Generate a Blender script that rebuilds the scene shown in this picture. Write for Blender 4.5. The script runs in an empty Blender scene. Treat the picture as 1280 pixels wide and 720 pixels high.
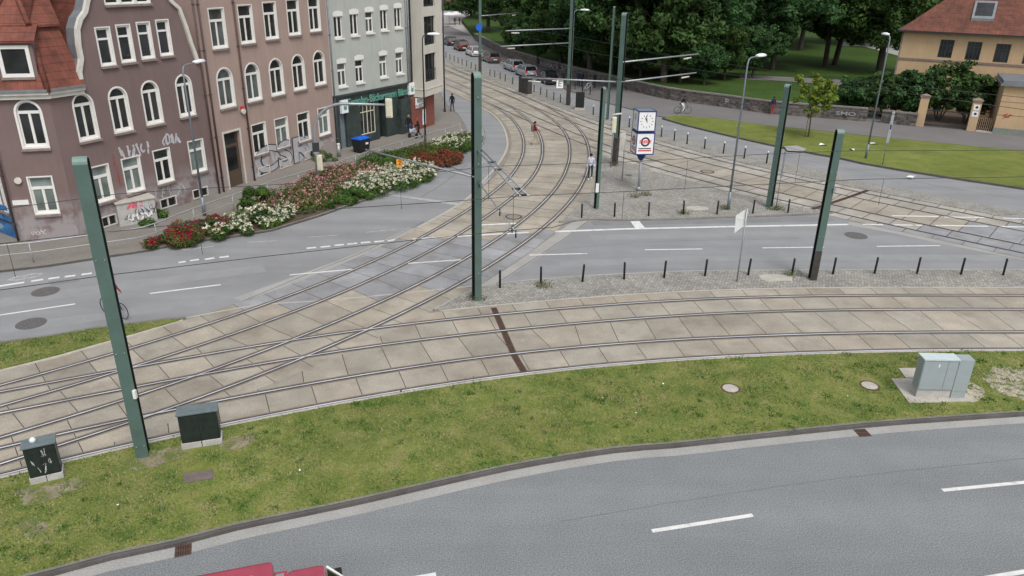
import bpy, bmesh, math, random
import numpy as np
from mathutils import Vector, Matrix
from mathutils.geometry import tessellate_polygon
R_ = math.radians
random.seed(7); rng = np.random.default_rng(7)
scene = bpy.context.scene
COL = scene.collection
# ------------------------------------------------------------------ camera model
F, TH, RO, CH = 939.3, 0.4049164, 0.01729, 13.285
CAM = Vector((0, 0, CH))
def ray(x, y):
    u = (x-640)/F; v = (y-360)/F
    c, s = math.cos(RO), math.sin(RO)
    u, v = c*u+s*v, -s*u+c*v
    return Vector((u, math.cos(TH)-v*math.sin(TH), -math.sin(TH)-v*math.cos(TH)))
def P(x, y, z=0.0):
    """photo measurement -> point on the horizontal plane at height z"""
    d = ray(x, y); t = (z-CH)/d.z
    return Vector((d.x*t, d.y*t, z))
def height_at(base, x, y):
    d = ray(x, y); k = math.hypot(base.x, base.y)/math.hypot(d.x, d.y)
    return CH+k*d.z
cam_d = bpy.data.cameras.new('camera'); cam = bpy.data.objects.new('camera', cam_d); COL.objects.link(cam)
cam_d.sensor_width = 36; cam_d.lens = F/1280*36; cam_d.clip_start = .1; cam_d.clip_end = 3000
c_, s_ = math.cos(RO), math.sin(RO); ct, st = math.cos(TH), math.sin(TH)
right = Vector((c_, s_*st, s_*ct)); up = Vector((-s_, c_*st, c_*ct)); back = right.cross(up)
m = Matrix((right, up, back)).transposed().to_4x4(); m.translation = CAM
cam.matrix_world = m
scene.camera = cam
# ------------------------------------------------------------------ materials
def nt(name):
    mt = bpy.data.materials.new(name); mt.use_nodes = True
    t = mt.node_tree; b = t.nodes['Principled BSDF']
    return mt, t, b
def lk(t, a, b): t.links.new(a, b)
def noise(t, scale, detail=5, vec=None, rough=.55, stretch=None):
    n = t.nodes.new('ShaderNodeTexNoise'); n.inputs['Scale'].default_value = scale
    n.inputs['Detail'].default_value = detail; n.inputs['Roughness'].default_value = rough
    if vec is None: vec = coords(t)
    if stretch:
        mp = t.nodes.new('ShaderNodeMapping'); mp.inputs['Scale'].default_value = stretch[:3]
        if len(stretch) > 3: mp.inputs['Rotation'].default_value = (0, 0, stretch[3])
        lk(t, vec, mp.inputs['Vector']); vec = mp.outputs[0]
    lk(t, vec, n.inputs['Vector'])
    return n.outputs['Fac']
def coords(t):
    for n in t.nodes:
        if n.name == 'TC': return n.outputs['Object']
    n = t.nodes.new('ShaderNodeTexCoord'); n.name = 'TC'
    return n.outputs['Object']
def ramp(t, fac, stops):
    r = t.nodes.new('ShaderNodeValToRGB'); e = r.color_ramp.elements
    while len(e) < len(stops): e.new(.5)
    for i, (p, c) in enumerate(stops):
        e[i].position = p; e[i].color = (c[0], c[1], c[2], 1) if not isinstance(c, (int, float)) else (c, c, c, 1)
    lk(t, fac, r.inputs[0]); return r.outputs[0]
def mix(t, fac, a, b, mode='MIX'):
    n = t.nodes.new('ShaderNodeMix'); n.data_type = 'RGBA'; n.blend_type = mode
    for s, v in ((n.inputs[0], fac), (n.inputs[6], a), (n.inputs[7], b)):
        if isinstance(v, (int, float)): s.default_value = v
        elif isinstance(v, (tuple, list)): s.default_value = (v[0], v[1], v[2], 1)
        else: lk(t, v, s)
    return n.outputs[2]
def bumpn(t, b, h, strength, dist=.02):
    n = t.nodes.new('ShaderNodeBump'); n.inputs['Strength'].default_value = strength; n.inputs['Distance'].default_value = dist
    lk(t, h, n.inputs['Height']); lk(t, n.outputs[0], b.inputs['Normal'])
def sc(c, k): return tuple(min(1, x*k) for x in c)
def M(name, col, rough=.75, var=.12, scale=2.5, bump=0, bscale=60, metal=0, spec=.4, col2=None, cut=(.5, .7), attr=False, scale2=.4, var2=0., stretch=None, fine=0., fscale=120, bdist=.01):
    mt, t, b = nt(name)
    c = ramp(t, noise(t, scale, stretch=stretch), [(.3, sc(col, 1-var)), (.7, sc(col, 1+var))])
    if var2: c = mix(t, 1, c, ramp(t, noise(t, scale2, 4), [(.35, 1-var2), (.65, 1+var2*.6)]), 'MULTIPLY')
    if fine: c = mix(t, 1, c, ramp(t, noise(t, fscale, 2), [(.3, 1-fine), (.7, 1+fine)]), 'MULTIPLY')
    if col2: c = mix(t, ramp(t, noise(t, scale*.6, 6, rough=.65), [(cut[0], 0.), (cut[1], 1.)]), c, col2)
    if attr:
        a = t.nodes.new('ShaderNodeAttribute'); a.attribute_name = 'tone'
        c = mix(t, 1, c, a.outputs['Color'], 'MULTIPLY')
    lk(t, c, b.inputs['Base Color'])
    b.inputs['Roughness'].default_value = rough; b.inputs['Metallic'].default_value = metal
    b.inputs['Specular IOR Level'].default_value = spec
    if bump: bumpn(t, b, noise(t, bscale, 4), bump, bdist)
    return mt
MT = {}
MT['asphalt'] = M('asphalt', (.245, .25, .257), .8, .12, .5, bump=.4, bscale=60, fine=.13, fscale=30, stretch=(.12, 1.3, 1, -.10), var2=.07, scale2=.5, bdist=.015)
MT['asphalt_near'] = M('asphalt_near', (.205, .220, .228), .8, .10, .5, bump=.5, bscale=55, fine=.42, fscale=30, stretch=(.10, 1.1, 1, -.16), var2=.06, scale2=.6, bdist=.02)
MT['walk_asphalt'] = M('walk_asphalt', (.16, .152, .15), .9, .1, .3, bump=.3, fine=.1, fscale=20)
MT['paving'] = M('paving', (.205, .19, .168), .88, .1, .5, bump=.4, fine=.12, fscale=14)
MT['pale_plaza'] = M('pale_plaza', (.36, .34, .32), .88, .08, .5, fine=.05)
MT['gutter'] = M('gutter', (.33, .325, .31), .85, .1, .8, fine=.15, fscale=20)
MT['kerb'] = M('kerb', (.19, .18, .165), .85, .2, 1.3, fine=.15, fscale=20)
MT['kerb_dark'] = M('kerb_dark', (.10, .093, .088), .85, .25, 1.3, fine=.15, fscale=20)
MT['pale_concrete'] = M('pale_concrete', (.42, .395, .35), .85, .14, 2, fine=.12, fscale=20)
MT['plate_metal'] = M('plate_metal', (.15, .12, .11), .8, .2, 5)
MT['rail_galv'] = M('rail_galv', (.36, .375, .39), .45, .1, 4, metal=.3)
MT['concrete_base'] = M('concrete_base', (.40, .39, .375), .85, .16, 3, fine=.12, fscale=20)
MT['bed'] = M('bed', (.235, .205, .165), .85, .14, .6, fine=.14, fscale=12, bump=.3)
MT['slab'] = M('slab', (.34, .308, .256), .8, .12, 1.1, fine=.12, fscale=18, attr=True, var2=.16, scale2=.35, bump=.3, col2=(.185, .155, .12), cut=(.52, .85))
MT['joint'] = M('joint', (.065, .057, .05), .9, .2)
MT['rail_stain'] = M('rail_stain', (.185, .155, .12), .85, .2, 1.5)
MT['rubber'] = M('rubber', (.022, .019, .02), .7, .2, 3)
MT['steel'] = M('rail_steel', (.66, .67, .71), .36, .25, .5, metal=.35, stretch=(.3, 3, 1))
MT['steel_worn'] = M('rail_steel_worn', (.12, .095, .085), .5, .25, 1.5, metal=.5)
MT['paint_line'] = M('paint_line', (.66, .66, .64), .7, .1, 4, col2=(.35, .35, .35), cut=(.56, .75))
MT['paint_worn'] = M('paint_worn', (.40, .40, .39), .75, .12, 5, col2=(.24, .24, .24), cut=(.45, .7))
MT['rust'] = M('rust', (.10, .055, .038), .85, .3, 6)
MT['iron'] = M('cast_iron', (.115, .108, .108), .7, .25, 10, bump=.5)
MT['soil'] = M('soil', (.09, .065, .045), .95, .3, 4, bump=.5)
def grass_mat(name, c1, c2, c3, s=1.0):
    mt, t, b = nt(name)
    a = ramp(t, noise(t, 1.1*s, 7, rough=.7), [(.32, c1), (.52, c2), (.72, c3)])
    f = ramp(t, noise(t, 26*s, 3, rough=.7), [(.25, .62), (.75, 1.4)])
    a = mix(t, 1, a, f, 'MULTIPLY')
    big = ramp(t, noise(t, .22*s, 4), [(.35, .85), (.7, 1.12)])
    a = mix(t, 1, a, big, 'MULTIPLY')
    dry = ramp(t, noise(t, .55*s, 8, rough=.75), [(.6, 0.), (.76, 1.)])
    a = mix(t, mix(t, 1, dry, (.55, .55, .55), 'MULTIPLY'), a, (.19, .165, .08))
    lk(t, a, b.inputs['Base Color']); b.inputs['Roughness'].default_value = .9; b.inputs['Specular IOR Level'].default_value = .15
    bumpn(t, b, noise(t, 30*s, 4, rough=.7), .5, .04)
    return mt
MT['grass'] = grass_mat('grass', (.085, .14, .028), (.175, .20, .05), (.28, .25, .11))
MT['grass_far'] = grass_mat('grass_far', (.115, .145, .035), (.155, .185, .042), (.21, .21, .07), .6)
MT['park_grass'] = grass_mat('park_grass', (.035, .07, .014), (.045, .085, .018), (.06, .09, .02), .4)
def blade_mat():
    mt, t, b = nt('grass_blade')
    a = t.nodes.new('ShaderNodeAttribute'); a.attribute_name = 'tone'
    lk(t, a.outputs['Color'], b.inputs['Base Color']); b.inputs['Roughness'].default_value = .8; b.inputs['Specular IOR Level'].default_value = .15
    return mt
MT['blade'] = blade_mat()
def leaf_mat(name, c, v=.35):
    mt, t, b = nt(name)
    a = t.nodes.new('ShaderNodeAttribute'); a.attribute_name = 'tone'
    col = mix(t, 1, c, a.outputs['Color'], 'MULTIPLY')
    lk(t, col, b.inputs['Base Color']); b.inputs['Roughness'].default_value = .65; b.inputs['Specular IOR Level'].default_value = .2
    tr = t.nodes.new('ShaderNodeBsdfTranslucent'); lk(t, col, tr.inputs[0])
    ms = t.nodes.new('ShaderNodeMixShader'); ms.inputs[0].default_value = .25
    lk(t, b.outputs[0], ms.inputs[1]); lk(t, tr.outputs[0], ms.inputs[2])
    lk(t, ms.outputs[0], t.nodes['Material Output'].inputs['Surface'])
    return mt
MT['leaf_dark'] = leaf_mat('leaf_dark', (.048, .095, .028))
MT['leaf_mid'] = leaf_mat('leaf_mid', (.055, .108, .028))
MT['leaf_blue'] = leaf_mat('leaf_blue', (.046, .105, .036))
MT['leaf_bright'] = leaf_mat('leaf_bright', (.17, .24, .035))
MT['leaf_shrub'] = leaf_mat('leaf_shrub', (.065, .13, .028))
MT['leaf_olive'] = leaf_mat('leaf_olive', (.10, .13, .04))
MT['leaf_red'] = leaf_mat('leaf_red', (.15, .065, .035))
MT['bloom_white'] = leaf_mat('bloom_white', (.72, .70, .60))
MT['bloom_pink'] = leaf_mat('bloom_pink', (.60, .30, .32))
MT['bloom_red'] = leaf_mat('bloom_red', (.30, .025, .045))
MT['bloom_rust'] = leaf_mat('bloom_rust', (.24, .065, .04))
MT['bark'] = M('bark', (.055, .045, .036), .95, .3, 6, bump=.8, stretch=(1, 1, .2))
def cobble_mat():
    mt, t, b = nt('cobbles')
    v = t.nodes.new('ShaderNodeTexVoronoi'); v.inputs['Scale'].default_value = 7
    mp = t.nodes.new('ShaderNodeMapping'); mp.inputs['Rotation'].default_value = (0, 0, .3); mp.inputs['Scale'].default_value = (1, 1.25, 1)
    lk(t, coords(t), mp.inputs[0]); lk(t, mp.outputs[0], v.inputs['Vector']); v.inputs['Randomness'].default_value = .55
    e = t.nodes.new('ShaderNodeTexVoronoi'); e.feature = 'DISTANCE_TO_EDGE'; e.inputs['Scale'].default_value = 7; e.inputs['Randomness'].default_value = .55
    lk(t, mp.outputs[0], e.inputs['Vector'])
    hue = t.nodes.new('ShaderNodeSeparateColor'); lk(t, v.outputs['Color'], hue.inputs[0])
    c = ramp(t, hue.outputs[0], [(.0, (.235, .225, .208)), (.5, (.30, .288, .268)), (1., (.375, .36, .335))])
    c = mix(t, ramp(t, e.outputs[0], [(.03, 1.), (.11, 0.)]), c, (.15, .145, .115))
    c = mix(t, 1, c, ramp(t, noise(t, .7, 5), [(.35, .86), (.65, 1.1)]), 'MULTIPLY')
    lk(t, c, b.inputs['Base Color']); b.inputs['Roughness'].default_value = .85
    bumpn(t, b, e.outputs[0], .6, .05)
    return mt
MT['cobbles'] = cobble_mat()
def plaster(name, col, dirt=(.12, .10, .095), amt=.5, zlim=2.6):
    mt, t, b = nt(name)
    c = ramp(t, noise(t, .7, 6), [(.3, sc(col, .93)), (.7, sc(col, 1.06))])
    c = mix(t, 1, c, ramp(t, noise(t, 2.2, 5, stretch=(1.5, 1, .25)), [(.3, .93), (.7, 1.04)]), 'MULTIPLY')
    c = mix(t, 1, c, ramp(t, noise(t, 35, 3), [(.3, .93), (.7, 1.06)]), 'MULTIPLY')
    # old grey over-painting and wear along the plinth zone
    sx = t.nodes.new('ShaderNodeSeparateXYZ'); lk(t, coords(t), sx.inputs[0])
    mr = t.nodes.new('ShaderNodeMapRange'); mr.inputs[1].default_value = zlim; mr.inputs[2].default_value = zlim-1.3
    lk(t, sx.outputs[2], mr.inputs[0])
    f = ramp(t, noise(t, 1.0, 6, rough=.65), [(.38, 0.), (.52, amt)])
    f = mix(t, 1, f, mr.outputs[0], 'MULTIPLY')
    c = mix(t, f, c, dirt)
    lk(t, c, b.inputs['Base Color']); b.inputs['Roughness'].default_value = .9
    bumpn(t, b, noise(t, 50, 4), .25, .01)
    return mt
MT['wall_mauve'] = plaster('wall_mauve', (.182, .128, .122), (.32, .30, .305), .8, 2.5)
MT['wall_rose'] = plaster('wall_rose', (.36, .265, .23), (.30, .28, .28), .6, 2.3)
MT['wall_grey'] = plaster('wall_grey', (.41, .425, .40), (.3, .3, .28), 0)
MT['wall_cream'] = plaster('wall_cream', (.56, .53, .47), (.3, .3, .28), 0)
MT['wall_yellow'] = plaster('wall_yellow', (.52, .37, .22), (.3, .25, .2), .4, 1.5)
MT['wall_pale'] = plaster('wall_pale', (.5, .48, .42), (.3, .3, .28), 0)
MT['plinth_green'] = M('plinth_green', (.2, .23, .2), .9)
MT['brick_red'] = M('brick_red', (.20, .07, .055), .85, .15, 3, fine=.2, fscale=9)
MT['shop_green'] = M('shop_green', (.035, .048, .046), .45, .35, 1.6, spec=.5)
MT['white_paint'] = M('white_paint', (.72, .71, .68), .55, .05, 3)
MT['white_dirty'] = M('white_dirty', (.58, .56, .51), .7, .1, 3)
MT['sill'] = M('sill', (.23, .18, .165), .8, .2, 4)
MT['zinc'] = M('zinc', (.22, .24, .26), .5, .15, 3, metal=.4)
MT['pipe_brown'] = M('pipe_brown', (.095, .062, .06), .7, .15, 3)
MT['dark_metal'] = M('dark_metal', (.03, .033, .036), .5, .15, 5)
MT['black'] = M('black_plastic', (.015, .016, .018), .5, .1, 5)
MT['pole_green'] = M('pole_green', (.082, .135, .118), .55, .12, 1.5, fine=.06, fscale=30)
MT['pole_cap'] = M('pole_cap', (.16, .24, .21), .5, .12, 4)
MT['recess_shade_dark_green'] = M('recess_shade_dark_green', (.010, .015, .014), .6, .2, 2)  # recess shade painted into mast web and inner flanges; plain colour on a cabinet
MT['pole_dark'] = M('pole_dark', (.05, .044, .04), .85, .3, 4)
MT['galv'] = M('galvanised', (.36, .38, .40), .45, .12, 4, metal=.5)
MT['lamp_blue'] = M('lamp_post_paint', (.20, .235, .27), .5, .1, 3, metal=.3)
MT['lamp_white'] = M('lamp_white', (.74, .76, .76), .4, .04, 3)
MT['signal_back'] = M('signal_cream', (.62, .60, .46), .5, .06, 4)
MT['cabinet_dark'] = M('cabinet_dark', (.018, .026, .024), .4, .3, 5, spec=.5)
MT['cabinet_light'] = M('cabinet_light', (.52, .60, .62), .4, .05, 3)
MT['cabinet_top'] = M('cabinet_top', (.13, .165, .175), .4, .15, 5)
MT['cabinet_grey'] = M('cabinet_grey', (.31, .355, .37), .5, .05, 3)
MT['sign_blue'] = M('sign_blue', (.012, .035, .16), .4, .1, 3)
MT['sign_white'] = M('sign_white', (.78, .79, .80), .45, .03, 3)
MT['red_paint'] = M('red_paint', (.55, .03, .04), .5, .05, 3)
MT['text_black'] = M('text_black', (.02, .022, .03), .6, .05, 3)
MT['text_green'] = M('text_green', (.11, .30, .24), .6, .15, 3)
MT['orange'] = M('orange_plate', (.75, .30, .03), .5, .05, 3)
MT['bin_blue'] = M('bin_blue', (.01, .12, .62), .4, .05, 3)
MT['graf_silver'] = M('graffiti_silver', (.42, .41, .43), .5, .12, 3)
MT['graf_black'] = M('graffiti_black', (.06, .05, .065), .7, .1, 3)
MT['graf_white'] = M('graffiti_white', (.48, .48, .5), .7, .2, 6)
MT['graf_pink'] = M('graffiti_pink', (.65, .12, .17), .7, .15, 6)
MT['graf_red'] = M('graffiti_red', (.38, .06, .05), .7, .15, 6)
MT['gate_blue'] = M('gate_blue', (.03, .14, .33), .6, .4, 1.8, col2=(.25, .36, .45), cut=(.55, .66))
MT['wood'] = M('wood', (.28, .19, .12), .8, .15, 3)
MT['chrome'] = M('chrome', (.6, .6, .62), .25, .05, 3, metal=1)
MT['tyre'] = M('tyre', (.018, .018, .019), .85, .15, 8)
def glass(name, c, rough=.08, spec=.6):
    mt, t, b = nt(name)
    lk(t, ramp(t, noise(t, .9, 3), [(.35, sc(c, .6)), (.65, sc(c, 1.5))]), b.inputs['Base Color'])
    b.inputs['Roughness'].default_value = rough; b.inputs['Specular IOR Level'].default_value = spec
    return mt
MT['pane'] = glass('window_pane', (.022, .024, .026))
MT['pane_curtain'] = glass('window_pane_curtain', (.15, .18, .17), .15, .5)
MT['car_glass'] = glass('car_glass', (.012, .014, .016), .05, .7)
MT['tail_red'] = M('tail_red', (.5, .02, .03), .3, .05, 3)
def tiles(name, col, row=.33, colw=.24):
    mt, t, b = nt(name)
    sx = t.nodes.new('ShaderNodeSeparateXYZ'); lk(t, coords(t), sx.inputs[0])
    def saw(o, k):
        a = t.nodes.new('ShaderNodeMath'); a.operation = 'MULTIPLY'; lk(t, o, a.inputs[0]); a.inputs[1].default_value = 1/k
        f = t.nodes.new('ShaderNodeMath'); f.operation = 'FRACT'; lk(t, a.outputs[0], f.inputs[0]); return f.outputs[0]
    r = saw(sx.outputs[2], row); cl = saw(sx.outputs[0], colw)
    c = ramp(t, noise(t, 2.2, 4), [(.3, sc(col, .7)), (.7, sc(col, 1.35))])
    c = mix(t, 1, c, ramp(t, noise(t, .35, 3), [(.35, .75), (.65, 1.15)]), 'MULTIPLY')
    c = mix(t, ramp(t, r, [(.0, 1.), (.10, 0.)]), c, (.03, .015, .012))
    c = mix(t, ramp(t, cl, [(.0, .7), (.12, 0.)]), c, (.05, .02, .015))
    lk(t, c, b.inputs['Base Color']); b.inputs['Roughness'].default_value = .8
    bumpn(t, b, r, .6, .05)
    return mt
MT['tiles'] = tiles('roof_tiles', (.17, .052, .034), .36, .26)
MT['tiles_red'] = tiles('roof_tiles_dark', (.135, .046, .028), .42, .34)
def stone():
    mt, t, b = nt('rubble_stone')
    mp = t.nodes.new('ShaderNodeMapping'); mp.inputs['Scale'].default_value = (1, 1, 1.7); lk(t, coords(t), mp.inputs[0])
    v = t.nodes.new('ShaderNodeTexVoronoi'); v.inputs['Scale'].default_value = 2.2; lk(t, mp.outputs[0], v.inputs['Vector'])
    e = t.nodes.new('ShaderNodeTexVoronoi'); e.feature = 'DISTANCE_TO_EDGE'; e.inputs['Scale'].default_value = 2.2; lk(t, mp.outputs[0], e.inputs['Vector'])
    h = t.nodes.new('ShaderNodeSeparateColor'); lk(t, v.outputs['Color'], h.inputs[0])
    c = ramp(t, h.outputs[0], [(0., (.05, .045, .042)), (.6, (.10, .085, .075)), (1., (.17, .15, .14))])
    c = mix(t, ramp(t, e.outputs[0], [(.02, 1.), (.07, 0.)]), c, (.14, .13, .12))
    lk(t, c, b.inputs['Base Color']); b.inputs['Roughness'].default_value = .9
    bumpn(t, b, e.outputs[0], .5, .06)
    return mt
MT['stone'] = stone()
def cloth(name, c): MT[name] = M(name, c, .9, .12, 9, spec=.15)
for n_, c_2 in dict(cl_maroon=(.22, .03, .04), cl_beige=(.36, .30, .24), cl_black=(.02, .02, .024), cl_navy=(.02, .03, .07), cl_jean=(.06, .09, .15), cl_light=(.50, .52, .60), cl_white=(.7, .7, .7), cl_grey=(.12, .14, .13), cl_red=(.35, .05, .05), skin=(.42, .24, .17), hair=(.03, .018, .012), hair_light=(.3, .2, .1), shoe=(.03, .028, .028), cl_brown=(.1, .07, .05)).items(): cloth(n_, c_2)
def car_paint(n, c, r=.25):
    mt, t, b = nt(n); b.inputs['Base Color'].default_value = (*c, 1); b.inputs['Roughness'].default_value = r
    lk(t, ramp(t, noise(t, 3, 3), [(.3, sc(c, .9)), (.7, sc(c, 1.08))]), b.inputs['Base Color'])
    b.inputs['Metallic'].default_value = .2; b.inputs['Coat Weight'].default_value = .4; MT[n] = mt
for n_, c_2 in dict(car_navy=(.02, .025, .04), car_maroon=(.09, .02, .02), car_white=(.7, .71, .73), car_taupe=(.13, .12, .115), car_silver=(.42, .43, .44), car_silver2=(.36, .37, .39), car_black=(.012, .012, .016), van_red=(.40, .06, .10)).items(): car_paint(n_, c_2)

# ------------------------------------------------------------------ object helpers
def tag(o, label=None, cat=None, group=None, kind=None):
    if label: o['label'] = label
    if cat: o['category'] = cat
    if group: o['group'] = group
    if kind: o['kind'] = kind
    return o
def thing(name, label, cat, loc=(0, 0, 0), rz=0, group=None):
    o = bpy.data.objects.new(name, None); COL.objects.link(o); o.empty_display_size = .2
    o.location = loc; o.rotation_euler = (0, 0, rz)
    return tag(o, label, cat, group)
def link(name, me, parent=None):
    o = bpy.data.objects.new(name, me); COL.objects.link(o); o.parent = parent; return o
class MB:
    """collects boxes, tubes and faces into one mesh"""
    def __init__(s): s.v = []; s.f = []; s.m = []; s.sm = []
    def face(s, pts, mi=0):
        i = len(s.v); s.v += [tuple(p) for p in pts]; s.f.append(tuple(range(i, i+len(pts)))); s.m.append(mi); s.sm.append(False); return s
    def box(s, x0, x1, y0, y1, z0, z1, mi=0, T=None):
        i = len(s.v)
        p = [(x0, y0, z0), (x1, y0, z0), (x1, y1, z0), (x0, y1, z0), (x0, y0, z1), (x1, y0, z1), (x1, y1, z1), (x0, y1, z1)]
        if T is not None: p = [tuple(T @ Vector(q)) for q in p]
        s.v += p
        for q in ((3, 2, 1, 0), (4, 5, 6, 7), (0, 1, 5, 4), (1, 2, 6, 5), (2, 3, 7, 6), (3, 0, 4, 7)):
            s.f.append(tuple(i+k for k in q)); s.m.append(mi); s.sm.append(False)
        return s
    def tube(s, pts, r, n=8, mi=0, cap=True, smooth=True):
        pts = [Vector(p) for p in pts]; rr = r if isinstance(r, (list, tuple)) else [r]*len(pts)
        i0 = len(s.v); prev = None
        for k, p in enumerate(pts):
            d = (pts[min(k+1, len(pts)-1)]-pts[max(k-1, 0)]).normalized()
            if prev is None:
                a = d.cross(Vector((0, 0, 1)) if abs(d.z) < .9 else Vector((1, 0, 0))).normalized()
            else:
                a = (prev-d*prev.dot(d)).normalized()
            prev = a; b = d.cross(a)
            for j in range(n):
                t = 2*math.pi*j/n
                s.v.append(tuple(p+(a*math.cos(t)+b*math.sin(t))*rr[k]))
        for k in range(len(pts)-1):
            for j in range(n):
                a0 = i0+k*n+j; a1 = i0+k*n+(j+1) % n
                s.f.append((a0, a1, a1+n, a0+n)); s.m.append(mi); s.sm.append(smooth)
        if cap:
            s.f.append(tuple(i0+j for j in reversed(range(n)))); s.m.append(mi); s.sm.append(False)
            e = i0+(len(pts)-1)*n; s.f.append(tuple(e+j for j in range(n))); s.m.append(mi); s.sm.append(False)
        return s
    def prism(s, poly, z0, z1, mi=0, side=None, bottom=False):
        """poly: list of xy, extruded z0..z1, top triangulated"""
        pts = [Vector((p[0], p[1], 0)) for p in poly]
        area = sum(pts[k].x*pts[(k+1) % len(pts)].y-pts[(k+1) % len(pts)].x*pts[k].y for k in range(len(pts)))
        if area < 0: pts.reverse()
        n = len(pts); i = len(s.v)
        s.v += [(p.x, p.y, z1) for p in pts]
        for tri in tessellate_polygon([pts]):
            a, b, c = [pts[k] for k in tri]
            if (b-a).cross(c-a).z < 0: tri = tri[::-1]
            s.f.append(tuple(i+k for k in tri)); s.m.append(mi); s.sm.append(False)
        if z1-z0 > 1e-6:
            j = len(s.v); s.v += [(p.x, p.y, z0) for p in pts]+[(p.x, p.y, z1) for p in pts]
            for k in range(n):
                k2 = (k+1) % n
                s.f.append((j+k, j+k2, j+n+k2, j+n+k)); s.m.append(mi if side is None else side); s.sm.append(False)
        return s
    def build(s, name, mats, parent=None, bevel=0, smooth=None):
        me = bpy.data.meshes.new(name); me.from_pydata(s.v, [], s.f)
        if not isinstance(mats, (list, tuple)): mats = [mats]
        for mm in mats: me.materials.append(MT[mm] if isinstance(mm, str) else mm)
        me.polygons.foreach_set('material_index', s.m)
        me.polygons.foreach_set('use_smooth', s.sm if smooth is None else [smooth]*len(s.f)); me.update()
        o = link(name, me, parent)
        if bevel:
            b = o.modifiers.new('bevel', 'BEVEL'); b.width = bevel; b.segments = 2; b.limit_method = 'ANGLE'
        return o
def copy_tree(o, parent=None):
    c = o.copy(); COL.objects.link(c); c.parent = parent
    for k in ('label', 'category', 'group'):
        if parent is not None and k in c: del c[k]
    for ch in list(o.children): copy_tree(ch, c)
    return c
def sheet(name, pts, z, mt, label_kind='structure'):
    o = MB().prism(pts, z, z).build(name, mt); tag(o, kind=label_kind); return o
def slab_area(name, pts, z, mt, side=None):
    mb = MB().prism(pts, 0 if z > .02 else z, z, 0, 1)
    o = mb.build(name, [mt, side or mt]); tag(o, kind='structure'); return o
def catmull(pts, step=.5):
    p = [Vector(q) for q in pts]; out = []
    for i in range(len(p)-1):
        a = p[i-1] if i else p[0]*2-p[1]; b, c = p[i], p[i+1]; d = p[i+2] if i+2 < len(p) else c*2-b
        n = max(1, int((c-b).length/step))
        for k in range(n):
            t = k/n
            out.append(.5*((2*b)+(c-a)*t+(2*a-5*b+4*c-d)*t*t+(3*b-a-3*c+d)*t**3))
    out.append(p[-1]); return out
def normals2(pts):
    out = []
    for i in range(len(pts)):
        d = pts[min(i+1, len(pts)-1)]-pts[max(i-1, 0)]; d.z = 0; d.normalize()
        out.append(Vector((d.y, -d.x, 0)))       # right-hand side
    return out
def ribbon(mb, pts, o0, o1, z, mi=0, h=None):
    nr = normals2(pts); i = len(mb.v)
    for p, n in zip(pts, nr):
        a = p+n*o0; b = p+n*o1; mb.v += [(a.x, a.y, z), (b.x, b.y, z)]
    for k in range(len(pts)-1):
        j = i+2*k; mb.f.append((j, j+1, j+3, j+2)); mb.m.append(mi); mb.sm.append(False)
    if h is not None:     # side walls down to z-h
        for side in (0, 1):
            i2 = len(mb.v)
            for k in range(len(pts)):
                q = mb.v[i+2*k+side]; mb.v += [q, (q[0], q[1], z-h)]
            for k in range(len(pts)-1):
                j = i2+2*k; mb.f.append((j, j+2, j+3, j+1) if side else (j, j+1, j+3, j+2)); mb.m.append(mi); mb.sm.append(False)
    return mb
def px(L, z=0.): return [P(a, b, z) for a, b in L]
def inside(p, poly):
    c = False; n = len(poly)
    for i in range(n):
        a, b = poly[i], poly[i-1]
        if (a[1] > p[1]) != (b[1] > p[1]) and p[0] < (b[0]-a[0])*(p[1]-a[1])/(b[1]-a[1])+a[0]: c = not c
    return c
def text_mesh(s, size, extrude=.01, offset=0, name='lettering', align='CENTER', shear=0, space=1):
    cu = bpy.data.curves.new(name, 'FONT'); cu.body = s; cu.size = size; cu.extrude = extrude; cu.offset = offset
    cu.align_x = align; cu.align_y = 'CENTER'; cu.shear = shear; cu.space_character = space; cu.resolution_u = 3
    o = bpy.data.objects.new(name, cu); COL.objects.link(o)
    bpy.context.view_layer.update()
    me = bpy.data.meshes.new_from_object(o.evaluated_get(bpy.context.evaluated_depsgraph_get()))
    bpy.data.objects.remove(o); return me
def text_on(s, size, mtn, parent, loc, rot=(math.pi/2, 0, 0), **k):
    me = text_mesh(s, size, **k); me.materials.clear(); me.materials.append(MT[mtn])
    o = link(k.get('name', 'lettering'), me, parent); o.location = loc; o.rotation_euler = rot; return o
ORD = 'first second third fourth fifth sixth seventh eighth ninth tenth eleventh twelfth thirteenth fourteenth fifteenth sixteenth seventeenth eighteenth nineteenth twentieth twenty-first twenty-second twenty-third twenty-fourth twenty-fifth'.split()
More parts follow.
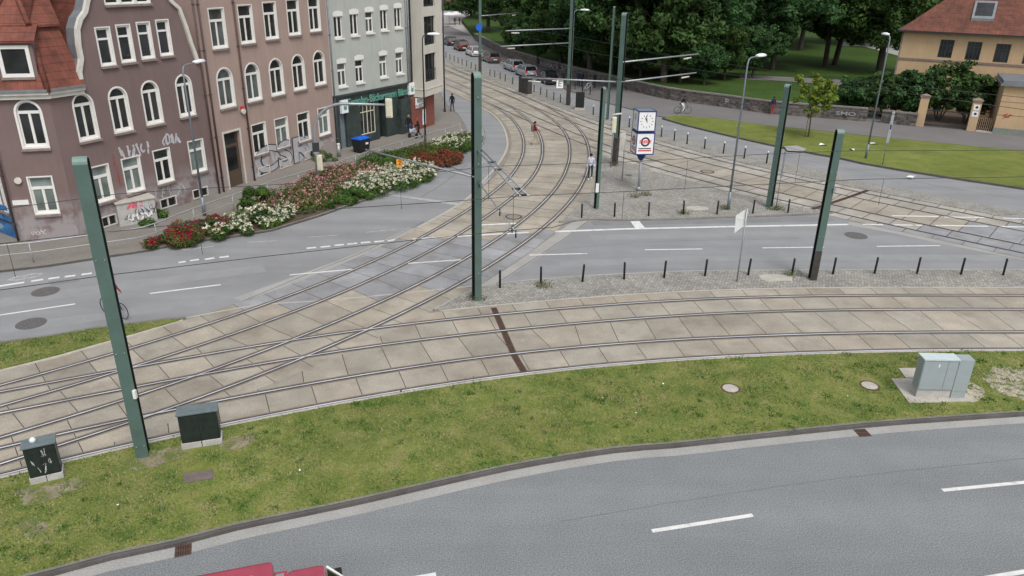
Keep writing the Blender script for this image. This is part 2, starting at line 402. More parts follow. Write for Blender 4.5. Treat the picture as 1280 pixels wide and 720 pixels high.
TRK = {"A":[[-14.63,17.69],[-12.79,18.72],[-10.92,19.67],[-9.03,20.57],[-7.11,21.41],[-5.18,22.2],[-3.24,22.92],[-1.28,23.58],[0.71,24.15],[2.71,24.65],[4.73,25.07],[6.77,25.43],[8.83,25.72],[10.89,25.97],[12.97,26.17],[15.05,26.33],[17.15,26.46],[19.25,26.55],[20.3,26.59]],"B":[[-16.56,20.81],[-14.67,21.77],[-12.78,22.7],[-10.88,23.6],[-8.98,24.46],[-7.06,25.26],[-5.12,25.98],[-3.15,26.63],[-1.15,27.22],[0.86,27.76],[2.88,28.26],[4.92,28.71],[6.96,29.1],[9.02,29.43],[11.09,29.68],[13.17,29.88],[15.26,30.03],[17.35,30.15],[19.46,30.24],[21.57,30.32],[22.62,30.35]],"C":[[-16.84,21.19],[-15.26,22.56],[-13.74,23.98],[-12.28,25.45],[-10.9,26.96],[-9.6,28.53],[-8.36,30.15],[-7.21,31.83],[-6.13,33.56],[-5.12,35.34],[-4.19,37.16],[-3.33,39.02],[-2.52,40.92],[-1.76,42.83],[-1.06,44.76],[-0.42,46.71],[0.13,48.68],[0.58,50.67],[0.93,52.68],[1.19,54.71],[1.38,56.75],[1.48,58.8],[1.51,60.86],[1.46,62.92],[1.34,64.97],[1.14,67.02],[0.86,69.05],[0.52,71.07],[0.09,73.08],[-0.41,75.06],[-0.98,77.02],[-1.62,78.96],[-2.33,80.88],[-3.08,82.79],[-3.87,84.68],[-4.68,86.57],[-5.5,88.45],[-6.32,90.33],[-7.12,92.21],[-7.91,94.11],[-8.29,95.06]],"D":[[-14.92,18.21],[-13.33,19.52],[-11.79,20.88],[-10.33,22.29],[-8.94,23.77],[-7.62,25.3],[-6.36,26.88],[-5.16,28.52],[-4.02,30.19],[-2.94,31.91],[-1.93,33.67],[-0.98,35.47],[-0.09,37.3],[0.72,39.16],[1.48,41.05],[2.16,42.96],[2.78,44.9],[3.33,46.85],[3.8,48.83],[4.2,50.82],[4.52,52.83],[4.79,54.86],[4.99,56.89],[5.13,58.92],[5.21,60.95],[5.22,62.98],[5.15,65.01],[4.99,67.03],[4.74,69.03],[4.4,71.03],[3.99,73.01],[3.5,74.98],[2.96,76.94],[2.37,78.89],[1.74,80.83],[1.06,82.75],[0.35,84.65],[-0.4,86.54],[-1.19,88.41],[-2.0,90.27],[-2.83,92.13],[-3.67,93.98],[-4.5,95.83],[-5.33,97.69],[-6.15,99.55],[-6.95,101.41],[-7.74,103.28],[-8.49,105.16],[-9.2,107.05],[-9.86,108.96],[-10.18,109.92]],"E":[[-10.15,109.94],[-9.41,108.05],[-8.65,106.17],[-7.89,104.28],[-7.11,102.4],[-6.34,100.52],[-5.55,98.64],[-4.77,96.76],[-3.99,94.88],[-3.2,93.0],[-2.42,91.12],[-1.65,89.23],[-0.88,87.34],[-0.12,85.44],[0.64,83.55],[1.4,81.65],[2.16,79.75],[2.93,77.86],[3.72,75.97],[4.52,74.1],[5.35,72.23],[6.21,70.38],[7.09,68.55],[8.01,66.73],[8.97,64.94],[9.96,63.17],[10.99,61.43],[12.07,59.72],[13.19,58.04],[14.36,56.39],[15.58,54.78],[16.85,53.2],[18.16,51.66],[19.52,50.15],[20.92,48.66],[22.35,47.2],[23.83,45.76],[25.33,44.34],[26.87,42.94],[28.44,41.56],[29.24,40.88]],"F":[[-8.27,95.07],[-7.47,93.19],[-6.68,91.31],[-5.88,89.43],[-5.09,87.54],[-4.29,85.65],[-3.5,83.76],[-2.7,81.86],[-1.91,79.97],[-1.12,78.07],[-0.33,76.17],[0.47,74.27],[1.27,72.37],[2.08,70.48],[2.9,68.59],[3.74,66.72],[4.6,64.86],[5.5,63.03],[6.43,61.22],[7.41,59.44],[8.43,57.69],[9.51,55.98],[10.65,54.31],[11.84,52.68],[13.09,51.09],[14.39,49.53],[15.74,48.01],[17.14,46.52],[18.58,45.05],[20.05,43.6],[21.55,42.16],[23.08,40.74],[24.64,39.33],[26.23,37.93],[27.03,37.24]]}
# ================================================================== GROUND
o = MB().face([(-900, -60, -.03), (900, -60, -.03), (900, 1500, -.03), (-900, 1500, -.03)]).build('ground', 'park_grass'); tag(o, kind='structure')
o = MB().face([(-160, 20, 0), (160, 20, 0), (160, 420, 0), (-160, 420, 0)]).build('road', 'asphalt'); tag(o, kind='structure')
# --- near road
K1 = px([(-140, 772), (60, 722), (137, 701), (217, 684), (297, 663), (440, 633), (637, 588.5), (768, 566.5), (840, 560.5), (940, 549.5), (1040, 539), (1120, 531.5), (1280, 520.5), (1420, 513)])
K1 = [K1[0]+(K1[0]-K1[1]).normalized()*12]+K1+[K1[-1]+(K1[-1]-K1[-2]).normalized()*15]
K1 = catmull(K1, .8)
ys = K1
mb = MB().prism([(p.x, p.y) for p in K1]+[(60, -40), (-60, -40)], .0005, .0005)
tag(mb.build('near_road', 'asphalt_near'), kind='structure')
g = MB(); ribbon(g, K1, 0.02, .38, .006); tag(g.build('gutter_strip', 'gutter'), kind='structure')
k = MB(); ribbon(k, K1, -.10, 0, .10, 0, .10)
k.m = [1 if False else m for m in k.m]
ko = k.build('kerb_near', ['kerb_dark']); tag(ko, kind='structure')
k = MB(); ribbon(k, K1, -.19, -.098, .112, 0); tag(k.build('kerb_backing', 'kerb'), kind='structure')
# --- tracks
OFFR = {}
CL = {}
EXT = {'A': (14, 16), 'B': (14, 16), 'C': (14, 60), 'D': (14, 60), 'E': (60, 30), 'F': (60, 30)}
for k_, v in TRK.items():
    c = catmull([Vector((a, b, 0)) for a, b in v], .6)
    e0, e1 = EXT[k_]
    d0 = (c[0]-c[4]).normalized(); d1 = (c[-1]-c[-5]).normalized()
    n0 = int(e0/.6); n1 = int(e1/.6)
    c = [c[0]+d0*(.6*j) for j in range(n0, 0, -1)]+c+[c[-1]+d1*(.6*j) for j in range(1, n1+1)]
    CL[k_] = c
def off(c, o):
    return [p+n*o for p, n in zip(c, normals2(c))]
# side signs: A, B run left to right: right-hand side (+) faces the camera
bed = MB()
ab_low = off(CL['A'], .80); ab_up = off(CL['B'], -1.55)
edgeC = px([(588.5, 253), (600, 238), (622.5, 207.5), (634, 187.5), (635, 175), (630, 158.5), (618.8, 144.4), (603, 134.5), (589, 126), (557, 110.6)])
# one bed sheet per pair of tracks
def strip_poly(a, b): return [(p.x, p.y) for p in a]+[(p.x, p.y) for p in reversed(b)]
BEDZ = {'AB': .004, 'C': .0048, 'D': .0056, 'E': .0064, 'F': .0072}
def bed_ribbon(name, c, a, b, z):
    r = MB(); ribbon(r, c, a, b, z); tag(r.build(name, 'bed'), kind='structure')
bed_ribbon('track_bed', CL['A'], -1.9, .86, .004); bed_ribbon('track_bed', CL['B'], -1.62, 1.9, .0046)
# C, D run from bottom-left up and round the bend: left (-) is the kerb side
bed_ribbon('track_bed', CL['C'], -1.75, 1.9, .0052); bed_ribbon('track_bed', CL['D'], -1.9, 1.62, .0058)
bed_ribbon('track_bed', CL['E'], -1.6, 1.9, .0064); bed_ribbon('track_bed', CL['F'], -1.9, 1.62, .007)
# infill between diverging branches (top of the bend and the frog at the left)
sheet('track_bed', px([(553, 80), (553, 112), (603, 134.5), (630, 158.5), (655, 150), (700, 170), (742, 196), (748, 205), (800, 205), (760, 165), (700, 132), (640, 104), (600, 88)]), .0034, MT['bed'])
sheet('track_bed', px([(588, 255), (600, 240), (622.5, 207.5), (634, 187.5), (630, 158.5), (670, 160), (720, 200), (700, 260), (600, 300)]), .0038, MT['bed'])
sheet('track_bed', px([(-60, 500), (0, 470), (225, 402), (320, 381), (460, 368), (552, 388), (540, 392), (420, 440), (-60, 620)]), .0042, MT['bed'])
ROADP = [(q.x, q.y) for q in px([(-60, 442), (0, 432), (228, 399), (320, 383), (600, 358.5), (660, 352), (1280, 345), (1400, 345), (1400, 284.5), (1153, 282.5), (900, 284), (661, 291), (571, 296), (521, 299), (300, 330), (0, 350)])]
slabs = MB(); tones = []; joints = MB()
def quad(mb, a, b, c, d, z):
    i = len(mb.v); mb.v += [(p.x, p.y, z) for p in (a, b, c, d)]; mb.f.append((i, i+1, i+2, i+3)); mb.m.append(0); mb.sm.append(False)
def slab_row(c0, c1, z, pitch, phase=0, lim=None):
    """two matching polylines -> slabs with dark joints"""
    s = 0; last = None
    L0 = [0]
    for i in range(1, len(c0)): L0.append(L0[-1]+((c0[i]+c1[i])/2-(c0[i-1]+c1[i-1])/2).length)
    def at(c, t):
        for i in range(1, len(L0)):
            if L0[i] >= t:
                f = (t-L0[i-1])/max(1e-6, L0[i]-L0[i-1]); return c[i-1]+(c[i]-c[i-1])*f
        return c[-1]
    t = phase; tot = L0[-1]
    while t < tot:
        t2 = min(tot, t+pitch)
        a, b, c, d = at(c0, t), at(c0, t2), at(c1, t2), at(c1, t)
        t = t2
        if (a-d).length < .25: continue
        mid = (a+b+c+d)/4
        if mid.y < 14.5 or mid.y > 125: continue
        quad(slabs, a, b, c, d, z)
        v = random.gauss(1, .055); w = random.uniform(-.02, .02)
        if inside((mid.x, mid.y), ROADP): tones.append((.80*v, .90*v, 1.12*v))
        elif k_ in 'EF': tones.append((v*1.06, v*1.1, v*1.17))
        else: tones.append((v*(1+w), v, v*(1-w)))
        n = (b-a).normalized()*(.014 if mid.y < 40 else .024)
        quad(joints, b-n, b+n, c+n, c-n, z+.0016)
    for cc in (c0, c1):
        pass
def partner(c, o, other, oo):
    """points on rail of c and the nearest points on the rail of the other track"""
    A = off(c, o); B = off(other, oo); r0, r1 = [], []
    for p in A:
        q = min(B, key=lambda z: (z-p).length_squared)
        if 1.0 < (q-p).length < 2.9: r0.append(p); r1.append(q)
    return r0, r1
for k_, z, outer, ph in (('A', .0086, 1, .3), ('B', .0094, -1, .9), ('E', .0090, -1, .1), ('F', .0098, 1, .5), ('C', .0118, -1, .2), ('D', .0126, 1, .7)):
    c = CL[k_]
    if k_ in 'CD': c = c[:int(len(c)*.73)]
    if k_ in 'EF': c = c[70:]
    slab_row(off(c, -.64), off(c, .64), z, 1.5, ph)
    if k_ == 'A': continue
    w = .78 if k_ != 'C' else .95
    slab_row(off(c, outer*.80), off(c, outer*(.80+w)), z+.0003, 1.5, ph)
for (a, b, z, sgn) in (('A', 'B', .0102, -1), ('C', 'D', .0134, 1), ('E', 'F', .0106, 1)):
    ca = CL[a]
    if a == 'C': ca = ca[:int(len(ca)*.73)]
    if a == 'E': ca = ca[70:]
    r0, r1 = partner(ca, sgn*.80, CL[b], -sgn*.80)
    slab_row(r0, r1, z, 1.5, .45)
so = slabs.build('track_slabs', 'slab'); tag(so, kind='structure')
ca = so.data.color_attributes.new('tone', 'FLOAT_COLOR', 'CORNER')
ca.data.foreach_set('color', np.repeat(np.c_[np.array(tones), np.ones(len(tones))], 4, axis=0).ravel())
tag(joints.build('slab_joints', 'joint'), kind='structure')
# rails: rubber-lined groove, running head, flangeway
for i, k_ in enumerate('ABEFCD'):
    rb, hd, st_ = MB(), MB(), MB()
    c = CL[k_]
    for sgn in (-1, 1):
        r = off(c, sgn*.7495)
        if k_ in 'ABCD': ribbon(st_, r, -.17, .17, .0152+.0002*i)
        ribbon(rb, r, -.092 if k_ in 'ABCD' else -.075, .092 if k_ in 'ABCD' else .075, .0165+.0006*i)
        ribbon(hd, r, -.034, .034, .0215+.0006*i)
    tag(rb.build('rail_groove', 'rubber'), kind='structure')
    if k_ in 'ABCD': tag(st_.build('rail_stain', 'rail_stain'), kind='structure')
    shiny = 'steel' if k_ in 'ABCD' else 'steel_worn'
    tag(hd.build('tram_rail', shiny), kind='structure')
# pale edging strips
def edge(name, pts, w, z, mt='pale_concrete', h=None):
    r = MB(); ribbon(r, catmull(pts, 1.), -w/2, w/2, z, 0, h); tag(r.build(name, mt), kind='structure')
edge('bed_edging', off(CL['A'], .98)[::3], .18, .07, 'pale_concrete', .07)
edge('bed_edging', [p for p in off(CL['B'], -1.66)[::3] if P(545, 388).x < p.x], .09, .03, 'pale_concrete', .03)
LE = px([(-80, 486), (0, 464.7), (72, 446.7), (125, 431.4), (180.5, 416), (228, 400.5)])
edge('bed_edging', LE, .12, .05, 'pale_concrete', .05)
edge('bed_edging', px([(228, 398.5), (275, 389.5), (320, 381.5), (388, 377), (460, 371), (530, 364), (600, 357)]), .10, .0150, 'pale_concrete')
edge('bed_edging', px([(521.7, 285), (560, 264), (585, 247.5), (603, 228), (622.5, 205.5), (633, 187.5), (634, 175), (629, 158.5), (618, 144.4), (602, 134.5), (589, 126), (557, 110.6), (530, 99)]), .15, .0160, 'pale_concrete')
# smoother asphalt bands outside the rails where the tracks cross the road
edge('asphalt_band', px([(300, 376), (391, 343), (455, 318), (521, 286)]), .9, .0030, 'gutter')
edge('asphalt_band', px([(590, 366), (640, 336), (690, 303), (728, 275)]), .75, .0030, 'gutter')
edge('asphalt_band', px([(1060, 279), (1120, 290), (1200, 307), (1290, 324)]), .7, .0032, 'gutter')
for L in ([(295, 380), (391, 340), (455, 314.5), (530, 277)], [(602, 366), (655, 332), (700, 302), (738, 274)]):
    edge('seam', px(L), .035, .0036, 'joint')
# drainage channels across the tracks
for L, w in (([(617, 385), (630, 415), (643, 445), (655, 465)], .26), ([(1085, 238), (1063, 246), (1036, 255), (1008, 264)], .30)):
    pts = px(L); r = MB(); ribbon(r, pts, -w/2, w/2, .0156, 0)
    t_ = thing('drain_channel', 'rusty slotted drain channel crossing the %s' % ('near tracks by the tall pole' if w < .28 else 'far tracks on the right'), 'drain', pts[0])
    o = r.build('frame', 'rust', t_); o.location = -pts[0]
    sl = MB()
    for k in range(len(pts)-1):
        a, b = pts[k], pts[k+1]; d = (b-a); n_ = int(d.length/.09)
        nn = Vector((d.y, -d.x, 0)).normalized()
        for j in range(n_):
            p = a+d*(j/n_)-pts[0]; q = p+d.normalized()*.035
            quad(sl, p-nn*w*.33, q-nn*w*.33, q+nn*w*.33, p+nn*w*.33, .0200)
    sl.build('slots', 'black', t_)
# --- near grass
low = off(CL['A'], 1.07)
low = [p for p in low if p.y > 12]
poly = [(p.x, p.y) for p in low]
K2 = [p+n*-.17 for p, n in zip(K1, normals2(K1))]
K2 = [p for p in K2 if p.x > -28 and p.x < 36]
poly += [(p.x, p.y) for p in reversed(K2)]
NEARG = poly
tag(MB().prism(poly, .0, .11, 0).build('grass_verge', 'grass'), kind='structure')
# --- left grass wedge
top = px([(-80, 440), (0, 430.5), (60, 422), (125, 411), (170, 405.5), (211, 400.5), (232, 399)])
wp = [(p.x, p.y) for p in top]+[(p.x, p.y) for p in reversed(px([(-80, 484), (0, 463), (72, 445.5), (125, 430.2), (180.5, 415), (222, 403)]))]
tag(MB().prism(wp, 0, .07, 0).build('grass_wedge', 'grass'), kind='structure')
k = MB(); ribbon(k, catmull(top, 1), -.06, .06, .10, 0, .1); tag(k.build('kerb', 'kerb'), kind='structure')
# grass blades give the turf an uneven surface
CLEAR = [(P(x, y).x, P(x, y).y, r) for x, y, r in ((913, 485.5, .42), (1087, 482, .42), (248, 596, .5), (1165, 490, 1.0), (1150, 490, .9), (1190, 495, .8), (248, 560, .5), (60, 602, .45), (1135, 468, .4))]
def blades(name, poly, n, hz, ymax=99):
    xs = [p[0] for p in poly]; yv = [p[1] for p in poly]
    pts = []
    x0, x1, y0, y1 = max(min(xs), -22), min(max(xs), 22), min(yv), max(yv)
    while len(pts) < n:
        q = (random.uniform(x0, x1), random.uniform(y0, y1))
        if inside(q, poly) and all((q[0]-cx)**2+(q[1]-cy)**2 > cr*cr for cx, cy, cr in CLEAR): pts.append(q)
    p = np.array(pts); n = len(p)
    clump = np.sin(p[:, 0]*2.1+np.sin(p[:, 1]*1.7)*2)*np.cos(p[:, 1]*2.6+p[:, 0]) 
    a = rng.uniform(0, 6.28, n); h = rng.uniform(.015, .05, n)*(1+.6*(clump > .3)); w = rng.uniform(.010, .022, n); ln = rng.uniform(.03, .09, n); b = rng.uniform(0, 6.28, n)
    nw = 320 if n > 50000 else 20       # taller weed clumps among the turf
    cx = p[rng.integers(0, n, nw)]; k = rng.integers(0, nw, nw*26); q = cx[k]+rng.normal(size=(nw*26, 2))*rng.uniform(.04, .16, nw)[k][:, None]; m = nw*26
    p[:m] = q; h[:m] = rng.uniform(.03, .10, m); w[:m] = rng.uniform(.014, .032, m); clump[:m] = -2
    base = np.c_[p, np.full(n, hz-.005)]
    d = np.c_[np.cos(a), np.sin(a), np.zeros(n)]*w[:, None]
    tip = base+np.c_[np.cos(b)*ln, np.sin(b)*ln, h]
    v = np.stack([base-d, base+d, tip], 1).reshape(-1, 3)
    me = bpy.data.meshes.new(name); me.vertices.add(3*n); me.vertices.foreach_set('co', v.ravel())
    me.loops.add(3*n); me.loops.foreach_set('vertex_index', np.arange(3*n)); me.polygons.add(n)
    me.polygons.foreach_set('loop_start', np.arange(n)*3); me.update(); me.materials.append(MT['blade'])
    t = rng.uniform(0, 1, n)[:, None]*.75+.25*(clump[:, None] < 0)
    c = (1-t)*np.array([[.065, .14, .028]])+t*np.array([[.27, .265, .11]])
    c[clump == -2] = (.07, .15, .03); c *= rng.uniform(.75, 1.3, (n, 1))
    dry = rng.uniform(0, 1, n) < (.04+.22*(np.sin(p[:, 0]*.9+1)*np.sin(p[:, 1]*1.3+p[:, 0]*.4) > .45)); c[dry] = (.29, .25, .14)
    att = me.color_attributes.new('tone', 'FLOAT_COLOR', 'CORNER'); att.data.foreach_set('color', np.repeat(np.c_[c, np.ones(n)], 3, axis=0).ravel())
    tag(link(name, me), kind='stuff')
blades('grass', NEARG, 110000, .11)
blades('grass', wp, 9000, .07)
# --- cobbled islands
isl1 = px([(543, 388.5), (568, 374), (600, 359.5), (661, 351.5), (737, 345.5), (800, 342.5), (860, 340), (1001, 338.5), (1140, 338), (1280, 338), (1420, 339)])
b1 = [p for p in off(CL['B'], -1.72) if p.x > isl1[0].x+.2 and p.x < 23]
tag(MB().prism([(p.x, p.y) for p in isl1]+[(p.x, p.y) for p in reversed(b1)], 0, .05, 0).build('cobbled_island', 'cobbles'), kind='structure')
k = MB(); ribbon(k, catmull(isl1[:], 1), -.05, .05, .065, 0, .065); tag(k.build('kerb', 'gutter'), kind='structure')
isl2 = px([(743, 191), (755, 195), (765, 198.5), (802, 209), (824, 217), (866, 230.5), (922, 243.5), (975, 254), (1022, 264), (1040, 267), (1021, 268), (970, 270.5), (900, 272.6), (840, 274.7), (779, 276), (737, 275), (699, 278.5), (712, 268), (726, 256), (741, 238), (748, 215)])
tag(MB().prism([(p.x, p.y) for p in isl2], 0, .06, 0).build('cobbled_island', 'cobbles'), kind='structure')
k = MB(); ribbon(k, isl2[9:17], -.07, .07, .075, 0, .075); tag(k.build('kerb', 'kerb'), kind='structure')
up3 = px([(548, 66), (603, 84), (645, 101), (702, 125), (742, 143), (780, 155), (816, 163.5), (870, 177), (920, 190.5), (977, 202), (1018, 212), (1060, 224.5), (1146, 240.6), (1232, 257), (1290, 266)])
e3 = [p for p in off(CL['E'], -1.62)][::4]
e3 = [p for p in e3 if p.y < 112 and p.x < 29.5]
if e3[0].y < e3[-1].y: e3.reverse()
tag(MB().prism([(p.x, p.y) for p in up3]+[(p.x, p.y) for p in reversed(e3)], 0, .04, 0).build('cobbled_strip', 'cobbles'), kind='structure')
# --- left pavement with flower bed
fence_px = [(-60, 318), (0, 307), (36, 303.6), (98, 295.5), (146, 289), (178, 284), (205, 275), (215, 270.6), (260, 253.7), (300, 240.5), (341.6, 226), (380, 214.4), (420, 202.5), (458, 190), (513, 173), (564, 159), (577, 153)]
FENCE = px(fence_px, 1.1)
low_edge = px([(-140, 360), (0, 341), (60, 334), (111, 326), (178, 316), (203, 311), (240, 304), (290, 297.5), (340, 289.5), (400, 271), (440, 257), (473, 246), (507, 231), (553, 211), (575.5, 195), (587, 180), (585, 165), (579, 153), (572, 143), (560, 133), (551, 118), (540, 98)])
sw = [(p.x, p.y) for p in low_edge]+[(p.x, p.y) for p in px([(470, 88), (380, 160), (200, 235), (0, 262), (-140, 275)])]
tag(MB().prism(sw, 0, .11, 0).build('pavement', 'paving'), kind='structure')
k = MB(); ribbon(k, low_edge, -.13, .0, .125, 0, .125); tag(k.build('kerb', 'kerb'), kind='structure')
bedp = low_edge[5:17]; inner = [Vector((p.x, p.y, 0)) for p in FENCE[5:]]
bp = [(p.x-.15*n.x, p.y-.15*n.y) for p, n in zip(bedp, normals2(bedp))]+[(p.x+.1, p.y-.1) for p in reversed(inner)]
tag(MB().prism(bp, .11, .15, 0).build('planting_bed', 'soil'), kind='structure')
# --- far pavement, verge, park
pv_low = px([(540, 36), (560, 44), (600, 64), (650, 86), (690, 105), (740, 124), (790, 137), (832, 147.5), (890, 148), (960, 158), (1004, 162), (1089, 171), (1280, 190), (1400, 203), (1500, 215)])
WALL = px([(594, 51), (627, 68.6), (660, 80), (699, 91.5), (740, 102.5), (782, 113), (834, 125), (907, 135.4), (960, 143), (1025, 148.5), (1082, 153)])
pv = [(p.x, p.y) for p in pv_low]+[(p.x, p.y) for p in px([(1500, 186), (1280, 168), (1082, 150), (960, 140), (834, 121), (699, 86), (594, 47), (560, 32)])]
tag(MB().prism(pv, 0, .09, 0).build('far_pavement', 'walk_asphalt'), kind='structure')
k = MB(); ribbon(k, pv_low[:8], .0, .15, .11, 0, .11); tag(k.build('kerb', 'kerb'), kind='structure')
vg = px([(829, 149), (858, 157.5), (920, 172.5), (998.5, 189.5), (1049, 198.5), (1080, 205.5), (1163, 219.5), (1280, 237), (1400, 256), (1500, 273)])
tag(MB().prism([(p.x, p.y) for p in vg]+[(p.x, p.y) for p in px([(1500, 219), (1400, 206), (1280, 190.5), (1089, 172), (1004, 163), (960, 158.7), (890, 148.7), (845, 145.5)])], 0, .12, 0).build('grass_verge', 'grass_far'), kind='structure')
k = MB(); ribbon(k, catmull(vg, 1.5), 0, .14, .14, 0, .14); tag(k.build('kerb', 'kerb_dark'), kind='structure')
PZ = .8
park = [(p.x, p.y) for p in WALL[:-2]]+[(34.5, 74.5), (36, 80), (37.5, 100), (75, 104), (130, 120), (160, 330), (-6, 330), (-14, 200)]
tag(MB().prism([(x+.12, y+.2) for x, y in park], 0, PZ, 0).build('park_lawn', 'park_grass'), kind='structure')
tag(MB().face([tuple(P(*q, PZ+.004)) for q in ((925, 93), (1058, 100), (1056, 106), (925, 98.5))]).build('park_path', 'walk_asphalt'), kind='structure')
tag(MB().face([tuple(P(*q, PZ+.004)) for q in ((1050, 52), (1140, 58), (1140, 72), (1125, 70), (1080, 58), (1050, 57))]).build('park_path', 'gutter'), kind='structure')
tag(MB().prism([(q.x, q.y) for q in px([(520, 56), (560, 41), (594, 51), (596, 38), (612, 28), (640, 14), (640, 6), (500, 6)])], .012, .012).build('plaza', 'pale_plaza'), kind='structure')
tag(MB().prism([(P(1114, 150).x, P(1114, 150).y), (P(1240, 167).x, P(1240, 167).y), (48, 76), (46, 85), (36, 85)], .10, .10).build('courtyard', 'soil'), kind='structure')
# --- repairs, seams and stains in the asphalt
MT['patch_dark'] = M('patch_dark', (.205, .209, .214), .85, .08, 1, fine=.25, fscale=30)
MT['patch_light'] = M('patch_light', (.262, .267, .272), .85, .08, 1, fine=.2, fscale=30)
MT['seam'] = M('seam', (.14, .142, .145), .9, .2, 3)
def seam(L, w=.03, z=.0042, jit=.05, seed=1, mt='seam'):
    g = random.Random(seed); pts = catmull(px(L), .4); pts = [p+Vector((g.uniform(-jit, jit), g.uniform(-jit, jit), 0)) for p in pts]
    r = MB(); ribbon(r, pts, -w/2, w/2, z); tag(r.build('asphalt_seam', mt), kind='structure')
seam([(700, 652), (880, 622), (1060, 597), (1290, 572)], .022, .0040, .015, 2)
seam([(740, 297.5), (900, 293), (1040, 291)], .9, .0022, .02, 4, 'patch_light'); seam([(640, 318), (800, 303), (1000, 298)], .02, .0044, .03, 5)
seam([(700, 331), (900, 323), (1290, 322)], .8, .0024, .02, 6, 'patch_light'); seam([(0, 378), (150, 358), (330, 335)], 1.0, .0022, .02, 7, 'patch_light')
seam([(0, 412), (150, 392), (280, 372)], .8, .0024, .02, 8, 'patch_light')
seam([(740, 279.2), (900, 276.5), (1040, 273.5)], .8, .0026, .02, 9, 'patch_dark')
seam([(520, 60+190), (560, 225), (598, 190), (606, 165), (590, 145)], .05, .0044, .03, 10)
seam([(280, 268+30), (400, 262), (500, 240), (560, 215)], .04, .0044, .03, 11)
seam([(930, 183), (1040, 207), (1160, 230), (1280, 250)], .05, .0044, .03, 12)
for i, (L, m_) in enumerate((([(60, 352), (96, 347), (100, 352), (64, 357)], 'patch_dark'), ([(560, 196), (590, 190), (596, 200), (566, 207)], 'patch_dark'), ([(1000, 212), (1020, 216), (1018, 219), (998, 215)], 'patch_dark'), ([(600, 115), (625, 124), (640, 138), (612, 132)], 'patch_dark'))):
    sheet('asphalt_patch', px(L), .0050 if i < 3 else .0108, MT[m_])
# --- painted markings
def line(L, w, z=.0075, mt='paint_line', dx=0):
    pts = px(L); r = MB(); ribbon(r, pts, -w/2, w/2, z); return r, mt
def marks(name, segs, w, mt='paint_line', z=.0075):
    r = MB()
    for s in segs: ribbon(r, px([(s[0], s[1]), (s[2], s[3])]), -w/2, w/2, z)
    tag(r.build(name, mt), kind='structure')
marks('lane_dashes', [(187, 367, 276, 356), (-40, 400, 94, 380), (662, 319, 734, 317), (806, 312.3, 878, 311.3), (953, 310, 1030, 309), (1096, 308, 1175, 307.2)], .12)
marks('lane_dashes', [(362, 344, 441, 337), (510, 329.5, 578, 325)], .12, z=.0170)
marks('lane_dashes', [(815, 664, 941, 644), (1178, 613, 1300, 601), (440, 737, 545, 718), (1225, 724, 1290, 713)], .13, z=.0070)
marks('bike_lane_dashes', [(-40, 364, 30.5, 353), (39, 351.7, 54, 349.4), (60.5, 348.6, 74.4, 346.7), (81, 346, 94.4, 344.4), (102, 343.3, 114.7, 341.7)], .2, 'paint_line')
marks('bike_lane_dashes', [(223, 328.3, 232, 327), (237.5, 326, 248.6, 324.4), (256, 324.4, 268, 322.5), (274.4, 322, 286, 320.5), (383.3, 310.5, 395, 309.4), (400.8, 309, 412.8, 307.8), (418, 307, 430, 305.8), (434, 305.4, 446.5, 304), (451, 303.6, 463, 302.6), (468, 302.4, 480, 301.2), (484.7, 301, 496.7, 299.7), (502, 299.4, 516, 298)], .2, 'paint_line')
marks('lane_dashes', [(309, 303, 346.7, 301), (385.5, 296.7, 421.7, 294), (457.8, 290.5, 494, 287), (228, 312.8, 268, 307.8)], .11, 'paint_worn')
marks('stop_line', [(661, 290.8, 780, 286.3), (780, 286.3, 900, 283.6), (900, 283.6, 1060, 280.7)], .24)
marks('stop_line', [(516, 299.3, 571, 295.6), (571, 295.6, 661, 290.8), (602, 281.5, 645, 279.3), (1117, 281.4, 1141, 281.7), (1144, 281.8, 1153, 281.9), (1078, 280.9, 1104, 281.3), (1115, 270, 1173, 271), (1180, 271.6, 1230, 272.2), (1169, 282, 1235, 283.2), (1251, 283.6, 1300, 284.4), (1254, 273, 1290, 274)], .2, z=.0175)
r = MB(); r.face([tuple(P(*q, .008)) for q in ((788, 276.6), (799, 276.3), (806, 284.6), (794, 285))]); tag(r.build('stop_line', 'paint_line'), kind='structure')
r = MB(); r.face([tuple(P(*q, .008)) for q in ((487, 244.2), (500, 244), (573, 253.5), (571, 256.5))]); tag(r.build('road_marking', 'paint_worn'), kind='structure')
# bicycle symbol: an oval drawn on the lane
r = MB(); cpt = P(32, 346.3); a_ = P(52, 342.5)-cpt
ring = [cpt+a_*math.cos(t)+Vector((-a_.y, a_.x, 0))*.34*math.sin(t) for t in [i*2*math.pi/24 for i in range(25)]]
ribbon(r, ring, -.07, .07, .0078)
for dx in (-.38, .38):
    c0 = cpt+a_*dx; ribbon(r, [c0+Vector((math.cos(t)*.3, math.sin(t)*.3, 0)) for t in [i*2*math.pi/14 for i in range(15)]], -.03, .03, .0082)
ribbon(r, [cpt-a_*.38, cpt+a_*.05+Vector((0, .3, 0)), cpt+a_*.38], -.03, .03, .0086)
tag(r.build('bicycle_symbol', 'paint_worn'), kind='structure')

